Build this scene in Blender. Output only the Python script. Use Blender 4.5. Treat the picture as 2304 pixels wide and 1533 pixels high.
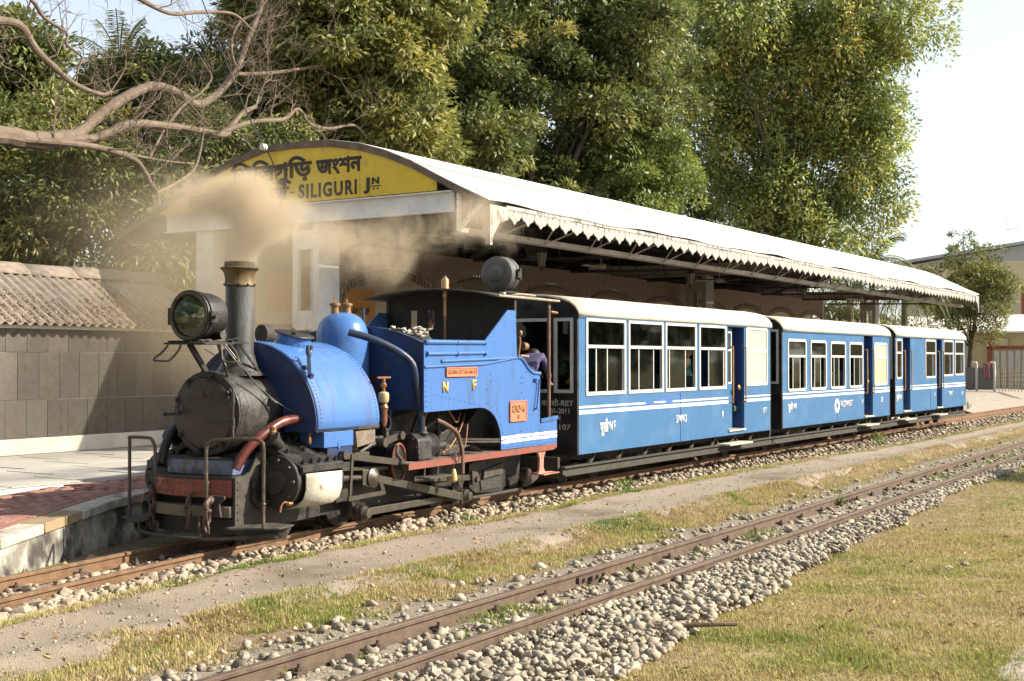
import bpy, bmesh, math, random
import numpy as np
from mathutils import Vector, Matrix, Euler
random.seed(7); RNG = np.random.default_rng(11)
for o in list(bpy.data.objects): bpy.data.objects.remove(o)
SC = bpy.context.scene
COL = SC.collection
R = math.radians

# ---------------------------------------------------------------- camera
# world: +X runs along the train (front -> rear), +Y away from the camera side, z = 0 is the top of the rails
F_PX, HOR, VPX, EYE = 2850.0, 810.0, 2960.0, 1.75
TH = math.atan((VPX - 1152.0) / F_PX)
PITCH = math.atan((HOR - 766.5) / F_PX)
cam = bpy.data.cameras.new('camera'); cam_o = bpy.data.objects.new('camera', cam); COL.objects.link(cam_o)
cam.sensor_width = 36.0; cam.lens = 36.0 * F_PX / 2304.0; cam.clip_start = 0.05; cam.clip_end = 3000
cam_o.location = (0, 0, EYE)
cam_o.rotation_euler = (R(90) + PITCH, 0, TH - R(90))
SC.camera = cam_o

# ---------------------------------------------------------------- world and sun
SUN_EL = R(33.5); SX, SY = 0.527, -0.85          # horizontal direction towards the sun
wd = bpy.data.worlds.new('World'); SC.world = wd; wd.use_nodes = True
wn = wd.node_tree.nodes; wl = wd.node_tree.links
sky = wn.new('ShaderNodeTexSky'); sky.sky_type = 'NISHITA'; sky.sun_disc = False
sky.sun_elevation = SUN_EL; sky.sun_rotation = math.atan2(SX, SY)
sky.altitude = 100; sky.air_density = 1.0; sky.dust_density = 1.2; sky.ozone_density = 1.0
wn['Background'].inputs['Strength'].default_value = 0.118
hz = wn.new('ShaderNodeHueSaturation'); hz.inputs['Saturation'].default_value = 0.5; hz.inputs['Value'].default_value = 1.0
wl.new(sky.outputs['Color'], hz.inputs['Color']); wl.new(hz.outputs['Color'], wn['Background'].inputs['Color'])
sl = bpy.data.lights.new('sun', 'SUN'); sl.energy = 4.8; sl.angle = R(0.53); sl.color = (1.0, 0.915, 0.76)
so = bpy.data.objects.new('sun', sl); COL.objects.link(so)
sv = Vector((SX * math.cos(SUN_EL), SY * math.cos(SUN_EL), math.sin(SUN_EL)))
so.rotation_euler = sv.to_track_quat('Z', 'Y').to_euler()
so.location = (20, -20, 30)
SC.view_settings.view_transform = 'Standard'; SC.view_settings.look = 'None'
SC.view_settings.exposure = 1.12; SC.view_settings.gamma = 1.0
try: SC.view_settings.use_curve_mapping = False
except Exception: pass
SC.cycles.max_bounces = 8; SC.cycles.transparent_max_bounces = 16; SC.cycles.volume_bounces = 1
SC.cycles.volume_step_rate = 1.0; SC.cycles.volume_max_steps = 256
SC.cycles.sample_clamp_indirect = 6.0
SC.cycles.use_denoising = True
SC.cycles.use_adaptive_sampling = True; SC.cycles.adaptive_threshold = 0.02

# ---------------------------------------------------------------- materials
MATS = {}
def _p(m): return m.node_tree.nodes['Principled BSDF']
def M(name, c1, c2=None, rough=0.6, metal=0.0, scale=6.0, lo=0.4, hi=0.65, bump=0.0, bscale=60.0, spec=0.5,
      c3=None, s3=2.0, lo3=0.55, hi3=0.7, stretch=None, rvar=0.15, detail=6.0):
    """weathered surface: c1 with patches of c2 (noise), optional large stains of c3, fine bump"""
    if name in MATS: return MATS[name]
    m = bpy.data.materials.new(name); m.use_nodes = True; MATS[name] = m
    N = m.node_tree.nodes; L = m.node_tree.links; p = _p(m)
    p.inputs['Roughness'].default_value = rough; p.inputs['Metallic'].default_value = metal
    p.inputs['Specular IOR Level'].default_value = spec
    p.inputs['Base Color'].default_value = (*c1, 1)
    tc = N.new('ShaderNodeTexCoord'); vec = tc.outputs['Object']
    if stretch:
        mp = N.new('ShaderNodeMapping'); mp.inputs['Scale'].default_value = stretch
        L.new(vec, mp.inputs['Vector']); vec = mp.outputs['Vector']
    def patch(colA, colB, sc, a, b):
        n = N.new('ShaderNodeTexNoise'); n.inputs['Scale'].default_value = sc; n.inputs['Detail'].default_value = detail
        n.inputs['Roughness'].default_value = 0.62
        L.new(vec, n.inputs['Vector'])
        mr = N.new('ShaderNodeMapRange'); mr.inputs['From Min'].default_value = a; mr.inputs['From Max'].default_value = b
        L.new(n.outputs['Fac'], mr.inputs['Value'])
        mx = N.new('ShaderNodeMix'); mx.data_type = 'RGBA'
        L.new(mr.outputs['Result'], mx.inputs['Factor'])
        if isinstance(colA, tuple): mx.inputs['A'].default_value = (*colA, 1)
        else: L.new(colA, mx.inputs['A'])
        mx.inputs['B'].default_value = (*colB, 1)
        return mx.outputs['Result'], mr.outputs['Result']
    out = None
    if c2:
        out, f = patch(c1, c2, scale, lo, hi)
        if rvar:
            mr = N.new('ShaderNodeMapRange'); mr.inputs['To Min'].default_value = max(0.05, rough - rvar); mr.inputs['To Max'].default_value = min(1, rough + rvar)
            L.new(f, mr.inputs['Value']); L.new(mr.outputs['Result'], p.inputs['Roughness'])
    if c3: out, f = patch(out or c1, c3, s3, lo3, hi3)
    if out: L.new(out, p.inputs['Base Color'])
    if bump:
        n = N.new('ShaderNodeTexNoise'); n.inputs['Scale'].default_value = bscale; n.inputs['Detail'].default_value = 5
        L.new(vec, n.inputs['Vector'])
        b = N.new('ShaderNodeBump'); b.inputs['Strength'].default_value = bump; b.inputs['Distance'].default_value = 0.02
        L.new(n.outputs['Fac'], b.inputs['Height']); L.new(b.outputs['Normal'], p.inputs['Normal'])
    return m

# ---------------------------------------------------------------- mesh builder
def frame(d):
    d = Vector(d).normalized(); a = Vector((0, 0, 1)) if abs(d.z) < 0.9 else Vector((1, 0, 0))
    u = d.cross(a).normalized(); return d, u, u.cross(d).normalized()
class MB:
    def __init__(s): s.v = []; s.f = []
    def add(s, vs, fs):
        b = len(s.v); s.v += [tuple(v) for v in vs]; s.f += [tuple(i + b for i in f) for f in fs]; return s
    def box(s, x0, x1, y0, y1, z0, z1):
        return s.add([(x0,y0,z0),(x1,y0,z0),(x1,y1,z0),(x0,y1,z0),(x0,y0,z1),(x1,y0,z1),(x1,y1,z1),(x0,y1,z1)],
              [(0,3,2,1),(4,5,6,7),(0,1,5,4),(1,2,6,5),(2,3,7,6),(3,0,4,7)])
    def bar(s, p0, p1, w, h, up=(0,0,1)):
        p0 = Vector(p0); p1 = Vector(p1); d = (p1 - p0).normalized(); u = d.cross(Vector(up))
        if u.length < 1e-4: u = d.cross(Vector((1,0,0)))
        u.normalize(); n = u.cross(d).normalized(); a = u * w / 2; b = n * h / 2
        return s.add([p0-a-b,p0+a-b,p0+a+b,p0-a+b,p1-a-b,p1+a-b,p1+a+b,p1-a+b],
              [(0,1,2,3),(7,6,5,4),(4,5,1,0),(5,6,2,1),(6,7,3,2),(7,4,0,3)])
    def prism(s, poly, ax, a0, a1):
        k = {'x': lambda p, t: (t, p[0], p[1]), 'y': lambda p, t: (p[0], t, p[1]), 'z': lambda p, t: (p[0], p[1], t)}[ax]
        n = len(poly)
        ar = sum(poly[i][0]*poly[(i+1)%n][1]-poly[(i+1)%n][0]*poly[i][1] for i in range(n))
        pl = list(poly) if ar > 0 else list(poly)[::-1]
        if ax == 'y': pl = pl[::-1]
        if a0 > a1: a0, a1 = a1, a0
        vs = [k(p, a0) for p in pl] + [k(p, a1) for p in pl]
        fs = [tuple(range(n))[::-1], tuple(range(n, 2*n))] + [(i, (i+1)%n, n+(i+1)%n, n+i) for i in range(n)]
        return s.add(vs, fs)
    def tube(s, pts, r, n=8, cap=True, closed=False):
        pts = [Vector(p) for p in pts]; m = len(pts); rr = r if isinstance(r, (list, tuple)) else [r]*m
        d0 = (pts[1]-pts[0]).normalized(); _, u, w = frame(d0); rings = []; prev = d0
        for i, p in enumerate(pts):
            if closed: d = (pts[(i+1)%m]-pts[i-1]).normalized()
            else: d = (pts[min(i+1,m-1)]-pts[max(i-1,0)]).normalized()
            q = prev.rotation_difference(d); u = q @ u; prev = d; w = d.cross(u).normalized(); u = w.cross(d).normalized()
            rings.append([p + (u*math.cos(2*math.pi*k/n) + w*math.sin(2*math.pi*k/n))*rr[i] for k in range(n)])
        vs = [v for rg in rings for v in rg]; fs = []
        for i in range(m if closed else m-1):
            j = (i+1) % m
            for k in range(n): fs.append((i*n+k, i*n+(k+1)%n, j*n+(k+1)%n, j*n+k))
        if cap and not closed: fs += [tuple(range(n))[::-1], tuple(range((m-1)*n, m*n))]
        return s.add(vs, fs)
    def cyl(s, p0, p1, r0, r1=None, n=18):
        return s.tube([p0, p1], [r0, r0 if r1 is None else r1], n)
    def lathe(s, prof, c=(0,0,0), axis=(0,0,1), n=28, cap=True):
        d, u, w = frame(axis); c = Vector(c); vs = []; fs = []; m = len(prof)
        for (r, h) in prof:
            for k in range(n):
                t = 2*math.pi*k/n; vs.append(c + d*h + (u*math.cos(t) + w*math.sin(t))*max(r, 1e-4))
        # orientation: d = u x w ?  (u, d x u ...)
        sg = 1 if u.cross(w).dot(d) > 0 else -1
        for i in range(m-1):
            for k in range(n):
                q = (i*n+k, i*n+(k+1)%n, (i+1)*n+(k+1)%n, (i+1)*n+k); fs.append(q if sg > 0 else q[::-1])
        if cap:
            a = tuple(range(n)); b = tuple(range((m-1)*n, m*n))
            fs += [a[::-1] if sg > 0 else a, b if sg > 0 else b[::-1]]
        return s.add(vs, fs)
    def ell(s, c, r, n=14, m=9):
        c = Vector(c); vs = []; fs = []
        for i in range(m+1):
            ph = math.pi*i/m
            for k in range(n):
                t = 2*math.pi*k/n; vs.append((c.x+r[0]*math.sin(ph)*math.cos(t), c.y+r[1]*math.sin(ph)*math.sin(t), c.z+r[2]*math.cos(ph)))
        for i in range(m):
            for k in range(n): fs.append((i*n+k, (i+1)*n+k, (i+1)*n+(k+1)%n, i*n+(k+1)%n))
        return s.add(vs, fs)
    def rivet(s, p, nrm, r=0.009, n=6):
        d, u, w = frame(nrm); p = Vector(p); vs = []
        for (rr, h) in ((r, 0), (r*.75, r*.6)):
            vs += [p + d*h + (u*math.cos(2*math.pi*k/n)+w*math.sin(2*math.pi*k/n))*rr for k in range(n)]
        vs.append(p + d*r*.9)
        sg = u.cross(w).dot(d) > 0
        fs = [(k,(k+1)%n,n+(k+1)%n,n+k) for k in range(n)] + [(n+k,n+(k+1)%n,2*n) for k in range(n)]
        return s.add(vs, fs if sg else [f[::-1] for f in fs])
    def bolt(s, p, nrm, r=0.014, h=0.014):
        d = Vector(nrm).normalized(); p = Vector(p); return s.cyl(p - d*0.002, p + d*h, r, r*.92, 6)
    def mesh(s, name):
        me = bpy.data.meshes.new(name); me.from_pydata(s.v, [], s.f); me.update(); return me
    def build(s, name, mat, parent=None, smooth=32, kind=None, bevel=0.0):
        me = s.mesh(name); o = bpy.data.objects.new(name, me); COL.objects.link(o)
        if mat: me.materials.append(mat)
        if smooth and len(me.polygons):
            me.polygons.foreach_set('use_smooth', [True]*len(me.polygons)); me.set_sharp_from_angle(angle=R(smooth))
        if parent: o.parent = parent
        if kind: o['kind'] = kind
        if bevel:
            b = o.modifiers.new('bevel', 'BEVEL'); b.width = bevel; b.segments = 2; b.limit_method = 'ANGLE'; b.angle_limit = R(40)
        return o
def empty(name, loc=(0,0,0), rz=0.0, label=None, cat=None, group=None, parent=None):
    o = bpy.data.objects.new(name, None); COL.objects.link(o); o.location = loc; o.rotation_euler = (0,0,rz)
    o.empty_display_size = 0.2
    if parent: o.parent = parent
    return tag(o, label, cat, group)
def tag(o, label=None, cat=None, group=None, kind=None):
    if label: o['label'] = label
    if cat: o['category'] = cat
    if group: o['group'] = group
    if kind: o['kind'] = kind
    return o
def shared(name, me, parent, loc=(0,0,0), rot=(0,0,0), scale=(1,1,1)):
    o = bpy.data.objects.new(name, me); COL.objects.link(o); o.parent = parent; o.location = loc; o.rotation_euler = rot; o.scale = scale; return o
def np_obj(name, V, faces_n, F, mat, parent=None, kind=None, smooth=False, attr=None):
    """fast mesh from numpy: F (n, faces_n) indices"""
    me = bpy.data.meshes.new(name); nf = len(F)
    me.vertices.add(len(V)); me.vertices.foreach_set('co', np.asarray(V, np.float32).ravel())
    me.loops.add(nf*faces_n); me.loops.foreach_set('vertex_index', np.asarray(F, np.int32).ravel())
    me.polygons.add(nf); me.polygons.foreach_set('loop_start', np.arange(0, nf*faces_n, faces_n, dtype=np.int32))
    if smooth: me.polygons.foreach_set('use_smooth', np.ones(nf, bool))
    me.update(calc_edges=True)
    if attr is not None:
        a = me.attributes.new('tint', 'FLOAT', 'FACE'); a.data.foreach_set('value', np.asarray(attr, np.float32))
    o = bpy.data.objects.new(name, me); COL.objects.link(o)
    if mat: me.materials.append(mat)
    if parent: o.parent = parent
    if kind: o['kind'] = kind
    return o
def arc(c, r, a0, a1, n): return [(c[0]+r*math.cos(R(a0+(a1-a0)*i/n)), c[1]+r*math.sin(R(a0+(a1-a0)*i/n))) for i in range(n+1)]
def smooth_path(pts, sub=5):
    P = [Vector(p) for p in pts]; out = []
    for i in range(len(P)-1):
        a = P[max(i-1,0)]; b = P[i]; c = P[i+1]; d = P[min(i+2,len(P)-1)]
        for k in range(sub):
            t = k/sub; out.append(0.5*((2*b)+(c-a)*t+(2*a-5*b+4*c-d)*t*t+(3*b-a-3*c+d)*t**3))
    out.append(P[-1]); return out
def text(name, body, mat, parent, loc, rot=(R(90),0,0), w=None, h=0.2, bold=0.0, outline=0.0, shear=0.0, depth=0.003, space=1.0):
    """lettering as a thin mesh; loc = lower left corner, scaled to width w and height h"""
    c = bpy.data.curves.new(name, 'FONT'); c.body = body; c.size = 1.0; c.shear = shear; c.resolution_u = 4; c.space_character = space
    if outline: c.fill_mode = 'NONE'; c.bevel_depth = outline; c.bevel_resolution = 0
    else: c.offset = bold
    t = bpy.data.objects.new(name, c); COL.objects.link(t)
    me = bpy.data.meshes.new_from_object(t.evaluated_get(bpy.context.evaluated_depsgraph_get())); bpy.data.objects.remove(t)
    n = len(me.vertices); co = np.zeros(n*3, np.float32); me.vertices.foreach_get('co', co); co = co.reshape(-1,3)
    mn = co.min(0); mx = co.max(0); sy = h/(mx[1]-mn[1]); sx = (w/(mx[0]-mn[0])) if w else sy
    co[:,0] = (co[:,0]-mn[0])*sx; co[:,1] = (co[:,1]-mn[1])*sy
    if outline: co[:,2] = (co[:,2]-mn[2])/(mx[2]-mn[2]+1e-6)*depth
    me.vertices.foreach_set('co', co.ravel()); me.update()
    me.materials.clear(); me.materials.append(mat); me.name = name
    o = bpy.data.objects.new(name, me); COL.objects.link(o); o.parent = parent; o.location = loc; o.rotation_euler = rot
    if not outline:
        s = o.modifiers.new('thick', 'SOLIDIFY'); s.thickness = depth; s.offset = 1
    return o
# ================================================================ ground, tracks, path
def vnoise(x, y, s, seed=0):
    """lattice value noise in 0..1"""
    rg = np.random.default_rng(seed); T = rg.random((256, 256))
    x = np.asarray(x)/s + 1000.0; y = np.asarray(y)/s + 1000.0
    xi = np.floor(x).astype(int); yi = np.floor(y).astype(int); fx = x-xi; fy = y-yi
    fx = fx*fx*(3-2*fx); fy = fy*fy*(3-2*fy); g = lambda a, b: T[a & 255, b & 255]
    return (g(xi,yi)*(1-fx)+g(xi+1,yi)*fx)*(1-fy) + (g(xi,yi+1)*(1-fx)+g(xi+1,yi+1)*fx)*fy
def fbm(x, y, s, seed=0): return (vnoise(x,y,s,seed)*.5+vnoise(x,y,s/2.1,seed+1)*.3+vnoise(x,y,s/4.3,seed+2)*.2)
TRK = smooth_path([(-14,3.4,0),(-4,6.1,0),(0,7.13,0),(3,7.9,0),(5.9,8.5,0),(7,8.69,0),(8.5,8.91,0),(10,9.05,0),(12,9.21,0),(14.2,9.37,0),(16,9.43,0),(19,9.45,0),(22,9.43,0),(26,9.38,0),(30,9.34,0),(37,9.27,0),(45,9.18,0),(60,8.95,0),(95,8.2,0),(140,6.5,0)], 6)
TX = np.array([p.x for p in TRK]); TY = np.array([p.y for p in TRK])
def trk_y(x): return np.interp(x, TX, TY)
def path_far(x): return np.minimum(7.78, trk_y(x)-.95-.055*np.clip(np.asarray(x)-5,0,20))
NEAR_Y = 4.83                                    # centre line of the empty track
def ground_z(x, y):
    x = np.asarray(x, float); y = np.asarray(y, float)
    z = np.full(np.broadcast(x, y).shape, -0.13)
    z = z + (fbm(x, y, 1.3, 3)-.5)*0.05 + (fbm(x, y, .35, 9)-.5)*0.025
    edge = 6.28 + (fbm(x, y*0, .9, 5)-.5)*.35
    t = np.clip((y-edge)/0.28, 0, 1); t = t*t*(3-2*t)
    t2 = np.clip((y-path_far(x)-.02)/0.3, 0, 1)
    z = z + 0.11*t*(1-t2)
    mid = np.clip((y-6.5)/.3,0,1)*np.clip((path_far(x)-.08-y)/.3,0,1); z = z*(1-mid) + (-.055)*mid
    lawn = np.clip((3.5-y)/0.8, 0, 1)
    z = z + 0.05*lawn + 0.05*lawn*(fbm(x, y, 2.5, 21)-.5)
    far = np.clip((x-60)/40, 0, 1)
    return z*(1-far) - 0.1*far
xs = np.concatenate([np.array([-300,-120,-50,-20,-8,-2,1]), np.arange(2.5,16,.1), np.arange(16,30,.22), np.arange(30,60,.8), np.array([62,66,72,80,95,120,160,230,350,600,1200])])
ys = np.concatenate([np.array([-400,-150,-60,-25,-10,-4,-1.5,-.5]), np.arange(0,10.6,.09), np.array([11,12,14,17,20,24,30,40,60,90,150,260,500,1200])])
GX, GY = np.meshgrid(xs, ys, indexing='ij'); GZ = ground_z(GX, GY); GZ[(GY > 10.7) | (GY < -1) | (GX < 2)] = -0.13
V = np.stack([GX, GY, GZ], -1).reshape(-1,3); ny = len(ys)
ii, jj = np.meshgrid(np.arange(len(xs)-1), np.arange(ny-1), indexing='ij'); a = (ii*ny+jj).ravel()
Fq = np.stack([a, a+ny, a+ny+1, a+1], -1)
def ground_mat():
    m = bpy.data.materials.new('dry_soil_and_turf'); m.use_nodes = True; N = m.node_tree.nodes; L = m.node_tree.links; p = _p(m)
    p.inputs['Roughness'].default_value = .95; p.inputs['Specular IOR Level'].default_value = .1
    tc = N.new('ShaderNodeTexCoord')
    def noise(s, d=8):
        n = N.new('ShaderNodeTexNoise'); n.inputs['Scale'].default_value = s; n.inputs['Detail'].default_value = d; n.inputs['Roughness'].default_value = .65
        L.new(tc.outputs['Object'], n.inputs['Vector']); return n.outputs['Fac']
    def ramp(f, *st):
        r = N.new('ShaderNodeValToRGB'); e = r.color_ramp.elements
        e[0].position, e[0].color = st[0][0], (*st[0][1],1); e[1].position, e[1].color = st[-1][0], (*st[-1][1],1)
        for q, c in st[1:-1]:
            k = e.new(q); k.color = (*c,1)
        L.new(f, r.inputs['Fac']); return r.outputs['Color']
    soil = ramp(noise(9), (.3,(.16,.115,.07)), (.5,(.25,.185,.115)), (.7,(.36,.28,.18)))
    turf = ramp(noise(2.2), (.3,(.19,.15,.075)), (.5,(.30,.235,.125)), (.68,(.37,.295,.17)))
    sp = N.new('ShaderNodeSeparateXYZ'); L.new(tc.outputs['Object'], sp.inputs[0])
    ad = N.new('ShaderNodeMath'); ad.operation = 'ADD'; L.new(sp.outputs['Y'], ad.inputs[0])
    nn = N.new('ShaderNodeMath'); nn.operation = 'MULTIPLY'; nn.inputs[1].default_value = 1.4; L.new(noise(1.6), nn.inputs[0]); L.new(nn.outputs[0], ad.inputs[1])
    mr = N.new('ShaderNodeMapRange'); mr.inputs['From Min'].default_value = 3.9; mr.inputs['From Max'].default_value = 4.5; L.new(ad.outputs[0], mr.inputs['Value'])
    mx = N.new('ShaderNodeMix'); mx.data_type = 'RGBA'; L.new(mr.outputs[0], mx.inputs['Factor']); L.new(turf, mx.inputs['A']); L.new(soil, mx.inputs['B'])
    L.new(mx.outputs['Result'], p.inputs['Base Color'])
    b = N.new('ShaderNodeBump'); b.inputs['Strength'].default_value = .9; b.inputs['Distance'].default_value = .03
    L.new(noise(45, 9), b.inputs['Height']); L.new(b.outputs['Normal'], p.inputs['Normal'])
    return m
g = np_obj('ground', V, 4, Fq, ground_mat(), kind='structure', smooth=True)
# --- footpath of compacted grit between the two tracks
PM = M('path_grit', (.26,.212,.165), (.36,.30,.235), rough=.95, scale=70, lo=.3, hi=.7, bump=.9, bscale=110, c3=(.17,.135,.10), s3=.9, lo3=.5, hi3=.72, spec=.1)
px_ = np.concatenate([np.arange(2.5,16,.09), np.arange(16,34,.2), np.arange(34,75,.6)])
cols = np.linspace(0,1,14)
e0 = 6.42 + (fbm(px_, px_*0, .8, 31)-.5)*.55 + (fbm(px_, px_*0, .22, 35)-.5)*.2 ; e1 = path_far(px_) - .02 + (fbm(px_, px_*0, 1.1, 41)-.5)*.3 + (fbm(px_, px_*0, .25, 45)-.5)*.16
PY = e0[:,None]*(1-cols)+e1[:,None]*cols; PX = np.repeat(px_[:,None], 14, 1)
PZ = ground_z(PX, PY)+.012 ; PZ[:, 0] = ground_z(PX,PY)[:,0]-.02; PZ[:, -1] = ground_z(PX,PY)[:,-1]-.02
n = len(px_); ii, jj = np.meshgrid(np.arange(n-1), np.arange(13), indexing='ij'); a = (ii*14+jj).ravel()
np_obj('path', np.stack([PX,PY,PZ],-1).reshape(-1,3), 4, np.stack([a,a+14,a+15,a+1],-1), PM, kind='structure', smooth=True)

# --- rails and sleepers
RUST = M('rail_rust', (.105,.072,.05), (.155,.108,.075), rough=.75, metal=.25, scale=14, bump=.25, bscale=80, c3=(.09,.055,.04), s3=3)
RUST2 = M('rail_rust_orange', (.15,.085,.045), (.22,.13,.07), rough=.7, metal=.25, scale=9, bump=.25, bscale=80, c3=(.10,.06,.045), s3=2.5)
STEEL = M('sleeper_steel', (.22,.19,.16), (.15,.12,.10), rough=.85, metal=.1, scale=12, bump=.3, bscale=50)
FAST = M('fastening_rust', (.075,.05,.04), (.13,.085,.06), rough=.85, metal=.2, scale=30, bump=.4, bscale=90)
RAILP = [(-.026,-.004),(-.022,0),(.022,0),(.026,-.004),(.026,-.026),(.008,-.036),(.008,-.094),(.048,-.104),(.048,-.112),(-.048,-.112),(-.048,-.104),(-.008,-.094),(-.008,-.036),(-.026,-.026)]
def sweep(name, path, prof, mat, parent):
    P = [Vector(p) for p in path]; k = len(prof); vs = []; fs = []
    for i, p in enumerate(P):
        d = (P[min(i+1,len(P)-1)]-P[max(i-1,0)]); nrm = Vector((-d.y, d.x, 0)).normalized()
        vs += [p + nrm*a + Vector((0,0,b)) for a, b in prof]
    for i in range(len(P)-1):
        for j in range(k): fs.append((i*k+j, (i+1)*k+j, (i+1)*k+(j+1)%k, i*k+(j+1)%k))
    return MB().add(vs, fs).build(name, mat, parent, smooth=25)
def offset(path, off):
    P = [Vector(p) for p in path]; out = []
    for i, p in enumerate(P):
        d = (P[min(i+1,len(P)-1)]-P[max(i-1,0)]); out.append(p + Vector((-d.y, d.x, 0)).normalized()*off)
    return out
slp = MB(); prof = [(-.12,-.06),(-.10,-.012),(-.06,0),(.06,0),(.10,-.012),(.12,-.06)]
slp.add([(a,-.66,b) for a,b in prof]+[(a,.66,b) for a,b in prof], [(i,i+1,7+i,6+i) for i in range(5)]+[(5,4,3,2,1,0),(6,7,8,9,10,11)])
SLEEP = slp.mesh('sleeper'); SLEEP.materials.append(STEEL)
fs_ = MB(); fs_.box(-.045,.045,-.03,.03,-.008,.012); fs_.cyl((0,0,.01),(0,0,.032),.026,.024,6); fs_.cyl((0,0,.03),(0,0,.055),.013,.012,8); fs_.box(-.03,.03,-.045,-.01,.008,.024)
FASTM = fs_.mesh('rail_fastening'); FASTM.materials.append(FAST)
def track(name, label, path, x_lo, x_hi, step, fx_hi, mat):
    t = empty(name, (0,0,0), 0, label, 'railway track')
    for off in (-.33, .33): sweep('rail', offset(path, off), RAILP, mat, t)
    xs_ = [p[0] for p in path]; ys_ = [p[1] for p in path]; x = x_lo
    while x < x_hi:
        y = float(np.interp(x, xs_, ys_)); dy = float(np.interp(x+.1, xs_, ys_)-np.interp(x-.1, xs_, ys_))/.2; a = math.atan(dy) + random.uniform(-.02,.02)
        shared('sleeper', SLEEP, t, (x,y,-.1125+random.uniform(-.006,.0)), (0,0,a))
        if x < fx_hi:
            for off in (-.33,.33):
                for sd in (-1,1):
                    q = off + sd*.062; shared('rail_fastening', FASTM, t, (x-math.sin(a)*q+random.uniform(-.01,.01), y+math.cos(a)*q, -.104), (0,0,a+(0 if sd>0 else math.pi)+random.uniform(-.25,.25)))
        x += step*random.uniform(.93,1.07)
    return t
near_path = [(x, NEAR_Y + (0.012*max(0,x-14) if x < 60 else 0.012*46+0.02*(x-60)), 0) for x in (-6,0,4,8,12,14,16,20,25,30,40,50,60,80,110,150)]
nt = track('railway_track', 'empty narrow gauge track with rusty rails in the near ballast', near_path, 3.6, 45, .72, 26, RUST)
tt = track('railway_track', 'narrow gauge track under the steam train beside the platform', TRK, 3.0, 50, .74, 12.5, RUST2)
fp = MB(); fp.box(-.24,.24,-.012,.012,-.035,.02)
for k in (-.17,-.06,.06,.17): fp.cyl((k,-.012,-.008),(k,-.035,-.008),.016,.014,6)
fpm = fp.mesh('fish_plate'); fpm.materials.append(FAST)
for x in (9.35, 16.2): shared('fish_plate', fpm, nt, (x, NEAR_Y+.33-.022, -.062)); shared('fish_plate', fpm, nt, (x+.6, NEAR_Y-.33-.022, -.062))

# --- stones
def stone_variants(k, npt):
    """angular broken stones: convex hulls of a few random points"""
    out = []
    for i in range(k):
        bm = bmesh.new(); P = RNG.normal(size=(npt,3)); P /= np.linalg.norm(P,axis=1)[:,None]; P *= RNG.uniform(.75,1.0,(npt,1))*np.array([1.15,RNG.uniform(.7,1.0),RNG.uniform(.55,.8)])
        for q in P: bm.verts.new(q)
        r = bmesh.ops.convex_hull(bm, input=bm.verts); bmesh.ops.delete(bm, geom=[e for e in r['geom_interior'] if isinstance(e, bmesh.types.BMVert)], context='VERTS'); bmesh.ops.triangulate(bm, faces=bm.faces)
        bm.verts.ensure_lookup_table(); bm.verts.index_update(); bmesh.ops.recalc_face_normals(bm, faces=bm.faces)
        out.append((np.array([v.co[:] for v in bm.verts]), np.array([[v.index for v in f.verts] for f in bm.faces]))); bm.free()
    return out
def stone_mat(name, ca, cb, cc):
    m = bpy.data.materials.new(name); m.use_nodes = True; N = m.node_tree.nodes; L = m.node_tree.links; p = _p(m)
    p.inputs['Roughness'].default_value = .85; p.inputs['Specular IOR Level'].default_value = .25
    at = N.new('ShaderNodeAttribute'); at.attribute_name = 'tint'; oi = N.new('ShaderNodeObjectInfo')
    ad = N.new('ShaderNodeMath'); ad.operation = 'ADD'; L.new(at.outputs['Fac'], ad.inputs[0]); L.new(oi.outputs['Random'], ad.inputs[1])
    fr = N.new('ShaderNodeMath'); fr.operation = 'FRACT'; L.new(ad.outputs[0], fr.inputs[0])
    rp = N.new('ShaderNodeValToRGB'); e = rp.color_ramp.elements; e[0].position = 0; e[0].color = (*ca,1); e[1].position = 1; e[1].color = (*cc,1); k = e.new(.5); k.color = (*cb,1)
    L.new(fr.outputs[0], rp.inputs['Fac'])
    ge = N.new('ShaderNodeNewGeometry'); n = N.new('ShaderNodeTexNoise'); n.inputs['Scale'].default_value = 28; n.inputs['Detail'].default_value = 6; L.new(ge.outputs['Position'], n.inputs['Vector'])
    mr = N.new('ShaderNodeMapRange'); mr.inputs['To Min'].default_value = .62; mr.inputs['To Max'].default_value = 1.3; L.new(n.outputs['Fac'], mr.inputs['Value'])
    mx = N.new('ShaderNodeMix'); mx.data_type = 'RGBA'; mx.blend_type = 'MULTIPLY'; mx.inputs['Factor'].default_value = 1
    cb_ = N.new('ShaderNodeCombineColor'); [L.new(mr.outputs[0], cb_.inputs[q]) for q in range(3)]
    L.new(rp.outputs['Color'], mx.inputs['A']); L.new(cb_.outputs[0], mx.inputs['B']); L.new(mx.outputs['Result'], p.inputs['Base Color'])
    b = N.new('ShaderNodeBump'); b.inputs['Strength'].default_value = .35; b.inputs['Distance'].default_value = .01; L.new(n.outputs['Fac'], b.inputs['Height']); L.new(b.outputs['Normal'], p.inputs['Normal'])
    return m
SV = stone_variants(16, 15); SV1 = stone_variants(12, 10)
def rotz(P, a): c, s = math.cos(a), math.sin(a); return np.stack([P[:,0]*c-P[:,1]*s, P[:,0]*s+P[:,1]*c, P[:,2]], -1)
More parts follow.
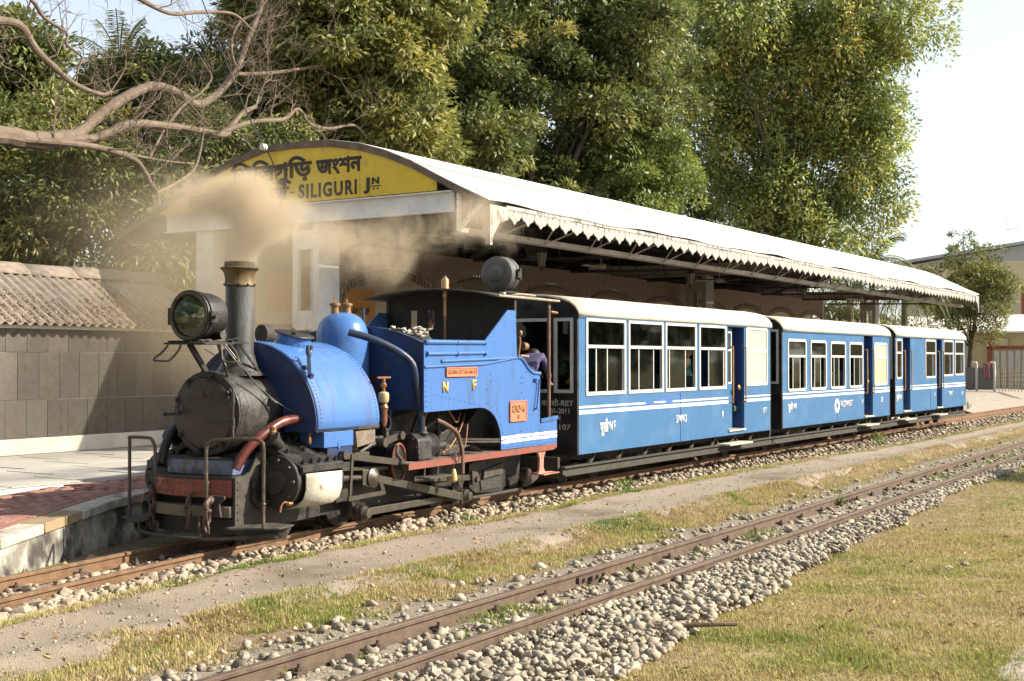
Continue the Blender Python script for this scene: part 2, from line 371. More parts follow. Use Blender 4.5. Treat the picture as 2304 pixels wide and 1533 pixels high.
def rocks(pts, mat, bed, n_obj, single_name, rest_name):
    """pts: array x,y,z,size. The n_obj that show largest become objects of their own, the rest one mesh"""
    pts = pts[np.argsort(-(pts[:,3]/np.hypot(pts[:,0], pts[:,1])))]
    mes = []
    for P, Fc in SV:
        me = bpy.data.meshes.new('stone'); me.from_pydata(P.tolist(), [], Fc.tolist()); me.materials.append(mat); mes.append(me)
    for q in pts[:n_obj]:
        s = q[3]; shared(single_name, random.choice(mes), bed, (q[0],q[1],q[2]), (random.uniform(-.5,.5), random.uniform(-.5,.5), random.uniform(0,6.28)), (s, s*random.uniform(.8,1), s*random.uniform(.8,1.1)))
    Vs = []; Fs = []; T = []; b = 0
    for q in pts[n_obj:]:
        near = q[0] < 13
        P, Fc = random.choice(SV if near else SV1)
        tilt = random.uniform(-.6,.6); c, s = math.cos(tilt), math.sin(tilt)
        P = P*q[3]; P = np.stack([P[:,0], P[:,1]*c-P[:,2]*s, P[:,1]*s+P[:,2]*c], -1); P = rotz(P, random.uniform(0,6.28)) + q[:3]
        Vs.append(P); Fs.append(Fc+b); T.append(np.full(len(Fc), random.random())); b += len(P)
    np_obj(rest_name, np.concatenate(Vs), 3, np.concatenate(Fs), mat, parent=bed, kind='stuff', attr=np.concatenate(T))
def scatter(n, x0, x1, pw, fy0, fy1):
    x = x0 + (x1-x0)*RNG.random(n)**pw; y = fy0(x) + (fy1(x)-fy0(x))*RNG.random(n); return x, y
def bed_mesh(name, x0, x1, fy0, fy1, mat, dz):
    xa = np.concatenate([np.arange(x0,16,.12), np.arange(16,x1,.4)]); c = np.linspace(0,1,16)
    y = fy0(xa)[:,None]*(1-c)+fy1(xa)[:,None]*c; x = np.repeat(xa[:,None],16,1)
    z = ground_z(x,y)*.0 -.13 + dz + (fbm(x,y,.2,77)-.5)*.05; z[:,0] = z[:,-1] = -.2
    z = np.maximum(z, ground_z(x,y)+.004); z[:,0] = z[:,-1] = -.25
    k = len(xa); ii, jj = np.meshgrid(np.arange(k-1), np.arange(15), indexing='ij'); a = (ii*16+jj).ravel()
    return np_obj(name, np.stack([x,y,z],-1).reshape(-1,3), 4, np.stack([a,a+16,a+17,a+1],-1), mat, kind='structure', smooth=True)
BEDM = M('ballast_fines', (.20,.165,.125), (.31,.265,.21), rough=.95, scale=30, bump=.8, bscale=60, spec=.1)
STN = stone_mat('ballast_stone_grey', (.29,.252,.19), (.39,.342,.265), (.195,.162,.12))
STB = stone_mat('ballast_stone_brown', (.29,.23,.165), (.41,.335,.25), (.21,.165,.12))
wob = lambda x, s, amp: (fbm(x, x*0, 1.2, s)-.5)*amp
nb0 = lambda x: np.interp(x,[3,6,9.1,13,17,22,30,60],[3.25,3.5,3.7,4.02,4.25,4.28,4.4,4.7]) + wob(x,51,.4)
nb1 = lambda x: 6.0 + .012*np.maximum(0,x-14) + wob(x,52,.35)
bed1 = bed_mesh('ballast_bed', 2.8, 55, nb0, nb1, BEDM, 0.012)
def rail_mask(x, y, cy):
    d = np.abs(np.abs(y-cy)-.33); return d > .055
P = []
x, y = scatter(17500, 4.2, 34, 1.75, lambda q: nb0(q)-.06, lambda q: np.interp(q,[0,60],[NEAR_Y,NEAR_Y])-.38+.012*np.maximum(0,q-14))
P.append((x,y,.012+.05*RNG.random(len(x))*(y>3.7)))
x, y = scatter(2600, 4.2, 32, 1.7, lambda q: NEAR_Y-.27+.012*np.maximum(0,q-14), lambda q: NEAR_Y+.27+.012*np.maximum(0,q-14)); P.append((x,y,.004+0*x))
x, y = scatter(2600, 4.2, 32, 1.7, lambda q: NEAR_Y+.38+.012*np.maximum(0,q-14), lambda q: nb1(q)+.05); k = RNG.random(len(x)) < np.clip(1.25-(y-5.2)/.75,.12,1); P.append((x[k],y[k],.006+0*x[k]))
x = np.concatenate([p[0] for p in P]); y = np.concatenate([p[1] for p in P]); up = np.concatenate([p[2] for p in P])
sz = np.clip(RNG.lognormal(math.log(.0245), .45, len(x)), .01, .065)
k = rail_mask(x, y, NEAR_Y+.012*np.maximum(0,x-14)) ; x, y, up, sz = x[k], y[k], up[k], sz[k]
zz = -.125+up+sz*.35; inside = np.abs(y-NEAR_Y) < .8; zz = np.where(inside, np.minimum(zz, -.045-sz*.3), zz)
rocks(np.stack([x,y,zz,sz],-1), STN, bed1, 300, 'stone', 'loose_ballast')
tb0 = lambda x: np.where(x<11, path_far(x)+.06, path_far(x)+.06+np.minimum(.32,(x-11)*.09)) + wob(x,61,.22); tb1 = lambda x: trk_y(x) + np.where(x<7.5, .75, .95)
bed2 = bed_mesh('ballast_bed', 2.8, 60, tb0, tb1, BEDM, 0.01)
P = []
x, y = scatter(10500, 4.6, 48, 2.0, lambda q: tb0(q)-.03, lambda q: trk_y(q)-.38); P.append((x,y,.04*np.clip((y-tb0(x))/.3,0,1)*RNG.random(len(x))))
x, y = scatter(700, 4.8, 13, 1.3, lambda q: trk_y(q)-.27, lambda q: trk_y(q)+.27); P.append((x,y,0*x))
x, y = scatter(420, 4.8, 11, 1.2, lambda q: trk_y(q)+.38, lambda q: trk_y(q)+.85); P.append((x,y,0*x))
x = np.concatenate([p[0] for p in P]); y = np.concatenate([p[1] for p in P]); up = np.concatenate([p[2] for p in P])
sz = np.clip(RNG.lognormal(math.log(.033), .4, len(x)), .013, .085)
k = rail_mask(x, y, trk_y(x)); x, y, up, sz = x[k], y[k], up[k], sz[k]
zz = -.13+up+sz*.35; zz = np.where(np.abs(y-trk_y(x)) < .5, np.minimum(zz,-.05-sz*.3), zz)
rocks(np.stack([x,y,zz,sz],-1), STB, bed2, 300, 'stone', 'loose_ballast')

# pebbles trodden into the path
x, y = scatter(2600, 4.2, 26, 1.5, lambda q: 6.35+0*q, lambda q: 7.8+0*q); sz = np.clip(RNG.lognormal(math.log(.009),.45,len(x)),.004,.03)
rocks(np.stack([x,y,ground_z(x,y)+.012+sz*.2,sz],-1), STB, bpy.data.objects['path'], 0, 'pebble', 'path_pebbles')
# --- grass and weeds (nobody could count the blades)
def tint_mat(name, stops, rough=.7, transl=.25, spec=.3):
    m = bpy.data.materials.new(name); m.use_nodes = True; N = m.node_tree.nodes; L = m.node_tree.links; p = _p(m)
    p.inputs['Roughness'].default_value = rough; p.inputs['Specular IOR Level'].default_value = spec
    at = N.new('ShaderNodeAttribute'); at.attribute_name = 'tint'
    r = N.new('ShaderNodeValToRGB'); e = r.color_ramp.elements; e[0].position = stops[0][0]; e[0].color = (*stops[0][1],1); e[1].position = stops[-1][0]; e[1].color = (*stops[-1][1],1)
    for q, c in stops[1:-1]: k = e.new(q); k.color = (*c,1)
    L.new(at.outputs['Fac'], r.inputs['Fac']); L.new(r.outputs['Color'], p.inputs['Base Color'])
    tr = N.new('ShaderNodeBsdfTranslucent'); hs = N.new('ShaderNodeHueSaturation'); hs.inputs['Saturation'].default_value = 1.15; hs.inputs['Value'].default_value = 1.25
    L.new(r.outputs['Color'], hs.inputs['Color']); L.new(hs.outputs['Color'], tr.inputs['Color'])
    mx = N.new('ShaderNodeMixShader'); mx.inputs[0].default_value = transl; L.new(p.outputs[0], mx.inputs[1]); L.new(tr.outputs[0], mx.inputs[2])
    L.new(mx.outputs[0], N['Material Output'].inputs['Surface']); return m
GRASSM = tint_mat('grass_blades', [(0,(.24,.165,.09)),(.16,(.45,.36,.20)),(.42,(.43,.37,.17)),(.7,(.28,.29,.09)),(1,(.11,.17,.04))], .8, .25, .15)
def blades(x, y, h, green, mat, name, zoff=0.0, wdt=.006):
    n = len(x); z = ground_z(x, y)+zoff; az = RNG.random(n)*6.283; ln = RNG.random(n)*1.1+.1; d = np.stack([np.cos(az),np.sin(az)],-1)
    s = np.stack([-d[:,1], d[:,0]],-1)*wdt; b = np.stack([x,y,z-.005],-1)
    P0 = b.copy(); P0[:,:2] -= s; P1 = b.copy(); P1[:,:2] += s; P2 = b.copy(); P2[:,:2] += d*(h*ln)[:,None]; P2[:,2] += h*(1.05-.55*ln)
    V = np.stack([P0,P1,P2],1).reshape(-1,3); return np_obj(name, V, 3, np.arange(3*n).reshape(-1,3), mat, kind='stuff', attr=np.clip(green+RNG.normal(0,.14,n),0,1))
def lawn_pts(n, x0, x1, y0=0.3, y1=3.95):
    x = x0+(x1-x0)*RNG.random(n); y = y0+(y1-y0)*RNG.random(n); k = (y < nb0(x)+.12+.25*(fbm(x,y,.3,88)-.5)) & (fbm(x,y,.5,90)+.3*RNG.random(n) > .50); return x[k], y[k]
L_ = [lawn_pts(n,a,b,c,d) for n,a,b,c,d in ((95000,5.4,9,1.0,3.7),(70000,9,14,1.2,3.9),(50000,14,24,1.2,4.4),(30000,24,55,0,5))]
x = np.concatenate([q[0] for q in L_]); y = np.concatenate([q[1] for q in L_])
gr = .33-.5*np.clip(fbm(x,y,.7,195)-.5,0,1)+.8*np.clip(fbm(x,y,1.3,95)-.54,0,1)*2.0 + .25*np.clip((x-13)/10,0,1) + .35*np.clip((fbm(x,y,.5,97)-.6)*4,0,1)
o = blades(x, y, (.018+.03*RNG.random(len(x)))*(.5+1.3*fbm(x,y,.35,301)), gr, GRASSM, 'grass', wdt=.005); tag(o, 'short dry lawn grass beside the near ballast', 'grass')
L_ = []
for n,a,b in ((60000,4.4,10),(50000,10,18),(40000,18,40)):
    q = a+(b-a)*RNG.random(n); w = 5.7+.95*RNG.random(n); m = fbm(q,w,.55,101)+.2*RNG.random(n) > .58-.16*np.exp(-((w-6.35)/.2)**2); L_.append((q[m],w[m]))
x = np.concatenate([q[0] for q in L_]); y = np.concatenate([q[1] for q in L_])
o = blades(x, y, .025+.045*RNG.random(len(x)), .2+.8*np.clip((fbm(x,y,.8,103)-.5)*3,0,1), GRASSM, 'grass'); tag(o, 'grass tufts along the bank between path and near track', 'grass')
L_ = []
for n,a,b in ((26000,4.6,12),(40000,12,22),(45000,22,48)):
    q = a+(b-a)*RNG.random(n); w = path_far(q)-.12+.6*RNG.random(n); m = (fbm(q,w,.5,111)+.2*RNG.random(n) > .60-.14*np.clip((q-11)/6,0,1)) & (w < tb0(q)+.2); L_.append((q[m],w[m]))
x = np.concatenate([q[0] for q in L_]); y = np.concatenate([q[1] for q in L_])
o = blades(x, y, .025+.05*RNG.random(len(x)), .3+.7*np.clip((fbm(x,y,.8,113)-.45)*3,0,1), GRASSM, 'grass'); tag(o, 'grass strip between the path and the train track ballast', 'grass')
q = 5+24*RNG.random(26000)**1.4; w = NEAR_Y+1.1*(RNG.random(26000)-.5); m = (fbm(q,w,.42,121) > .63); x, y = q[m], w[m]
o = blades(x, y, .03+.05*RNG.random(len(x)), .75+.2*RNG.random(len(x)), GRASSM, 'grass', zoff=.03); tag(o, 'small green weeds growing between the near rails', 'weeds')
q = 4.6+6*RNG.random(5000); w = trk_y(q)+.45+.4*RNG.random(5000); m = fbm(q,w,.4,131) > .5; x, y = q[m], w[m]
o = blades(x, y, .03+.07*RNG.random(len(x)), .8+.2*RNG.random(len(x)), GRASSM, 'grass', zoff=.02); tag(o, 'green weeds at the foot of the platform kerb', 'weeds')
# larger weeds
WEED = tint_mat('weed_leaves', [(0,(.10,.16,.03)),(1,(.22,.30,.06))], .6, .3)
def weed(x, y, s, label):
    n = 60; Vs = []; 
    for i in range(n):
        az = random.uniform(0,6.28); r = random.uniform(0,.55)*s; h = random.uniform(.15,1)*s*.8; c = Vector((x+r*math.cos(az), y+r*math.sin(az), float(ground_z(x,y))+h)); l = random.uniform(.2,.34)*s
        d = Vector((math.cos(az+random.uniform(-1,1)), math.sin(az+random.uniform(-1,1)), random.uniform(-.1,.8))).normalized(); u = d.cross(Vector((random.uniform(-.4,.4),random.uniform(-.4,.4),1))).normalized()*l*.28
        Vs += [c, c+d*l*.5+u, c+d*l, c+d*l*.5-u]
    t = empty('weed', (0,0,0), 0, label, 'weed')
    np_obj('foliage', np.array([v[:] for v in Vs]), 4, np.arange(4*n).reshape(-1,4), WEED, parent=t, attr=RNG.random(n))
    st = MB()
    for i in range(9):
        az = random.uniform(0,6.28); r = random.uniform(.2,.5)*s; st.tube([(x,y,float(ground_z(x,y))-.03),(x+r*.5*math.cos(az),y+r*.5*math.sin(az),float(ground_z(x,y))+s*.4),(x+r*math.cos(az),y+r*math.sin(az),float(ground_z(x,y))+s*.75)], .004, 5)
    st.build('stem', WEED, t)
weed(15.6, 8.05, .26, 'leafy green weed at the ballast edge below the first coach')
weed(11.7, 8.0, .16, 'small weed at the ballast edge below the locomotive cab')
weed(27.5, 8.0, .36, 'bushy weed at the ballast edge below the second coach')
weed(15.9, 5.15, .16, 'bright green weed sprouting between the near rails')
# fallen leaves and straw on the lawn and the path
n = 1700; x = 5+18*RNG.random(n)**1.4; y = np.where(RNG.random(n)<.75, 1.2+2.6*RNG.random(n), 5.8+2.1*RNG.random(n)); z = ground_z(x,y)+.022; az = RNG.random(n)*6.28; l = .012+.022*RNG.random(n)
d = np.stack([np.cos(az),np.sin(az),RNG.normal(0,.3,n)],-1)*l[:,None]; u = np.stack([-np.sin(az),np.cos(az),RNG.normal(0,.4,n)],-1)*(l*.42)[:,None]; c = np.stack([x,y,z],-1)
DRY = tint_mat('fallen_leaf', [(0,(.10,.06,.03)),(.6,(.26,.16,.07)),(1,(.42,.32,.16))], .9, .1, .1)
tag(np_obj('fallen_leaves', np.stack([c-d,c+u,c+d,c-u],1).reshape(-1,3), 4, np.arange(4*n).reshape(-1,4), DRY, kind='stuff', attr=RNG.random(n)), 'dry fallen leaves strewn over the lawn and path', 'leaves')
# stick on the grass, litter
WOODY = M('dead_stick', (.13,.085,.055), (.22,.15,.10), rough=.9, scale=20, bump=.4, bscale=60)
st = MB(); pth = smooth_path([(7.86,3.86,-.07),(7.95,3.68,-.065),(8.02,3.5,-.05),(8.10,3.33,-.045)],4)
st.tube(pth, [.022-.010*i/len(pth) for i in range(len(pth))], 8); st.tube([pth[5], (8.0,3.64,-.01), (8.06,3.62,.01)], [.009,.006,.003], 5)
tag(st.build('fallen_stick', WOODY), 'broken brown stick lying between ballast and dry grass', 'stick')
def crumple(name, loc, s, mat, label, cat):
    bm = bmesh.new(); bmesh.ops.create_icosphere(bm, subdivisions=2, radius=s)
    for v in bm.verts: v.co = v.co*random.uniform(.6,1.15); v.co.z *= .6
    me = bpy.data.meshes.new(name); bm.to_mesh(me); bm.free(); me.materials.append(mat); o = bpy.data.objects.new(name, me); COL.objects.link(o); o.location = loc; tag(o, label, cat)
PAPER = M('litter_paper', (.75,.73,.68), (.6,.58,.52), rough=.8, scale=20)
crumple('paper_scrap', (11.4,2.72,-.06), .035, PAPER, 'crumpled white paper scrap on the dry lawn', 'litter')
crumple('clod', (11.55,2.62,-.05), .05, M('clod', (.17,.13,.09), (.26,.2,.14), rough=.95, scale=20, bump=.6), 'dark earth clod beside the paper scrap on the lawn', 'clod')
CONC = M('pavement_concrete', (.40,.34,.28), (.31,.26,.21), rough=.9, scale=12, bump=.5, bscale=70, c3=(.24,.2,.16), s3=3)
nu, nv = 40, 24; PU = np.linspace(0,1,nu); xx = np.linspace(5.0,13.0,nu); edge = np.interp(xx,[5,6.2,6.9,7.6,8.4,9.5,11,13],[.1,.55,1.15,1.62,1.72,1.62,1.35,.9]) + (fbm(xx,xx*0,.4,401)-.5)*.18
YY = edge[:,None]*np.linspace(1,0,nv)[None,:] + (-1.2)*np.linspace(0,1,nv)[None,:]; XX = np.repeat(xx[:,None],nv,1); ZZ = ground_z(XX,YY)+.012; ZZ[:,0] -= .03; ZZ[0] -= .05; ZZ[-1] -= .05
ii, jj = np.meshgrid(np.arange(nu-1), np.arange(nv-1), indexing='ij'); a = (ii*nv+jj).ravel()
np_obj('footway', np.stack([XX,YY,ZZ],-1).reshape(-1,3), 4, np.stack([a,a+1,a+nv+1,a+nv],-1), CONC, kind='structure', smooth=True)
# ================================================================ platform
PLZ = 0.36
EDGE = [(3.0,8.75,.10),(5.2,9.12,.14),(6.1,9.34,.175),(6.83,9.54,.21),(7.55,9.80,.265),(8.2,10.06,.31),(8.8,10.30,.345),(9.4,10.48,.36),(10.2,10.55,.36),(12,10.55,.36),(47,10.5,.36),(49,10.6,-.1),(62,10.6,-.1)]
PAVE = M('platform_slab', (.40,.375,.33), (.33,.31,.28), rough=.8, scale=3.5, bump=.12, bscale=40, c3=(.46,.43,.37), s3=1.1)
JOINT = M('joint_mortar', (.62,.60,.55), (.5,.48,.44), rough=.9, scale=10)
KERBW = M('kerb_whitewash', (.46,.43,.36), (.30,.265,.205), rough=.9, scale=7, bump=.35, bscale=40, c3=(.13,.105,.08), s3=4, lo3=.54, hi3=.66)
KERBY = M('kerb_ochre', (.30,.225,.125), (.22,.16,.09), rough=.9, scale=7, bump=.35, bscale=40, c3=(.15,.11,.07), s3=4, lo3=.56, hi3=.66)
KWALL = M('platform_face_stained', (.44,.42,.36), (.20,.18,.15), rough=.95, scale=4, lo=.42, hi=.58, bump=.4, bscale=30, c3=(.055,.05,.045), s3=2.6, lo3=.46, hi3=.6, stretch=(1,1,.7))
BRKP = [M('paver_red_a', (.30,.145,.105), (.25,.12,.088), rough=.9, scale=20, bump=.3, bscale=90), M('paver_red_b', (.345,.18,.135), (.28,.145,.105), rough=.9, scale=20, bump=.3, bscale=90), M('paver_red_c', (.25,.118,.088), (.31,.16,.12), rough=.9, scale=20, bump=.3, bscale=90)]
def edge_at(x):
    xs_ = [e[0] for e in EDGE]; return float(np.interp(x, xs_, [e[1] for e in EDGE])), float(np.interp(x, xs_, [e[2] for e in EDGE]))
# body of the platform
pf = MB(); bot = -.3; vs = []; fs = []
xs_ = sorted(set([e[0] for e in EDGE] + list(np.arange(3.5,10.2,.35))))
for x in xs_:
    y, z = edge_at(x); y2 = 30.0
    zin = z - .03
    vs += [(x,y+.02,bot),(x,y+.02,z-.075),(x,y+1.45,zin),(x,y2,PLZ-.03 if x > 9 else max(zin,PLZ-.03-max(0,(9-x))*.03))]
for i in range(len(xs_)-1):
    a = i*4; b = a+4; fs += [(a,b,b+1,a+1),(a+1,b+1,b+2,a+2),(a+2,b+2,b+3,a+3)]
plat = pf.add(vs, fs).build('platform', KWALL, smooth=25); tag(plat, kind='structure')
def plat_z(x, y):
    ye, ze = edge_at(x); zin = ze; zf = PLZ if x > 9 else max(zin, PLZ-max(0,(9-x))*.03); t = min(max((y-ye-1.45)/(30-ye-1.45),0),1)
    return zin*(1-t)+zf*t if y > ye+1.45 else ze
# kerb stones, alternately whitewashed and ochre
x = 5.0; k = 0
while x < 13:
    l = .62; y0, z0 = edge_at(x); y1, z1 = edge_at(x+l-.015); nrm = Vector((-(y1-y0), l, 0)).normalized()*.26
    a = Vector((x,y0,z0)); b = Vector((x+l-.015,y1,z1)); h = Vector((0,0,-.095))
    m = MB().add([a+h,b+h,b+h+nrm,a+h+nrm,a,b,b+nrm,a+nrm],[(0,3,2,1),(4,5,6,7),(0,1,5,4),(1,2,6,5),(2,3,7,6),(3,0,4,7)])
    m.build('kerb_stone', KERBY if k % 7 == 4 else KERBW, plat, bevel=.012); x += l; k += 1
# red brick pavers behind the kerb
pm = []
for q in BRKP:
    me = MB().box(-.097,.097,-.047,.047,-.03,.0).mesh('paver'); me.materials.append(q); pm.append(me)
cnt = 0; rest = MB()
for r in range(10):
    off = .33 + r*.103; x = 5.9 - (r%2)*.1
    while x < 15.5:
        y0, z0 = edge_at(x); y1, z1 = edge_at(x+.2); a = math.atan2(y1-y0, .2); st = .203*math.cos(a)
        p = Vector((x-math.sin(a)*off, y0+math.cos(a)*off, z0+random.uniform(-.004,.003)-.002))
        if 6.6 < p.x < 10.0 and cnt < 300: shared('paver', random.choice(pm), plat, p, (0,-math.atan2(z1-z0,.2),a)); cnt += 1
        else: rest.bar(p-Vector((math.cos(a),math.sin(a),0))*.097-Vector((0,0,.015)), p+Vector((math.cos(a),math.sin(a),0))*.097-Vector((0,0,.015)), .094, .03)
        x += st
o = rest.build('paver_strip', BRKP[0], plat, smooth=0, kind='stuff')
# stone floor slabs with pale joints
fl = MB(); fl.box(5.5,50,11.9,29.9,.2,.35); flo = fl.build('platform_floor', JOINT); tag(flo, kind='structure')
sl_me = MB().box(-.455,.455,-.455,.455,-.02,.0).mesh('slab'); sl_me.materials.append(PAVE)
n_s = 0
for i in range(-3, 8):
    for j in range(0, 6):
        cx = 9.2+i*.96+j*.30; cy = 12.45+j*.93
        if cy > 15.7 or cx > 15.6 or cx < 6: continue
        shared('paving_slab', sl_me, flo, (cx,cy,PLZ+.0045+random.uniform(-.002,.002)), (0,0,R(0)+random.uniform(-.004,.004)))
MB().box(5.6,50,11.95,29.8,.34,.3545).build('floor_screed', M('canopy_shade_floor',(.19,.165,.14),(.15,.13,.11),rough=.6,scale=4), flo, smooth=0)  # shade under the canopy put into a lowered floor tone
MB().box(5.6,15.4,11.95,16.2,.34,.3550).build('floor_screed', PAVE, flo, smooth=0)
fc = MB(); vs = []
for x in (46.0,50,56,64,76): vs += [(x,9.85 if x < 60 else 9.4,-.16),(x,10.6,.02 if x > 48 else .0),(x,11.6,.34),(x,12.4,.366),(x,40,.366)]
fc.add(vs,[(i*5+j,(i+1)*5+j,(i+1)*5+j+1,i*5+j+1) for i in range(4) for j in range(4)]); tag(fc.build('forecourt', M('forecourt_paving',(.31,.265,.215),(.25,.21,.17),rough=.9,scale=5,bump=.2,bscale=40)), kind='structure')
# ================================================================ tiled boundary wall with corrugated tile roof
TILES = [M('slate_tile_a', (.10,.086,.066), (.078,.067,.052), rough=.6, scale=9, bump=.15, bscale=60, c3=(.135,.112,.083), s3=5), M('slate_tile_b', (.125,.107,.083), (.10,.085,.066), rough=.6, scale=9, bump=.15, bscale=60), M('slate_tile_c', (.078,.067,.052), (.098,.084,.065), rough=.55, scale=9, bump=.15, bscale=60)]
GROUT = M('grout', (.46,.43,.37), (.38,.36,.31), rough=.9, scale=20)
PLAST = M('whitewashed_plaster', (.62,.585,.51), (.53,.49,.42), rough=.9, scale=3, bump=.15, bscale=40)
bw = empty('boundary_wall', (9,16,.36), 0, 'low wall of dark slate tiles with white skirting beside the platform', 'wall')
WX0, WX1 = 0.0, 6.35
MB().box(WX0,WX1,.012,.28,0,1.85).build('wall_core', GROUT, bw, smooth=0)
MB().box(WX0,WX1,-.03,.011,0,.235).build('skirting', PLAST, bw, smooth=0, bevel=.01)
MB().box(WX0,WX1+.02,-.05,.30,1.851,1.905).build('coping', PLAST, bw, smooth=0, bevel=.008)
for r, (z0, z1) in enumerate(((.24,.80),(.805,1.50),(1.505,1.848))):
    x = WX0 - (.18 if r % 2 else .02)
    while x < WX1:
        a = max(x, WX0)+.003; b = min(x+.362, WX1)
        if b-a > .05: MB().box(a,b,-.0+random.uniform(-.003,.003),.0115,z0+.003,z1-.003).build('wall_tile', random.choice(TILES), bw, smooth=0)
        x += .366
ROOFT = M('fibre_cement_roof', (.25,.205,.165), (.17,.135,.105), rough=.95, scale=9, bump=.4, bscale=50, c3=(.32,.265,.215), s3=2.2)
LITTER = tint_mat('leaf_litter', [(0,(.15,.115,.083)),(.5,(.22,.17,.125)),(1,(.30,.235,.175))], .95, .0, .05)
lr = empty('corrugated_lean_to_roof', (9,15.9,2.3), 0, 'weathered corrugated tile roof strewn with dead leaves above the slate wall', 'roof')
xa = np.arange(-.2, 6.5, .02); prof = [(-.12,-.03),(.3,.22),(.75,.5),(1.2,.78),(1.42,.91)]
def sheet(xa, prof, pitch, amp, thick=.012, sag=None):
    k = len(prof); x = np.repeat(xa[:,None],k,1); y = np.repeat(np.array([[p[0] for p in prof]]),len(xa),0); z = np.repeat(np.array([[p[1] for p in prof]]),len(xa),0) + amp*np.cos(2*np.pi*x/pitch)
    if sag is not None: z = z+sag(x,y)
    V = np.stack([x,y,z],-1).reshape(-1,3); n = len(xa); ii,jj = np.meshgrid(np.arange(n-1),np.arange(k-1),indexing='ij'); a = (ii*k+jj).ravel(); F = np.stack([a,a+k,a+k+1,a+1],-1)
    return V, F
def sheet_obj(name, xa, prof, pitch, amp, mat, parent, thick=.012, sag=None, kind=None):
    V, F = sheet(xa, prof, pitch, amp, thick, sag); o = np_obj(name, V, 4, F, mat, parent, kind, smooth=True)
    s = o.modifiers.new('t','SOLIDIFY'); s.thickness = thick; s.offset = -1; return o
for i in range(3):
    a = [(-.2,2.0),(1.95,4.25),(4.2,6.5)][i]
    sheet_obj('roof_sheet', np.arange(a[0],a[1],.02), [(p[0],p[1]+.012*(i%2)) for p in prof], .17, .028, ROOFT, lr)
for i in range(7):
    x = -.2+i*.98; m = MB(); sec = [(1.15,.79),(1.36,.955),(1.47,.985),(1.58,.955),(1.80,.79)]; t = .02; h = .012*(i%2)
    m.add([(x,p[0],p[1]+h) for p in sec]+[(x+1.04,p[0],p[1]+h) for p in sec], [(j,j+5,j+6,j+1) for j in range(4)]); o = m.build('ridge_cap', ROOFT, lr); s = o.modifiers.new('t','SOLIDIFY'); s.thickness = .02
sheet_obj('roof_sheet', np.arange(-.2,6.5,.02), [(1.5,.9),(2.9,.1)], .17, .028, ROOFT, lr)
MB().box(-.1,6.35,.2,2.8,-1.9,.12).build('back_store', PLAST, lr, smooth=0)
n = 16000; lx = RNG.random(n)*6.5-.15; t = RNG.random(n)**.75; ly = 1.3*(1-t)-.1; keep = (fbm(lx,ly,.5,151)+.6*t > .62+.15*RNG.random(n)); lx, ly = lx[keep], ly[keep]; n = len(lx)
lz = np.interp(ly, [p[0] for p in prof], [p[1] for p in prof]) + .012 + .018*RNG.random(n)
az = RNG.random(n)*6.28; L0 = .012+.02*RNG.random(n); c = np.stack([lx,ly,lz],-1); d = np.stack([np.cos(az),np.sin(az)*.8,RNG.normal(0,.5,n)+.45*np.sin(az)],-1)*L0[:,None]; u = np.stack([-np.sin(az),np.cos(az)*.8,RNG.normal(0,.4,n)+.4*np.cos(az)],-1)*(L0*.45)[:,None]
V = np.stack([c-d,c+u,c+d,c-u],1).reshape(-1,3); np_obj('leaf_litter', V, 4, np.arange(4*n).reshape(-1,4), LITTER, lr, 'stuff', attr=RNG.random(n))

# ================================================================ station building behind the canopy
CREAM = M('cream_wall_paint', (.62,.53,.38), (.55,.46,.32), rough=.9, scale=2.5, bump=.08, bscale=30)
DADO = M('dado_brown', (.27,.22,.17), (.22,.18,.14), rough=.8, scale=3, bump=.08)
WHITE = M('white_paint', (.66,.64,.59), (.55,.53,.48), rough=.6, scale=6, c3=(.42,.39,.34), s3=5, lo3=.6, hi3=.72)
TAUPE = M('taupe_fretwork', (.26,.195,.155), (.21,.155,.12), rough=.8, scale=10, bump=.12)
DARKW = M('dark_timber_and_shade', (.045,.03,.024), (.07,.05,.04), rough=.8, scale=10)
ORANGE = M('orange_panel', (.56,.25,.05), (.48,.21,.05), rough=.7, scale=6)
LETDARK = M('letter_black', (.035,.025,.02), (.06,.045,.035), rough=.7, scale=12)
sb = empty('station_building', (15.3,16,.36), 0, 'cream station building with brown dado under the canopy', 'building')
MB().box(1.0,31,0.05,.3,2.05,3.28).build('upper_wall', CREAM, sb, smooth=0)
MB().box(1.0,4.2,0.05,.3,3.281,4.1).build('gable_wall', CREAM, sb, smooth=0)
MB().box(1.0,31,0.03,.3,0,2.05).build('dado', DADO, sb, smooth=0)
MB().box(5.2,30.9,.31,6,0,3.27).build('rear_wall', CREAM, sb, smooth=0)
MB().box(1.02,1.35,0.0,.05,0,2.75).build('downpipe_panel', M('grey_panel', (.22,.2,.17), (.17,.15,.13), rough=.8, scale=8), sb, smooth=0)
for i, x in enumerate((3.15, 10.2, 17.5, 24.0)):
    d = MB().box(x,x+1.0,-.0,.04,0,2.62).build('door', DARKW, sb, smooth=0); MB().box(x+.02,x+.98,-.02,.0,2.45,2.6).build('door_rail', TAUPE, d, smooth=0); MB().box(x-.08,x,-.03,.045,0,2.7).build('door_frame', WHITE, sb, smooth=0); MB().box(x+1,x+1.08,-.03,.045,0,2.7).build('door_frame', WHITE, sb, smooth=0)
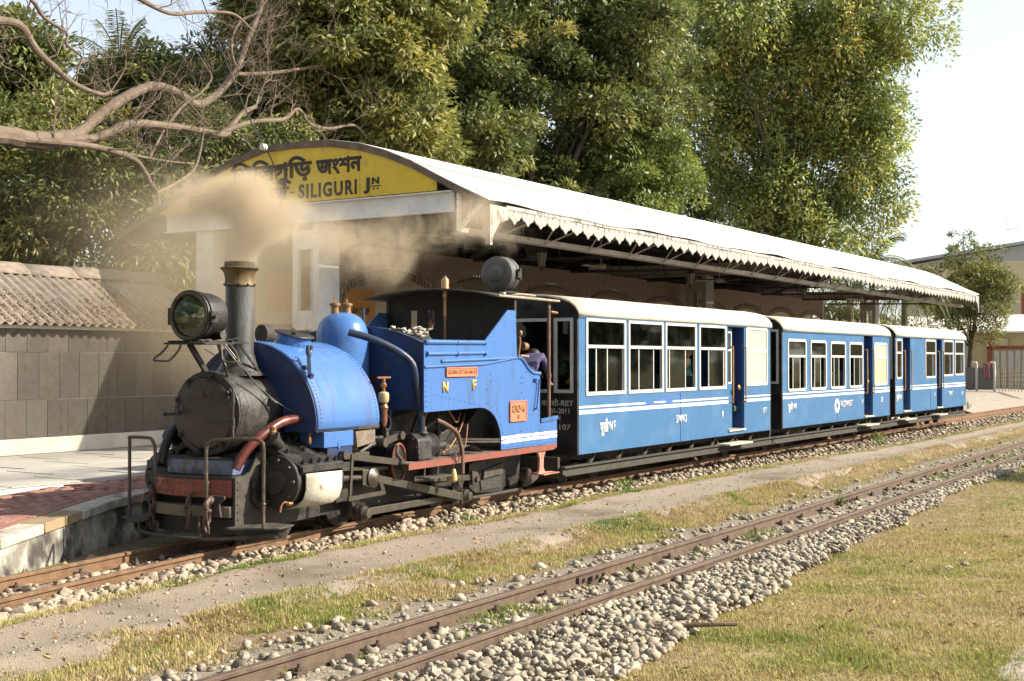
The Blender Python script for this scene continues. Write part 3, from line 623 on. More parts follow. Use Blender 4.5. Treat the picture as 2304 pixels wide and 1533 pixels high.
# fretwork arcade of vertical boards with pointed ends
fw_ = empty('fretwork_screen', (17.9,15.0,.0), 0, 'long taupe fretwork screen of shaped boards in arches below the canopy', 'screen')
ARCH = 3.0; nb = 29; bwid = ARCH/nb
for a in range(-1, 9):
    for i in range(nb):
        xc = a*ARCH + (i+.5)*bwid; u = abs((i+.5)/nb-.5)*2            # 0 at the crown, 1 at the spring
        if xc < -1.0 or xc > 26.6: continue
        ze = 3.36-.62*(1-math.sqrt(max(0,1-(u*.97)**2))) ; h = bwid/2-.004
        m = MB().prism([(xc-h,3.80),(xc+h,3.80),(xc+h,ze+.2),(xc+h*.3,ze+.15),(xc+h*.25,ze+.11),(xc+h*.9,ze+.05),(xc,ze-.03),(xc-h*.9,ze+.05),(xc-h*.25,ze+.11),(xc-h*.3,ze+.15),(xc-h,ze+.2)], 'y', -.012+random.uniform(-.002,.002), .012)
        m.build('fret_board', TAUPE, fw_, smooth=0)
    if a < 8 and a >= 0:
        poly = [(a*ARCH+ARCH*.5+ARCH*.5*math.sin(t), 3.49-.62*(1-math.cos(t))) for t in np.linspace(-1.5,1.5,25)]; poly2 = [(p[0],p[1]-.13) for p in poly][::-1]
        MB().prism(poly+poly2, 'y', .02, .035).build('arch_gap_shade', DARKW, fw_, smooth=0)  # dark strip standing in for the shaded space behind the board gaps
MB().box(-1,26.6,-.03,.03,3.80,3.87).build('head_rail', TAUPE, fw_, smooth=0)
for a in range(0, 10):
    MB().box(a*ARCH-.05,a*ARCH+.05,.04,.14,.36,3.8).build('screen_post', TAUPE, fw_, smooth=0)
MB().box(26.6,26.68,-.04,.06,.36,3.9).build('end_post', WHITE, fw_, smooth=0)
# painted panels
def panel(x, y, w, h, z, label, txt=None):
    t = empty('sign_board', (x,y,z), 0, label, 'sign')
    pts = [(0,0),(.12,.10),(.12,0),(w-.1,0),(w,.16),(w-.06,h*.5),(w,h-.16),(w-.1,h),(.05,h),(0,h-.14),(.06,h*.5)]
    MB().prism(pts,'y',-.02,.0).build('panel', ORANGE, t, smooth=0)
    if txt: text('lettering', txt, LETDARK, t, (.22,-.024,h*.34), w=w-.45, h=.13, bold=.012)
    return t
panel(18.75,15.93,1.25,.74,2.40,'orange sign board lettered in black on the wall left of the cab roof','BATASIA LOOP')
panel(16.9,15.95,1.1,.68,2.66,'orange wall board behind the chimney smoke',None)
panel(23.2,15.93,1.2,.6,2.62,'orange wall board above the cab roof beside the rear lamp',None)
# ================================================================ platform canopy
RWHITE = M('roof_sheet_white', (.80,.775,.70), (.72,.69,.61), rough=.55, scale=3, c3=(.56,.50,.42), s3=1.4, lo3=.62, hi3=.75)
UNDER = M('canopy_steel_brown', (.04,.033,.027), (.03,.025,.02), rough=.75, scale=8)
BEAMW = M('beam_white_paint', (.72,.715,.70), (.62,.61,.58), rough=.5, scale=5, c3=(.45,.42,.37), s3=6, lo3=.62, hi3=.72)
BEAMG = M('beam_grey_paint', (.34,.31,.27), (.27,.24,.21), rough=.6, scale=6)
YEL = M('yellow_enamel', (.70,.50,.035), (.63,.44,.03), rough=.45, scale=3, c3=(.40,.28,.06), s3=2.2, lo3=.6, hi3=.75, bump=.05)
VALW = M('valance_peeling_white', (.33,.315,.285), (.13,.118,.105), rough=.8, scale=9, lo=.5, hi=.62, bump=.25, bscale=40, stretch=(1,1,.5))
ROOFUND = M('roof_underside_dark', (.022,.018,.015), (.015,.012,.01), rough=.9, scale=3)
cp = empty('platform_canopy', (16,0,0), 0, 'long white corrugated canopy with curved yellow gable over the platform', 'canopy')
CL = 33.2
RP = [(10.58,4.17),(11.06,4.40),(11.52,4.63),(11.99,4.87),(12.53,5.09),(13.07,5.25),(13.68,5.36),(14.4,5.40),(15.12,5.39),(15.96,5.21),(16.94,4.85),(17.79,4.49),(18.81,4.07)]
def sag(x, y): return .02*np.sin(x*1.1+1)*np.clip((11.6-y)/1,0,1) + .012*np.sin(x*2.7)*np.clip((11.3-y)/.7,0,1)
for i in range(4):
    a = i*CL/4; sheet_obj('roof_sheet', np.arange(a-.0, a+CL/4+.05, .0152), [(p[0],p[1]+.006*(i%2)) for p in (RP[:4] if True else RP)], .076, .011, RWHITE, cp, .006, lambda x,y: sag(x,y))
for i in range(4):
    a = i*CL/4; sheet_obj('roof_sheet', np.arange(a, a+CL/4+.05, .0152), [(p[0],p[1]+.012+.006*(i%2)) for p in RP[3:8]], .076, .011, RWHITE, cp, .006)
sheet_obj('roof_sheet', np.arange(0,CL,.02), [(p[0],p[1]) for p in RP[7:]], .076, .011, RWHITE, cp, .006)
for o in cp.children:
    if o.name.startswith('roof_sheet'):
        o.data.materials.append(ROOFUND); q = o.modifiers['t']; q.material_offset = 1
sc_ = MB()
for yy, zz in ((11.0,4.39),(12.3,5.03)):
    for k in range(int(CL/.9)): sc_.lathe([(.012,0),(.01,.02),(.004,.045)], (k*.9+.3,yy,zz+.005), (0,-.45,.9), 6)
sc_.build('roof_screw_row', M('screw_rust', (.2,.12,.08), rough=.8), cp, kind='stuff')
lap = MB(); lap.tube([(x, 10.98, 4.385+float(sag(np.array(x),np.array(10.98)))+.012) for x in np.arange(0.2,CL,.4)], .008, 5); lap.build('sheet_lap', M('lap_rust', (.42,.33,.24), (.3,.22,.16), rough=.8, scale=20), cp)
# barge edge following the curve of the gable
for X in (-.06, CL+.0):
    m = MB(); vs = []; k = len(RP)
    for p in RP: vs += [(X,p[0],p[1]-.10),(X,p[0],p[1]+.012),(X+.06,p[0],p[1]+.012),(X+.06,p[0],p[1]-.10)]
    fs = [];
    for i in range(k-1):
        for j in range(4): fs.append((i*4+j,i*4+(j+1)%4,(i+1)*4+(j+1)%4,(i+1)*4+j))
    m.add(vs,fs).build('barge_board', M('barge_dark', (.10,.075,.055), (.2,.15,.11), rough=.85, scale=6), cp, smooth=0)
# yellow gable sign board in three sheets, with lettering
def zr(y): return float(np.interp(y, [p[0] for p in RP], [p[1] for p in RP]))
gb = None
cuts = [11.52,13.05,14.9,16.4,17.72]
for i in range(len(cuts)-1):
    y0, y1 = cuts[i]+.004, cuts[i+1]-.004; ys_ = np.linspace(y0,y1,9)
    poly = [(y0,4.385)]+[(y1,4.385)]+[(y, zr(y)-.085) for y in ys_[::-1]]
    b = MB().prism(poly,'x',-.03,-.005).build('gable_panel', YEL, cp, smooth=0)
    if i == 1: gb = b
RX = (R(90),0,R(-90))
text('lettering', '\u09bf\u09b6\u09bf\u09b2\u0997\u09c1\u09bf\u09a1\u09bc', LETDARK, gb, (-.034,15.92,4.70), RX, w=1.85, h=.47, outline=.042)
text('lettering', '\u099c\u0982\u09b6\u09a8', LETDARK, gb, (-.034,13.98,4.79), RX, w=.97, h=.29, outline=.042)
text('lettering', '\u0938\u093f\u0932\u0940\u0917\u0941\u0921\u093c\u0940 \u091c\u0902'.replace('\u0938\u093f','\u093f\u0938'), LETDARK, gb, (-.034,17.0,4.36), RX, w=2.42, h=.40, outline=.042)
MB().box(-.036,-.031,14.44,14.56,4.545,4.575).build('lettering', M('dash_red',(.22,.05,.03)), gb, smooth=0)
text('lettering', 'SILIGURI', LETDARK, gb, (-.034,14.36,4.44), RX, w=1.25, h=.245, bold=.035, space=1.22)
text('lettering', 'J', LETDARK, gb, (-.034,12.97,4.43), RX, w=.13, h=.26, bold=.05)
text('lettering', 'N', LETDARK, gb, (-.034,12.80,4.575), RX, w=.15, h=.11, bold=.05)
MB().box(-.036,-.031,12.62,12.82,4.535,4.552).build('lettering', LETDARK, gb, smooth=0)
for q in (12.76,12.68): MB().cyl((-.036,q,4.50),(-.031,q,4.50),.018,n=10).build('lettering', LETDARK, gb)
# gable and bay beams on the central posts
def chan(x, mat, name='beam'):
    m = MB(); m.box(x-.02,x+.0,11.24,17.6,4.04,4.37); m.box(x-.09,x-.02,11.24,17.6,4.35,4.372); m.box(x-.09,x-.02,11.24,17.6,4.04,4.062); o = m.build(name, mat, cp, smooth=0)
    r = MB()
    for y in (11.30,11.42,14.12,14.22,17.45):
        for z in (4.11,4.2,4.3): r.rivet((x-.02,y,z),(-1,0,0),.016)
    r.build('rivet_row', mat, cp, kind='stuff')
    MB().box(x-.03,x-.021,11.26,11.46,4.06,4.35).build('splice_plate', mat, cp, smooth=0)
chan(.06, BEAMW)
for X in (15.9, 31.6): chan(X, BEAMG)
def column(x, mat, arms=True):
    yb = 14.3; m = MB()
    for y0 in (-.31,.15): m.box(x,x+.08,yb+y0,yb+y0+.12,.36,4.04); m.box(x+.45,x+.53,yb+y0,yb+y0+.12,.36,4.04)
    m.box(x+.08,x+.45,yb-.31,yb-.295,.36,4.04)
    m.build('post', mat, cp, smooth=0)
    r = MB()
    for z in (1.0,2.25,3.6): MB().box(x-.012,x-.0,yb-.30,yb+.26,z,z+.32).build('batten_plate', mat, cp, smooth=0, bevel=.004)
    for z in (1.0,2.25,3.6):
        for y in (-.25,.21):
            for q in (.05,.16,.27): r.rivet((x-.012,yb+y,z+q),(-1,0,0),.017)
    r.build('rivet_row', mat, cp, kind='stuff')
MB().box(.05,.45,16.42,16.86,.36,4.04).build('side_post', BEAMW, cp, smooth=0, bevel=.012); column(.05, BEAMW); column(15.9, BEAMG); column(31.6, BEAMG)
# eave truss: white bracket at the gable, longitudinal channel and V rods
br = MB(); br.bar((.02,11.13,4.36),(.02,11.13,3.74),.05,.06); br.bar((.02,11.13,3.76),(.02,10.72,4.12),.05,.06); br.build('eave_bracket', BEAMW, cp, smooth=0)
rv = MB()
for t in (.2,.4,.6,.8): rv.rivet((-.006,11.13-.41*t,3.76+.36*t),(-1,0,0),.012); rv.rivet((-.006,11.13,3.78+.55*t),(-1,0,0),.012)
rv.build('rivet_row', LETDARK, cp, kind='stuff')
pu = MB(); pu.box(.02,CL-.2,11.10,11.16,3.71,3.80); pu.box(.02,CL-.2,11.16,11.24,3.70,3.712); pu.build('eave_channel', BEAMG, cp, smooth=0)
vr = MB(); X = .9
while X < CL-1: vr.tube([(X,11.06,3.70),(X-.12,10.7,4.08)],.013,6); vr.tube([(X,11.06,3.70),(X+.95,10.75,4.08)],.013,6); X += 1.55
vr.build('truss_rod', BEAMG, cp)
for X in np.arange(2.0, CL, 4.1):
    m = MB(); m.bar((X,10.7,4.10),(X,14.4,5.28),.06,.08); m.bar((X,14.4,5.28),(X,18.7,4.02),.06,.08); m.bar((X,11.1,3.76),(X,17.7,3.90),.05,.05)
    for a in np.linspace(11.3,17.5,9): m.tube([(X,a,3.78+.02*(a-11.3)),(X,a+.35,zr(a+.35)-.14)],.014,5)
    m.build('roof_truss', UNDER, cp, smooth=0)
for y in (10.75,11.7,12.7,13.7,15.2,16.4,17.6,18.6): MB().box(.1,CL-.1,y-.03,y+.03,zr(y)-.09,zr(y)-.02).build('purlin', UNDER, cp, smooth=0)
# valance of pointed boards along the eave
x = .62; vb = []
for k in range(3):
    w = .395; z1 = 0.0; m = MB().prism([(0.004,0),(w-.004,0),(w-.004,-.105-.01*k),(w*.82,-.17),(w*.68,-.18),(w*.5,-.25+.012*k),(w*.32,-.18),(w*.18,-.17),(0.004,-.105-.01*k)],'y',-.012,.012); me = m.mesh('valance_board'); me.materials.append(VALW); vb.append(me)
while x < CL-.5:
    shared('valance_board', random.choice(vb), cp, (x,10.62+random.uniform(-.006,.006),4.10+.02*math.sin(x*1.1+1)+random.uniform(-.006,.004)), (random.uniform(-.03,.03),random.uniform(-.02,.02),0)); x += .395
MB().box(.55,CL-.2,10.60,10.64,4.09,4.15).build('fascia', VALW, cp, smooth=0)
def corner(x, sgn):
    m = MB(); m.prism([(10.95,4.22),(10.60,4.10),(10.60,3.52),(10.65,3.50),(10.66,3.62),(10.72,3.80),(10.86,3.88),(10.97,3.92)],'x',x-.012,x+.012); m.build('corner_board', VALW, cp, smooth=0)
    m = MB(); m.prism([(x,4.12),(x+sgn*.52,4.11),(x+sgn*.52,3.93),(x+sgn*.28,3.86),(x+sgn*.1,3.66),(x+sgn*.06,3.50),(x,3.50)],'y',10.575,10.597); m.build('corner_board', VALW, cp, smooth=0)
corner(.05,1); corner(CL-.05,-1)
# ceiling fans, lanterns, insulator and wire
FANM = M('fan_cream', (.35,.31,.25), (.28,.25,.2), rough=.5, scale=10)
def fan(x, y, z, a, label):
    t = empty('ceiling_fan', (x,y,z), a, label, 'fan', 'ceiling fans under the canopy')
    MB().lathe([(.02,.06),(.11,.05),(.12,0),(.09,-.05),(.02,-.06)],n=18).build('motor', FANM, t)
    MB().cyl((0,0,.05),(0,0,.75),.016,n=8).build('down_rod', FANM, t)
    bl = MB().prism([(.1,-.03),(.2,-.065),(.62,-.075),(.64,.055),(.2,.05),(.1,.03)],'z',-.006,.0).mesh('blade'); bl.materials.append(FANM)
    for k in range(3): shared('blade', bl, t, (0,0,0), (R(10),0,k*2.094))
fan(18.3,13.0,3.95,.3,'ceiling fan nearest the yellow gable'); fan(23.9,12.9,3.75,.9,'second ceiling fan from the yellow gable, above the rear lamp'); fan(29.8,12.7,3.75,.2,'third ceiling fan from the yellow gable'); fan(36.0,12.7,3.75,1.4,'fourth ceiling fan from the yellow gable'); fan(41.5,12.7,3.75,.6,'fifth ceiling fan, towards the far end of the canopy')
IRON = M('black_iron', (.025,.022,.02), (.05,.045,.04), rough=.5, scale=12)
LGL = M('lantern_glass', (.25,.24,.2), rough=.2)
def lantern(x, y, z, label, arm=None):
    t = empty('hanging_lantern', (x,y,z), 0, label, 'lantern', 'lanterns under the canopy')
    g = MB().lathe([(.06,-.2),(.1,.05),(.1,.06)],n=6).build('glass', LGL, t, smooth=0)
    m = MB(); m.lathe([(.12,.06),(.05,.15),(.02,.2)],n=6); m.lathe([(.02,-.28),(.065,-.2)],n=6)
    for k in range(6): a = k*math.pi/3; m.tube([(.062*math.cos(a),.062*math.sin(a),-.2),(.102*math.cos(a),.102*math.sin(a),.06)],.008,5)
    m.build('cage', IRON, t, smooth=0)
    if arm: MB().tube(smooth_path([(0,0,-.28),(arm*.1,0,-.36),(arm*.35,0,-.33),(arm*.42,0,-.1)],4),.015,6).build('bracket_arm', IRON, t)
    else: MB().cyl((0,0,.2),(0,0,.75),.01,n=6).build('chain', IRON, t)
lantern(20.6,12.4,3.72,'lantern hanging under the canopy near the rear lamp'); lantern(27.4,12.4,3.72,'lantern hanging under the canopy above the first coach'); lantern(35.2,12.4,3.72,'lantern hanging under the canopy above the second coach')
lantern(31.4,14.05,2.95,'wall lantern left of the middle canopy post',1); lantern(33.0,13.95,2.95,'wall lantern right of the middle canopy post',-1)
PORC = M('porcelain', (.66,.6,.5), (.5,.44,.36), rough=.3, scale=20)
ins = empty('insulator', (15.86,15.05,5.36), 0, 'cream porcelain insulator at the top of the yellow gable', 'insulator')
MB().lathe([(.02,-.06),(.055,-.055),(.06,-.03),(.045,-.015),(.06,.0),(.06,.03),(.045,.05),(.02,.055)],axis=(1,0,0),n=20).build('body', PORC, ins); MB().cyl((0,0,0),(.15,0,0),.012,n=8).build('pin', IRON, ins)
cb = MB(); cb.tube(smooth_path([(15.84,15.05,5.38),(16.2,15.9,6.3),(16.6,17.0,7.8),(17.2,18.4,9.6),(18.2,20.2,12)],6), .012, 6); tag(cb.build('power_cable', IRON), 'black cable rising from the gable insulator into the bare branches', 'cable')
cb = MB(); cb.tube(smooth_path([(15.85,15.0,5.34),(15.93,14.92,5.1),(15.94,14.8,4.7),(15.93,14.72,4.3)],6), .012, 6); tag(cb.build('power_cable', IRON), 'black cable hanging down over the yellow gable board', 'cable')
# ================================================================ coaches
CB1 = M('coach_blue_paint', (.042,.135,.285), (.035,.112,.24), rough=.38, scale=2.2, c3=(.075,.17,.31), s3=1.3, lo3=.52, hi3=.75, bump=.10, bscale=2.2, rvar=.1)
CB2 = M('coach_blue_dark', (.03,.065,.24), (.025,.05,.19), rough=.4, scale=3)
CWH = M('coach_white_line', (.74,.74,.72), (.62,.62,.6), rough=.5, scale=8)
CROOF = M('coach_roof_cream', (.64,.56,.44), (.54,.46,.35), rough=.75, scale=4, bump=.08, bscale=25, c3=(.42,.34,.25), s3=1.6, lo3=.58, hi3=.75)
CBLK = M('coach_end_black', (.012,.011,.012), (.022,.02,.02), rough=.42, scale=6, bump=.05)
ALU = M('window_aluminium', (.60,.59,.55), (.48,.46,.42), rough=.45, metal=.15, scale=9)
CREAMP = M('opaque_pane', (.42,.48,.36), (.37,.42,.32), rough=.25, scale=3)
CREAMQ = M('opaque_pane_yellow', (.5,.43,.27), (.42,.37,.25), rough=.3, scale=3)
UFR = M('underframe_grime', (.034,.029,.023), (.07,.06,.047), rough=.9, scale=8, bump=.3, bscale=40)
BRASS = M('brass_rail', (.55,.32,.09), (.4,.22,.06), rough=.35, metal=.75, scale=12)
STEPM = M('step_pale', (.42,.43,.33), (.34,.34,.26), rough=.8, scale=9)
SEAT = M('seat_green', (.06,.10,.08), (.045,.08,.065), rough=.6, scale=6)
INSIDE = M('coach_interior', (.16,.15,.13), (.12,.11,.1), rough=.6, scale=3)
def glass_mat(name, tint, refl):
    m = bpy.data.materials.new(name); m.use_nodes = True; N = m.node_tree.nodes; L = m.node_tree.links; N.remove(_p(m))
    t = N.new('ShaderNodeBsdfTransparent'); t.inputs['Color'].default_value = (*tint,1)
    g = N.new('ShaderNodeBsdfGlossy'); g.inputs['Roughness'].default_value = .04; g.inputs['Color'].default_value = (.9,.95,.93,1)
    d = N.new('ShaderNodeBsdfDiffuse'); d.inputs['Color'].default_value = (.32,.33,.28,1)
    fr = N.new('ShaderNodeLayerWeight'); pw = N.new('ShaderNodeMath'); pw.operation = 'POWER'; pw.inputs[1].default_value = 5.0; L.new(fr.outputs['Facing'], pw.inputs[0])
    ad = N.new('ShaderNodeMath'); ad.operation = 'ADD'; ad.use_clamp = True; ad.inputs[1].default_value = refl; L.new(pw.outputs[0], ad.inputs[0])
    mx = N.new('ShaderNodeMixShader'); L.new(ad.outputs[0], mx.inputs[0]); L.new(t.outputs[0], mx.inputs[1]); L.new(g.outputs[0], mx.inputs[2])
    n = N.new('ShaderNodeTexNoise'); n.inputs['Scale'].default_value = 5; n.inputs['Detail'].default_value = 6; tc = N.new('ShaderNodeTexCoord'); L.new(tc.outputs['Object'], n.inputs['Vector'])
    mr = N.new('ShaderNodeMapRange'); mr.inputs['From Min'].default_value = .4; mr.inputs['From Max'].default_value = .8; mr.inputs['To Min'].default_value = .0; mr.inputs['To Max'].default_value = .02; L.new(n.outputs['Fac'], mr.inputs['Value'])
    m2 = N.new('ShaderNodeMixShader'); L.new(mr.outputs[0], m2.inputs[0]); L.new(mx.outputs[0], m2.inputs[1]); L.new(d.outputs[0], m2.inputs[2])
    L.new(m2.outputs[0], N['Material Output'].inputs['Surface']); return m
GLASS = glass_mat('dusty_window_glass', (.30,.38,.355), .02)
def holed_wall(rects, x0, x1, z0, z1, y0, y1):
    """a wall of thickness y0..y1 with rectangular openings"""
    xs = sorted(set([x0,x1]+[r[0] for r in rects]+[r[1] for r in rects])); zs = sorted(set([z0,z1]+[r[2] for r in rects]+[r[3] for r in rects])); m = MB()
    hole = lambda i, j: not (0 <= i < len(xs)-1 and 0 <= j < len(zs)-1) or any(r[0]-1e-6 <= (xs[i]+xs[i+1])/2 <= r[1] and r[2]-1e-6 <= (zs[j]+zs[j+1])/2 <= r[3] for r in rects)
    for i in range(len(xs)-1):
        for j in range(len(zs)-1):
            if hole(i,j): continue
            a,b,c,d = xs[i],xs[i+1],zs[j],zs[j+1]
            m.add([(a,y0,c),(b,y0,c),(b,y0,d),(a,y0,d)],[(0,1,2,3)]); m.add([(a,y1,c),(b,y1,c),(b,y1,d),(a,y1,d)],[(3,2,1,0)])
            if hole(i-1,j): m.add([(a,y0,c),(a,y0,d),(a,y1,d),(a,y1,c)],[(0,1,2,3)])
            if hole(i+1,j): m.add([(b,y0,c),(b,y0,d),(b,y1,d),(b,y1,c)],[(3,2,1,0)])
            if hole(i,j-1): m.add([(a,y0,c),(b,y0,c),(b,y1,c),(a,y1,c)],[(3,2,1,0)])
            if hole(i,j+1): m.add([(a,y0,d),(b,y0,d),(b,y1,d),(a,y1,d)],[(0,1,2,3)])
    return m
def rring(x0,x1,z0,z1,w,r,ya,yb):
    """rounded rectangular frame"""
    def rr(a,b,c,d,r):
        return arc((b-r,d-r),r,0,90,4)+arc((a+r,d-r),r,90,180,4)+arc((a+r,c+r),r,180,270,4)+arc((b-r,c+r),r,270,360,4)
    o = rr(x0,x1,z0,z1,r); i = rr(x0+w,x1-w,z0+w,z1-w,max(r-w,.008)); n = len(o); m = MB()
    m.add([(p[0],ya,p[1]) for p in o]+[(p[0],ya,p[1]) for p in i]+[(p[0],yb,p[1]) for p in o]+[(p[0],yb,p[1]) for p in i],
      [(k,n+k,n+(k+1)%n,(k+1)%n) for k in range(n)]+[(k,(k+1)%n,2*n+(k+1)%n,2*n+k) for k in range(n)]+[(n+k,3*n+k,3*n+(k+1)%n,n+(k+1)%n) for k in range(n)])
    return m
HW = .98
def window(t, x0, x1, z0, z1, zb, r, opened, fw=.05, y=-HW, opaque=None):
    w = rring(x0,x1,z0,z1,fw,r,y-.014,y+.03).build('window', ALU, t, smooth=20)
    MB().box(x0+fw,x1-fw,y-.010,y+.02,zb-.022,zb+.022).build('glazing_bar', ALU, w, smooth=0)
    if opaque:
        MB().box(x0+fw-.01,x1-fw+.01,y+.0,y+.008,zb+.022,z1-fw+.01).build('pane', opaque[0], w, smooth=0); MB().box(x0+fw-.01,x1-fw+.01,y+.0,y+.008,z0+fw-.01,zb-.022).build('pane', opaque[1], w, smooth=0); return
    MB().box(x0+fw-.01,x1-fw+.01,y+.004,y+.008,zb+.02,z1-fw+.01).build('pane', GLASS, w, smooth=0)
    W = x1-x0-2*fw
    for k, (a, b) in enumerate(opened):                       # sliding lower panes cover these fractions
        p = MB().box(x0+fw+a*W,x0+fw+b*W,y+.012+.012*k,y+.016+.012*k,z0+fw-.01,zb-.02).build('pane', GLASS, w, smooth=0)
        for q in (a,b): MB().box(x0+fw+q*W-.011,x0+fw+q*W+.011,y+.008+.012*k,y+.02+.012*k,z0+fw-.005,zb-.02).build('sash_stile', ALU, w, smooth=0)
def coach(loc, rz, L, label, wins, doors, texts, zt=2.36, endtext=None, dz=.47, worn=False):
    t = empty('passenger_coach', loc, rz, label, 'railway coach')
    holes = [(w[0]+.02,w[1]-.02,w[2]+.02,w[3]-.02) for w in wins] + [(d[0],d[1],d[2],d[3]) for d in doors]
    holed_wall(holes,0,L,dz,zt,-HW,-HW+.045).build('side_panel', CB1, t, smooth=0)
    far = [(x,x+.95,1.3,2.25) for x in np.arange(.3,L-1,1.25)]
    holed_wall(far,0,L,dz,zt,HW-.045,HW).build('far_side_panel', CB1, t, smooth=0)
    for f in far: MB().box(f[0],f[1],HW-.03,HW-.025,f[2],f[3]).build('pane', GLASS, t, smooth=0)
    # roof with rounded shoulders
    half = [(-HW-.03,zt-.015),(-HW-.025,zt+.05),(-HW+.03,zt+.13),(-HW+.12,zt+.2),(-HW+.26,zt+.245),(-HW+.5,zt+.285),(-HW+.75,zt+.305),(0,zt+.315)]
    sec = half+[(-p[0],p[1]) for p in half[-2::-1]]
    m = MB(); k = len(sec); xs = np.linspace(-.04,L+.04,9)
    m.add([(x,p[0],p[1]+random.uniform(-.003,.003)) for x in xs for p in sec],[(i*k+j,(i+1)*k+j,(i+1)*k+j+1,i*k+j+1) for i in range(8) for j in range(k-1)]); ro = m.build('roof', CROOF, t, smooth=50)
    sd = ro.modifiers.new('t','SOLIDIFY'); sd.thickness = .03
    for q in (L*.34,L*.67):
        MB().add([(q-.012,p[0],p[1]+.004) for p in sec]+[(q+.012,p[0],p[1]+.004) for p in sec],[(j,k+j,k+j+1,j+1) for j in range(k-1)]).build('roof_seam', CROOF, ro, smooth=50)
    rv = MB()
    for x in np.arange(.05,L,.11): rv.rivet((x,-HW-.03,zt+.012),(0,-1,0),.007)
    rv.build('rivet_row', CROOF, ro, kind='stuff')
    MB().box(-.03,L+.03,-HW-.02,-HW+.0,zt-.035,zt-.012).build('cornice', CB1, t, smooth=0)
    # ends, black; the front one has two windows
    for e, X in ((0,0.0),(1,L)):
        x0, x1 = (X-.045,X) if e == 0 else (X,X+.045)
        w_ = [(-.92,-.62,1.30,2.32),(-.56,.56,1.30,2.32),(.62,.92,1.30,2.32)] if e == 0 else []
        hw = holed_wall([(a+.02,b-.02,c+.02,d-.02) for a,b,c,d in w_],-HW,HW,dz,zt,0,.045); hw.v = [(x0+v[1],v[0],v[2]) for v in hw.v]; hw.f = [f[::-1] for f in hw.f]; eo = hw.build('end_panel', CBLK, t, smooth=0)
        MB().prism([(p[0]*.995,p[1]-.035) for p in sec]+[(HW,zt+.0),(-HW,zt+.0)],'x',x0,x1).build('roof_end', CBLK, t, smooth=0)
        for a,b,c,d in w_:
            wi = rring(a,b,c,d,.045,.012,0,.05); wi.v = [(x0-.012+v[1],v[0],v[2]) for v in wi.v]; wi.f = [f[::-1] for f in wi.f]; wo = wi.build('end_window', ALU, t, smooth=0)
            MB().box(x0+.01,x0+.015,a+.04,b-.04,c+.04,d-.04).build('pane', GLASS, wo, smooth=0)
    # gangway / headstock
    MB().box(-.05,0.0-.046,-.95,.95,.28,.469).build('headstock', UFR, t, smooth=0) if False else None
    MB().box(0.02,L-.02,-HW+.05,HW-.05,dz-.02,dz+.03).build('floor', UFR, t, smooth=0)
    # windows
    for w in wins: window(t, *w[:4], w[4], w[5], w[6] if len(w) > 6 else [], opaque=(w[7] if len(w) > 7 else None))
    # doors: recess with an open blue leaf
    for d in doors:
        x0,x1,z0,z1 = d[:4]
        r = MB(); r.box(x0-.02,x0,-HW+.045,-HW+.5,z0,z1); r.box(x1,x1+.02,-HW+.045,-HW+.5,z0,z1); r.build('door_recess', CB2, t, smooth=0)
        MB().box(x0-.01,x1+.01,-HW-.03,-HW+.4,z0-.03,z0).build('door_sill', STEPM, t, smooth=0)
        lf = d[4]; dd = MB().box(lf[0],lf[1],-HW+lf[2],-HW+lf[2]+.03,z0+.01,z1-.02).build('door', CB1, t, smooth=0, bevel=.006)
        if lf[1]-lf[0] > .25:
            wf = rring(lf[0]+.04,lf[1]-.03,1.34,z1-.07,.03,.02,-HW+lf[2]-.006,-HW+lf[2]).build('door_window', ALU, dd); MB().box(lf[0]+.06,lf[1]-.05,-HW+lf[2]-.004,-HW+lf[2]-.001,1.37,z1-.1).build('pane', M('dark_pane', (.03,.035,.035), rough=.1), dd, smooth=0)
            MB().box(lf[0]+.04,lf[1]-.03,-HW+lf[2]-.008,-HW+lf[2]-.0005,1.9,1.93).build('glazing_bar', ALU, dd, smooth=0)
        for hx in d[5]:
            h = MB(); h.tube(smooth_path([(hx,-HW,1.97),(hx,-HW-.05,1.96),(hx,-HW-.06,1.9),(hx,-HW-.06,1.1),(hx,-HW-.05,1.03),(hx,-HW,1.02)],4),.014,8); h.build('grab_rail', BRASS, t)
        if len(d) > 6: MB().lathe([(.0,0),(.05,.01),(.03,.03),(0,.035)],(d[6],-HW-.001,1.27),(0,-1,0),12).build('door_latch', BRASS, t)
        st = MB(); st.box(x0-.25,x1+.05,-HW-.14,-HW+.12,.305,.335); st.build('footstep', STEPM, t, smooth=0, bevel=.006)
        sbk = MB()
        for q in (x0-.15,x1-.05): sbk.bar((q,-HW+.1,.32),(q,-HW+.2,.44),.03,.02)
        sbk.build('step_bracket', UFR, t, smooth=0)
    # stripes, broken only at the doors
    segs = []; a = 0
    for d in sorted(doors): segs.append((a,d[0])); a = d[1]
    segs.append((a,L))
    for z0, z1 in ((1.097,1.122),(1.012,1.062)):
        for s in (segs if not (z0 > 1.08 and worn) else [(0,2.02),(2.32,2.72),(2.98,5.2),(5.93,L)]):
            if s[1]-s[0] > .02: MB().box(s[0]+.002,s[1]-.002,-HW-.003,-HW-.0003,z0+random.uniform(-.003,.003),z1+random.uniform(-.002,.002)).build('painted_stripe', CWH, t, smooth=0)
    for x in (L*.455,):
        if not any(d[0] < x < d[1] for d in doors): MB().box(x-.006,x+.006,-HW-.005,-HW-.0005,dz+.01,1.24).build('panel_seam', CB2, t, smooth=0)
    jv = MB()
    for x in np.arange(.06,L,.14):
        if not any(d[0] < x < d[1] for d in doors): jv.rivet((x,-HW,dz+.035),(0,-1,0),.006)
    jv.build('rivet_row', CB1, t, kind='stuff')
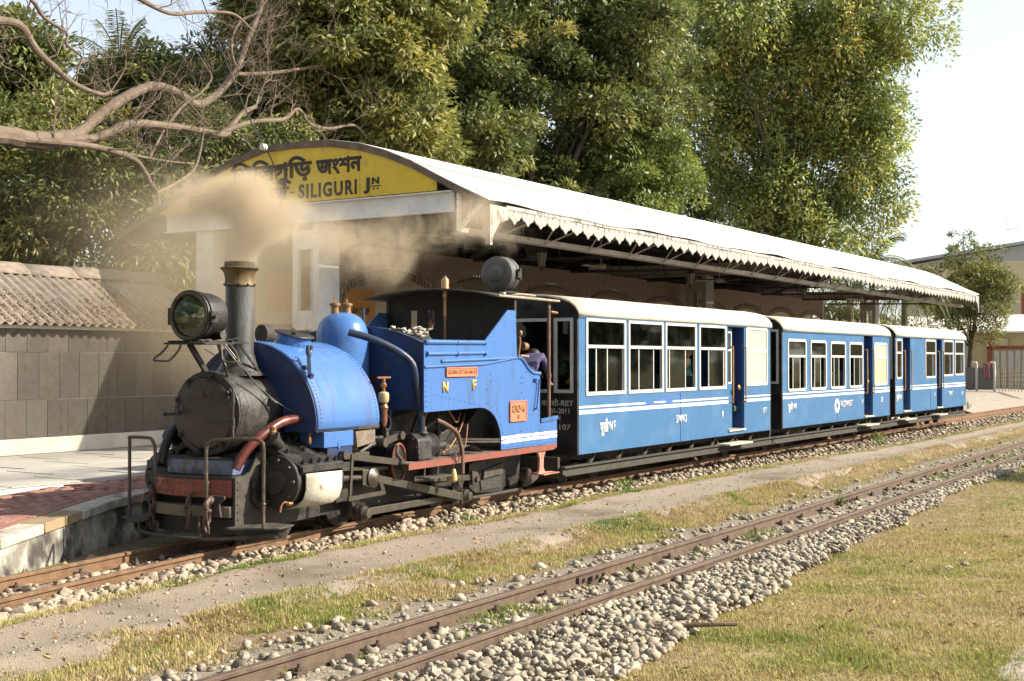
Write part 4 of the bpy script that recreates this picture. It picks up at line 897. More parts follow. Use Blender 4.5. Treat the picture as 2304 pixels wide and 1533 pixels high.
    for b, x, z, w, h, o_ in texts: text('lettering', b, CWH, t, (x,-HW-.003,z), w=w, h=h, outline=o_ if o_ > 0 else 0, bold=.012 if o_ < 0 else 0, space=1.3 if o_ < 0 else 1.0)
    if endtext:
        for b, y, z, w, h in endtext: text('lettering', b, M('stencil_grey',(.42,.42,.4),(.3,.3,.29),rough=.6,scale=20), t, (-.05,y,z), (R(90),0,R(-90)), w=w, h=h, bold=.02)
    # underframe, truss, bogies
    uf = MB(); uf.box(-.33,L+.28,-HW+.06,-HW+.10,.20,.325); uf.box(-.33,L+.28,-HW+.02,-HW+.06,.305,.325); uf.box(-.33,L+.28,-HW+.02,-HW+.06,.20,.218); uf.build('solebar', UFR, t, smooth=0)
    uf = MB(); uf.box(-.33,L+.28,HW-.10,HW-.06,.20,.325); uf.build('solebar', UFR, t, smooth=0)
    for X in (-.36,L+.27): MB().box(X,X+.05,-HW+.12,HW-.12,.17,.45).build('headstock', UFR, t, smooth=0)
    for x in np.arange(.5,L,.85):
        MB().bar((x,-HW+.12,.31),(x+.28,-HW+.16,.46),.03,.05).build('body_bracket', UFR, t, smooth=0)
    MB().box(.1,L-.1,-.5,.5,.33,.45).build('centre_sill', UFR, t, smooth=0)
    for bx in (1.1,L-1.1):
        bg = MB().box(bx-.75,bx+.75,-.5,-.44,.16,.27).build('bogie', UFR, t, smooth=0)
        for ax in (bx-.45,bx+.45):
            for sy in (-.33,.33): MB().lathe([(.05,-.03),(.2,-.03),(.215,-.028),(.215,.02),(.24,.03),(.24,.045),(.06,.045)],(ax,sy,.215),(0,1 if sy > 0 else -1,0) if False else (0,-1 if sy > 0 else 1,0),20).build('wheel', UFR, bg)
            MB().cyl((ax,-.5,.215),(ax,.5,.215),.045,n=10).build('axle', UFR, bg); MB().box(ax-.09,ax+.09,-.56,-.5,.13,.3).build('axle_box', UFR, bg, smooth=0)
    cpl = MB(); cpl.cyl((-.62,0,.36),(-.3,0,.36),.05,n=10); cpl.lathe([(.05,0),(.13,.02),(.13,.05)],(-.62,0,.36),(-1,0,0),14); cpl.build('buffer', UFR, t)
    # seats and partition inside
    for k, x in enumerate(np.arange(.55,L-1.2,1.05)):
        for sy in (-.85,.25):
            s = MB(); s.box(x,x+.45,sy,sy+.6,.85,.95); s.prism([(x+.38,.95),(x+.48,.95),(x+.56,1.5),(x+.50,1.5)],'y',sy,sy+.6); s.build('seat', SEAT, t, smooth=0, bevel=.02)
    MB().box(.03,L-.03,-HW+.06,HW-.06,zt+.0,zt+.02).build('ceiling', INSIDE, t, smooth=0)
    return t
OPQ = (CREAMP,CREAMP)
HIN = '\u092a\u0942\u0938\u0940'
c1 = coach((14.93,9.385,0), R(.25), 7.18, 'blue coach next to the locomotive with four wide square windows', [
    (.19,1.38,1.26,2.33,1.935,.015,[(.25,.55),(.5,1)]), (1.46,2.64,1.26,2.33,1.935,.015,[(.0,.3),(.27,.78)]), (2.71,3.87,1.26,2.33,1.935,.015,[(.12,.68)]), (3.98,5.11,1.26,2.33,1.935,.015,[(.36,.97)]),
    (5.99,7.04,1.29,2.33,1.90,.07,[],OPQ)], [(5.20,5.93,.56,2.31,(5.20,5.62,.10),(5.28,5.86),5.66)],
    [(HIN,.60,.68,.25,.25,.04),('NF',.88,.745,.18,.14,-.03),('SIMVO',3.11,.76,.38,.13,-.03),('I',4.94,.76,.03,.13,-.02),('107',6.81,.77,.17,.12,-.03)],
    endtext=[('\u0935\u093e\u092a\u0938\u0940-RET',-.42,1.12,.50,.10),('01-2011',-.56,1.02,.30,.07),('TDH',-.58,.92,.14,.075),('FCZ-107',-.40,.80,.48,.075)], worn=True)
PATCH = M('repaint_blue', (.05,.10,.36), (.06,.14,.38), rough=.5, scale=12)
for x0, x1, z0, z1 in ((1.98,2.34,1.085,1.135),(2.36,2.95,1.12,1.165),(2.70,3.0,1.085,1.12),(3.05,3.5,1.14,1.17)):
    k = 14; up_ = [(x0+(x1-x0)*i/k, z1-abs(i/k-.5)*.03+random.uniform(-.01,.01)) for i in range(k+1)]; lo_ = [(x0+(x1-x0)*i/k, z0+abs(i/k-.5)*.02+random.uniform(-.008,.008)) for i in range(k+1)]
    MB().prism(lo_+up_[::-1],'y',-HW-.0022,-HW-.0003).build('paint_patch', PATCH, c1, smooth=0)
c2 = coach((22.72,9.395,0), R(-.65), 6.75, 'middle blue coach with four round-cornered windows and a white disc emblem', [
    (.24,1.25,1.15,2.15,1.82,.09,[(.3,.72)]), (1.48,2.42,1.15,2.14,1.82,.09,[(.28,.68)]), (2.66,3.62,1.15,2.13,1.82,.09,[(.25,.6)]), (3.85,4.78,1.15,2.13,1.82,.09,[(.4,.85)]),
    (5.58,6.56,1.17,2.14,1.79,.09,[],(CREAMP,CREAMQ))], [(4.87,5.50,.52,2.29,(4.88,5.0,.08),(4.92,5.40),5.1)],
    [(HIN,.27,.75,.24,.2,.04),('NF',.56,.80,.16,.12,-.03),('FALCONHURST',3.30,.76,.76,.135,-.03),('I',4.74,.78,.03,.11,-.02),('35',6.08,.79,.15,.12,-.03)], zt=2.315)
MB().cyl((3.07,-HW-.004,.80),(3.07,-HW-.0005,.80),.15,n=28).build('emblem_disc', CWH, c2); MB().lathe([(.05,0),(.06,.003),(.07,0)],(3.07,-HW-.004,.80),(0,-1,0),20).build('emblem_ring', CB1, c2)
c3 = coach((30.08,9.35,0), R(-.25), 6.9, 'rearmost blue coach with two dark doorways and yellow grab rails', [
    (.05,.55,1.29,2.25,1.92,.09,[(.0,1)]), (2.65,3.68,1.28,2.27,1.92,.09,[(.0,.8)]), (4.47,5.52,1.31,2.28,1.92,.09,[(.0,.75)]), (5.70,6.73,1.32,2.28,1.92,.09,[(.0,.78)])],
    [(.64,1.28,.53,2.30,(.66,.7,.1),(.62,1.20)), (3.79,4.33,.52,2.29,(3.8,3.98,.1),(3.84,4.27))],
    [(HIN,.06,.76,.24,.2,.04),('NF',.33,.80,.16,.12,-.03),('I',3.56,.79,.03,.11,-.02),('TIDMGT',4.96,.79,.5,.11,-.03),('63',6.46,.78,.14,.1,-.03)], zt=2.325)
# ================================================================ steam locomotive (local frame: x rearwards, -y towards the camera)
LBL = M('loco_blue_paint', (.055,.148,.375), (.045,.12,.32), rough=.36, scale=2.5, c3=(.05,.075,.125), s3=2.4, lo3=.53, hi3=.85, bump=.10, bscale=4, rvar=.14, stretch=(2.2,2.2,.5))
LBD = M('loco_blue_soot_and_shade', (.018,.04,.125), (.012,.02,.05), rough=.45, scale=3.5, lo=.4, hi=.7, c3=(.04,.04,.05), s3=6, lo3=.55, hi3=.7)  # grimy blue; the shade on the front faces is also put into this tone
BLK = M('loco_black_grime', (.012,.0105,.0095), (.026,.022,.018), rough=.55, scale=9, bump=.3, bscale=40, c3=(.036,.03,.023), s3=4, lo3=.6, hi3=.78)
SMK = M('smokebox_grey', (.024,.022,.02), (.055,.05,.044), rough=.5, scale=6, bump=.35, bscale=35, c3=(.03,.028,.025), s3=5, lo3=.5, hi3=.65)
DOOR = M('smokebox_door_brown', (.035,.027,.018), (.065,.05,.034), rough=.5, scale=6, bump=.4, bscale=30, c3=(.05,.042,.035), s3=4)
CHIM = M('chimney_grey', (.055,.055,.053), (.095,.093,.088), rough=.5, scale=7, bump=.25, bscale=45, stretch=(1,1,.35), c3=(.06,.06,.06), s3=4)
COPPER = M('chimney_cap_brass', (.17,.11,.042), (.075,.05,.025), rough=.65, metal=.25, scale=8, stretch=(3,3,.5), c3=(.05,.04,.03), s3=6)
STL = M('oily_steel', (.11,.095,.075), (.05,.043,.034), rough=.45, metal=.5, scale=9, bump=.15, bscale=50, c3=(.07,.055,.04), s3=5)
REDP = M('loco_red_paint', (.23,.062,.04), (.165,.05,.034), rough=.6, scale=7, bump=.2, c3=(.10,.06,.045), s3=5, lo3=.55, hi3=.68)
REDPIPE = M('red_pipe', (.11,.022,.014), (.045,.016,.012), rough=.4, scale=6, c3=(.19,.05,.032), s3=4)
CYLW = M('cylinder_casing_pale', (.52,.49,.41), (.42,.38,.30), rough=.7, scale=6, bump=.25, bscale=30, c3=(.12,.10,.075), s3=4.5, lo3=.6, hi3=.7)
BRS = M('loco_brass', (.30,.17,.075), (.17,.095,.045), rough=.55, metal=.4, scale=14)
PLATE = M('number_plate_red', (.60,.17,.09), (.52,.15,.08), rough=.5, scale=8)
PLEDGE = M('plate_letter_brass', (.24,.15,.06), (.18,.11,.05), rough=.5, metal=.3, scale=12)
PIPEM = M('pipe_dark_blue', (.025,.042,.085), (.015,.018,.028), rough=.4, scale=5, c3=(.05,.08,.15), s3=4)
COPP = M('copper_pipe', (.42,.19,.09), (.28,.12,.06), rough=.4, metal=.7, scale=12)
DECK = M('footplate_soot', (.10,.085,.07), (.17,.145,.115), rough=.9, scale=10, bump=.6, bscale=40)
LA = math.atan(.082); LOCO = empty('steam_locomotive', (8.5,8.92,0), LA, 'small blue saddle tank steam locomotive with tall black chimney', 'locomotive')
T = LOCO
def part(mb, name, mat, parent=None, **k): return mb.build(name, mat, parent or T, **k)
# --- frames, wheels, ash pan
for sy in (-1,1):
    m = MB().prism([(0.05,.14),(1.42,.17),(1.46,.10),(2.0,.10),(2.05,.17),(3.5,.17),(3.55,.09),(4.1,.09),(4.2,.30),(5.05,.30),(5.3,.24),(5.42,.09),(5.62,.08),(5.7,.2),(5.75,.56),(0.9,.56),(.5,.62),(.05,.62)],'y',sy*.46-.015,sy*.46+.015); part(m,'frame_plate',BLK,smooth=0)
MB().box(.3,5.6,-.40,.40,.45,.58).build('boiler_cradle', BLK, T, smooth=0)
for ax in (1.78,3.72):
    for sy in (-1,1):
        w = MB().lathe([(.06,-.05),(.10,-.06),(.11,-.02),(.25,-.015),(.26,-.045),(.33,-.045),(.335,.03),(.36,.04),(.36,.06),(.06,.06)],(ax,sy*.345,.335),(0,-sy,0),30); wo = part(w,'wheel',BLK)
        sp = MB()
        for k in range(8): a = k*math.pi/4; sp.bar((ax+.08*math.cos(a),sy*.375,.335+.08*math.sin(a)),(ax+.28*math.cos(a),sy*.375,.335+.28*math.sin(a)),.03,.045,up=(0,1,0))
        sp.build('spokes', BLK, wo, smooth=0)
    part(MB().cyl((ax,-.62,.335),(ax,.62,.335),.05,n=12),'axle',STL)
    for sy in (-1,1): part(MB().prism([(ax-.07,.40),(ax+.07,.40),(ax+.075,.14),(ax+.05,.09),(ax-.05,.09),(ax-.075,.14)],'y',sy*.56-.03,sy*.56+.03),'crank',STL,bevel=.01)
m = MB().prism([(4.05,.50),(4.95,.56),(4.98,.17),(4.86,.10),(4.2,.14),(4.05,.22)],'y',-.66,-.50); part(m,'ash_pan',BLK,smooth=0)
part(MB().prism([(4.3,.28),(4.82,.30),(4.82,.15),(4.33,.16)],'y',-.672,-.662),'ash_door',M('ash_door_dark',(.02,.018,.016),(.05,.045,.04),scale=30,bump=.5),smooth=0)
part(MB().prism([(4.36,.40),(4.85,.46),(4.83,.33),(4.33,.30)],'y',-.70,-.664),'ash_flap',UFR,smooth=0)
part(MB().bar((4.05,-.70,.10),(5.35,-.70,.09),.025,.03),'brake_rod',UFR,smooth=0)
sb_ = MB().lathe([(.03,-.05),(.085,-.05),(.09,0),(.085,.05),(.03,.05)],(5.45,-.70,.26),(0,1,0),16); part(sb_,'spring_buckle',STL)
part(MB().prism([(5.5,.22),(5.95,.26),(5.98,.20),(5.6,.09),(5.48,.10)],'y',-.66,-.62),'guard_iron',UFR,smooth=0)
# --- front end
ARC = lambda w, c, s, n=10, x=.0: [(x-s*(1-((i/n*2-1))**2), -w+2*w*i/n) for i in range(n+1)]
def arcbox(w, x, s, x_in, z0, z1): return MB().prism(ARC(w,0,s,10,x)+[(x_in,w),(x_in,-w)],'z',z0,z1)
part(arcbox(.46,-.04,.10,.25,.475,.645),'buffer_beam',REDP,bevel=.008)
part(arcbox(.47,-.045,.10,.25,.646,.668),'beam_cap',BLK,smooth=0)
part(arcbox(.40,.05,.07,.40,.669,.815),'sand_box',M('sand_box_blue',(.09,.13,.24),(.16,.16,.17),rough=.5,scale=5,c3=(.06,.055,.05),s3=5,lo3=.52,hi3=.62),bevel=.01)
part(arcbox(.41,.045,.07,.42,.816,.83),'sand_box_lid',BLK,smooth=0)
part(arcbox(.46,-.06,.09,.15,.29,.395),'coupling_beam',M('coupling_timber',(.12,.10,.07),(.20,.165,.115),rough=.85,scale=8,bump=.4,bscale=40),bevel=.01)
part(MB().box(.05,.3,-.44,.44,.25,.48),'pocket',M('pocket_black',(.012,.011,.010),rough=.8),smooth=0)
part(arcbox(.48,.02,.07,.2,.13,.27),'lower_apron',BLK,smooth=0)
rv = MB()
for i in range(11):
    for z in (.52,.60):
        y = -.42+.084*i; rv.rivet((-.04-.10*(1-(y/.46)**2)-.001,y,z),(-1,0,0),.011)
part(rv,'rivet_row',REDP,kind='stuff')
for sy in (-1,1):
    m = MB().prism([(-.03,.21),(-.03,.66),(.10,.67),(.18,.70),(.25,.80),(.29,.86),(.38,.885),(.55,.885),(.62,.80),(.62,.21)],'y',sy*.485-.013,sy*.485+.013); part(m,'side_plate',UFR if sy<0 else BLK,smooth=0)
    r = MB()
    for z in (.27,.34,.41,.48,.55,.62): r.rivet((.0,sy*.50,z),(0,sy,0),.009); 
    part(r,'rivet_row',BLK,kind='stuff')
part(MB().prism([(.18,.62),(.18,.42),(.30,.34),(.46,.34),(.46,.62)],'y',-.53,-.50),'bracket_plate',BLK,smooth=0)
# buffing hook plates and chains
part(MB().prism([(-.42,.30),(-.30,.30),(-.31,.36),(-.29,.42),(-.26,.46),(-.26,.50),(-.46,.50),(-.46,.47),(-.40,.42)],'x',-.14,-.115),'hook_plate',UFR,smooth=0,bevel=.006)
def torus(mb, c, ax1, ax2, r1, r2, rr, n=14):
    c = Vector(c); a = Vector(ax1).normalized(); b = Vector(ax2).normalized(); mb.tube([c+a*r1*math.cos(2*math.pi*k/n)+b*r2*math.sin(2*math.pi*k/n) for k in range(n)], rr, 7, closed=True); return mb
CHN = M('chain_rust', (.075,.045,.038), (.12,.07,.055), rough=.6, metal=.3, scale=14, bump=.3)
def chain(y, pts, name='chain'):
    c = None
    for i, (dx, dy, z, rot, l) in enumerate(pts):
        m = MB(); torus(m, (dx,y+dy,z), (math.sin(rot)*.9,math.cos(rot)*.9,.0), (0,.0+.25*math.sin(i*2.1),1), .034, l*.95, .0125)
        o = m.build('chain_link', CHN, T)
chain(-.09, [(-.20,0,.43,1.3,.05),(-.21,-.005,.355,.1,.075),(-.225,-.03,.25,1.2,.095),(-.20,-.13,.22,.9,.105)])
chain(-.33, [(-.20,0,.34,1.4,.085),(-.21,.02,.235,.3,.085)])
hk = MB(); hk.tube(smooth_path([(-.13,-.31,.47),(-.19,-.32,.46),(-.23,-.325,.42),(-.22,-.33,.38),(-.18,-.33,.36)],4),[.03]*4+[.028]*5+[.022]*8,9); hk.ell((-.16,-.315,.45),(.05,.05,.045)); part(hk,'coupling_hook',CHN)
hk = MB(); hk.tube(smooth_path([(-.12,-.10,.52),(-.19,-.10,.50),(-.21,-.10,.46),(-.19,-.10,.44)],4),.013,8); part(hk,'draw_ring',CHN)
chain(.40,[(-.10,.06,.50,1.2,.06),(-.09,.07,.40,.2,.07),(-.09,.08,.29,1.2,.08),(-.08,.07,.20,.3,.07)])
# hand rails and sand steps each side
RAIL = M('handrail_steel',(.075,.06,.045),(.13,.105,.08),rough=.5,metal=.4,scale=12)
m = MB(); m.tube(smooth_path([(-.13,-.25,.50),(-.145,-.255,.62),(-.145,-.255,.92),(-.14,-.29,.99),(-.13,-.36,1.01),(-.09,-.72,1.03),(-.07,-.82,1.01),(-.06,-.85,.95),(-.06,-.85,.60),(-.06,-.85,.22)],5),.0165,9); m.ell((-.06,-.85,.44),(.024,.024,.02)); m.box(-.165,-.125,-.275,-.235,.48,.63); part(m,'handrail',RAIL)
m = MB(); m.tube(smooth_path([(-.03,.46,.52),(-.035,.47,.70),(-.035,.48,.90),(-.03,.52,.98),(-.02,.58,1.0),(.0,.80,1.0),(.01,.86,.995)],5),.0165,9); m.tube([(.01,.85,1.0),(.01,.85,.22)],.0165,9); part(m,'handrail',RAIL)
for sy in (-1,1):
    part(MB().prism([(-.20,sy*.52),(-.22,sy*.60),(.02,sy*.97),(.30,sy*.92),(.30,sy*.52)],'z',.205,.222),'step_plate',UFR,smooth=0,bevel=.004)
    m = MB(); m.add([(-.12,sy*.6,.205),(.2,sy*.92,.205),(.28,sy*.9,.205),(-.1,sy*.56,.09),(.16,sy*.86,.10),(.24,sy*.86,.10)],[(0,1,4,3),(1,2,5,4)]); o = part(m,'guard_plate',UFR,smooth=0); s = o.modifiers.new('t','SOLIDIFY'); s.thickness=.012
m = MB(); m.tube(smooth_path([(.05,.80,.15),(-.22,.50,.135),(-.34,0,.125),(-.25,-.5,.125),(.1,-.85,.15)],6),.018,8); part(m,'cow_rail',UFR)
# --- smokebox
CZ = 1.24
m = MB().lathe([(.395,.16),(.405,.17),(.405,.22),(.39,.225),(.39,.82)],(0,0,CZ),(1,0,0),48); part(m,'smokebox',SMK)
m = MB().prism([(.20,.60),(.78,.60),(.72,.86),(.26,.86)],'y',-.36,.36); part(m,'smokebox_saddle',BLK,smooth=0)
d_ = part(MB().lathe([(.345,0),(.345,.03),(.33,.05),(.20,.072),(.0,.08)],(.162,0,CZ),(-1,0,0),44),'smokebox_door',DOOR)
part(MB().lathe([(.40,0),(.40,.022),(.35,.03),(.345,.0)],(.165,0,CZ),(-1,0,0),44,cap=False),'door_ring',SMK)
for k, a in enumerate((35,80,125,160,215,260,305)):
    c_, s_ = math.cos(R(a)), math.sin(R(a)); m = MB(); m.bar((.115,-c_*.30,CZ+s_*.30),(.125,-c_*.385,CZ+s_*.385),.045,.022,up=(1,0,0)); m.bolt((.12,-c_*.355,CZ+s_*.355),(-1,0,0),.018,.03); m.build('door_clamp', BLK, d_, smooth=20)
for z in (CZ+.13,CZ-.09):
    m = MB(); m.bar((.083,-.05,z),(.10,-.335,z),.012,.035,up=(0,0,1)); m.cyl((.10,-.36,z-.04),(.10,-.36,z+.06),.02,n=10); m.build('hinge_strap', SMK, d_, smooth=20)
MB().cyl((.10,-.36,CZ-.25),(.10,-.36,CZ+.22),.011,n=8).build('hinge_pin', RAIL, d_)
m = MB(); m.tube([(.07,.25,CZ),(.02,.25,CZ)],.02,8); m.tube([(.04,.25,CZ),(.03,.37,CZ-.01),(.03,.42,CZ-.01)],[.016,.016,.022],8); torus(m,(.03,.22,CZ+.06),(0,1,0),(0,0,1),.035,.07,.008); m.build('door_handle', BLK, d_)
MB().box(.072,.082,-.02,.10,CZ+.15,CZ+.22).build('door_plate', DOOR, d_, smooth=0)
# chimney
part(MB().lathe([(.27,.355),(.20,.43),(.165,.50),(.150,.56)],(.62,0,CZ),(0,0,1),30),'chimney_base',SMK)
part(MB().lathe([(.150,1.72),(.140,1.80),(.138,2.47)],(.62,0,0),(0,0,1),32),'chimney',CHIM)
cc = part(MB().lathe([(.142,2.475),(.150,2.48),(.150,2.50),(.144,2.51),(.143,2.56),(.152,2.605),(.178,2.64),(.192,2.648),(.193,2.655),(.165,2.668)],(.62,0,0),(0,0,1),36,cap=False),'chimney_cap',COPPER)
MB().lathe([(.165,2.664),(.150,2.668),(.148,2.715),(.132,2.717),(.130,2.60)],(.62,0,0),(0,0,1),36,cap=False).build('cap_rim', M('cap_rim_soot',(.07,.055,.035),(.11,.09,.055),rough=.8,scale=20,bump=.3), cc)
m = MB()
for k in range(10): a = k*.628; m.rivet((.62+.151*math.cos(a),.151*math.sin(a),2.49),(math.cos(a),math.sin(a),0),.014)
m.build('rivet_row', SMK, cc, kind='stuff')
part(MB().lathe([(.128,2.3),(.128,2.5)],(.62,0,0),n=24),'blast_pipe',M('soot_black',(.008,.008,.008),rough=1))
# head lamp
hl = part(MB().lathe([(.12,.255),(.205,.23),(.222,.16),(.222,.0),(.235,-.005),(.235,-.03),(.222,-.035),(.222,-.055),(.24,-.06),(.24,-.085),(.222,-.09)],(-.02,0,2.165),(1,0,0),44,cap=False),'headlamp',BLK)
MB().lathe([(.225,-.088),(.228,-.098),(.20,-.098),(.198,-.08)],(-.02,0,2.165),(1,0,0),44,cap=False).build('bezel', RAIL, hl)
MB().lathe([(.19,-.075),(.16,.05),(.10,.14),(.02,.17)],(-.02,0,2.165),(1,0,0),36,cap=False).build('reflector', M('lamp_reflector',(.30,.31,.26),rough=.12,metal=1), hl)
MB().lathe([(.20,-.075),(.15,-.088),(.0,-.094)],(-.02,0,2.165),(1,0,0),36,cap=False).build('lens', glass_mat('lamp_glass',(.85,.88,.82),.10), hl)
MB().ell((-.02,0,2.165),(.03,.022,.022)).build('bulb', M('bulb_glass',(.7,.68,.6),rough=.1), hl)
m = MB(); m.box(-.09,-.0,-.262,-.22,2.10,2.20); m.cyl((-.06,-.25,2.15),(-.06,-.30,2.15),.018,n=8); m.build('lamp_catch', BLK, hl, smooth=20); MB().box(-.10,-.02,.23,.265,2.08,2.24).build('lamp_hinge', BLK, hl, smooth=0)
MB().tube([(.12,-.10,1.97),(.10,-.24,1.985)],.038,12).build('lamp_vent', BLK, hl)
part(MB().box(-.17,.25,-.25,.25,1.895,1.912),'lamp_shelf',BLK,smooth=0)
m = MB()
for y in (-.2,-.05,.1,.2): m.bar((-.16,y,1.92),(.5,y*1.05,1.915),.02,.014)
m.bar((-.1,-.25,1.925),(-.1,.25,1.925),.02,.014); m.bar((.2,-.27,1.925),(.2,.27,1.925),.02,.014); part(m,'lamp_slat',BLK,smooth=0)
part(MB().bar((-.06,.03,1.9),(.20,.03,1.60),.05,.035,up=(0,1,0)),'lamp_strut',BLK,smooth=0); part(MB().bar((.42,-.17,1.9),(.66,-.24,1.60),.02,.02),'lamp_strut',BLK,smooth=0); part(MB().bar((.05,-.22,1.9),(.22,-.20,1.58),.02,.02),'lamp_strut',BLK,smooth=0)
m = MB()
m.tube(smooth_path([(-.13,.23,1.89),(-.17,.27,1.82),(-.22,.33,1.75),(-.2,.22,1.74),(-.17,.17,1.75),(-.12,.12,1.83),(-.1,.1,1.89)],4),.011,7); part(m,'lamp_step',RAIL); m = MB()
m.tube(smooth_path([(.05,-.25,1.89),(.02,-.29,1.82),(.0,-.33,1.74),(.05,-.44,1.73),(.09,-.43,1.76),(.12,-.36,1.84),(.12,-.3,1.89)],4),.011,7); part(m,'lamp_step',RAIL)
m = MB(); m.tube(smooth_path([(.10,-.26,1.9),(.22,-.34,1.72),(.38,-.40,1.52),(.6,-.46,1.34),(.82,-.62,1.20),(.9,-.68,1.16),(.92,-.70,1.05)],5),.007,6); m.tube(smooth_path([(.12,-.22,1.9),(.26,-.34,1.66),(.5,-.44,1.42),(.78,-.55,1.22)],5),.006,6); m.tube(smooth_path([(.1,-.15,1.92),(.3,-.2,1.95),(.36,-.22,1.97)],4),.003,5); m.tube(smooth_path([(.0,-.1,1.85),(.1,-.2,1.76),(.14,-.25,1.68),(.12,-.2,1.62),(.18,-.3,1.7)],5),.004,5); part(m,'lamp_wire',IRON)
# --- saddle tank
TR = .835; TZ = 1.10
sec = [(-(TR-.05),TZ-.05),(-(TR-.015),TZ-.03),(-TR,TZ+.02)]+[(-TR*math.cos(R(a)),TZ+TR*math.sin(R(a))) for a in np.linspace(4,176,46)]+[(TR,TZ+.02),(TR-.015,TZ-.03),(TR-.05,TZ-.05),(.45,TZ-.05),(.42,TZ+.2),(-.42,TZ+.2),(-.45,TZ-.05)]
o = part(MB().prism(sec,'x',.79,1.86),'saddle_tank',LBL,smooth=28,bevel=.012); o.data.materials.append(LBD)
tk = o
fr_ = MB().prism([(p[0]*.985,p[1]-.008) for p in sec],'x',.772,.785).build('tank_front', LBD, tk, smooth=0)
m = MB()
for X, nx in ((.84,0),(1.81,0)):
    for a in np.linspace(3,177,64): c_, s_ = math.cos(R(a)), math.sin(R(a)); m.rivet((X,-TR*c_,TZ+TR*s_),(0,-c_,s_),.0105)
m.build('rivet_row', LBL, tk, kind='stuff')
m = MB()
for a in np.linspace(3,177,60): c_, s_ = math.cos(R(a)), math.sin(R(a)); m.rivet((.772,-(TR-.045)*c_,TZ+(TR-.045)*s_-.008),(-1,0,0),.010)
for a in np.linspace(8,172,36): c_, s_ = math.cos(R(a)), math.sin(R(a)); m.rivet((.772,-(TR-.30)*c_,TZ+(TR-.30)*s_),(-1,0,0),.009)
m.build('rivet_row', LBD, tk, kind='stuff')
fl_ = part(MB().lathe([(.185,-.05),(.175,.0),(.172,.085)],(1.24,-.18,1.92),(0,-.22,1),30),'tank_filler',LBL)
MB().lathe([(.20,.085),(.205,.09),(.20,.10),(.15,.115),(.0,.125)],(1.24,-.18,1.92),(0,-.22,1),30).build('filler_lid', BLK, fl_)
m = MB()
for k in range(18): a = k*.349; m.rivet((1.24+.176*math.cos(a),-.18+.176*math.sin(a),1.935-.22*.176*math.sin(a)*-1),(math.cos(a),math.sin(a),0),.009)
m.build('rivet_row', LBL, fl_, kind='stuff')
m = MB(); m.bar((1.1,-.30,2.02),(1.40,-.06,2.07),.03,.02); m.bar((1.1,-.06,2.05),(1.38,-.30,2.03),.03,.02); m.build('lid_strap', BLK, fl_, smooth=0)
# lifting fork on the tank side
m = MB(); m.bar((.80,-.72,1.60),(.90,-.63,1.80),.035,.035); m.tube([(.90,-.63,1.79),(.90,-.64,1.80)],.03,8); m.tube(smooth_path([(.85,-.66,1.89),(.855,-.65,1.84),(.88,-.635,1.81),(.92,-.625,1.81),(.955,-.62,1.84),(.965,-.62,1.89)],4),.016,8); m.cyl((.79,-.72,1.60),(.79,-.76,1.59),.028,n=10); m.cyl((.78,-.66,1.68),(.78,-.70,1.67),.022,n=10); part(m,'lifting_fork',PIPEM)
m = MB().cyl((1.3,.28,2.02),(1.42,.26,2.02),.10,n=20); part(m,'far_whistle_drum',UFR)
# --- dome with safety valves
part(MB().lathe([(.31,1.45),(.295,1.55),(.292,1.98),(.283,2.07),(.255,2.15),(.205,2.215),(.13,2.26),(.05,2.275),(.0,2.278)],(2.36,0,0),n=40),'steam_dome',LBL)
for dx, dy in ((-.055,.06),(.045,-.03)):
    v = part(MB().lathe([(.05,2.25),(.045,2.31),(.048,2.345),(.062,2.35),(.062,2.375),(.03,2.385)],(2.36+dx,dy,0),n=18),'safety_valve',BRS); MB().cyl((2.36+dx,dy,2.38),(2.36+dx,dy,2.43),.008,n=6).build('valve_stem', BRS, v); MB().bar((2.36+dx-.025,dy,2.41),(2.36+dx+.02,dy,2.40),.008,.008).build('valve_lever', BRS, v, smooth=0)
part(MB().cyl((2.62,-.10,2.1),(2.62,-.10,2.33),.02,n=10),'vent_pipe',PIPEM)
# boiler behind the tank
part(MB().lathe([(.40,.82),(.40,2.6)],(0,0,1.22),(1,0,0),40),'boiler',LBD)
part(MB().prism([(-.45,.56),(.45,.56),(.45,1.22)]+[(.45*math.cos(R(a)),1.22+.45*math.sin(R(a))) for a in range(10,180,10)]+[(-.45,1.22)],'x',2.5,4.0),'firebox',BLK,smooth=20)
# --- bunker and cab
top = [(y, 2.12-.20*(abs(y)/.93)**2.2) for y in np.linspace(-.93,.93,25)]
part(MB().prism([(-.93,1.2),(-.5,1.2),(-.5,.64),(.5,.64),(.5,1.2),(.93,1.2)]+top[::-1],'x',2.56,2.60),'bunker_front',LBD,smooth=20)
part(MB().add([(2.545,p[0],p[1]+.012) for p in top]+[(2.66,p[0],p[1]+.012) for p in top],[(i,25+i,26+i,i+1) for i in range(24)]),'bunker_rim',PIPEM,smooth=40)
rv = MB()
for z in np.linspace(1.25,1.8,9): rv.rivet((2.56,-.88,z),(-1,0,0),.009); rv.rivet((2.56,-.70,z),(-1,0,0),.009)
for y in np.linspace(-.85,.85,26): rv.rivet((2.56,y,2.07-.20*(abs(y)/.93)**2.2),(-1,0,0),.009)
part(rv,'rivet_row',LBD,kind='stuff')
side = [(2.545,1.18),(3.58,1.19),(3.89,1.185)]+[(4.32-.43*math.cos(R(a)),.76+.425*math.sin(R(a))) for a in (80,65,50,35,20,5)][::1]
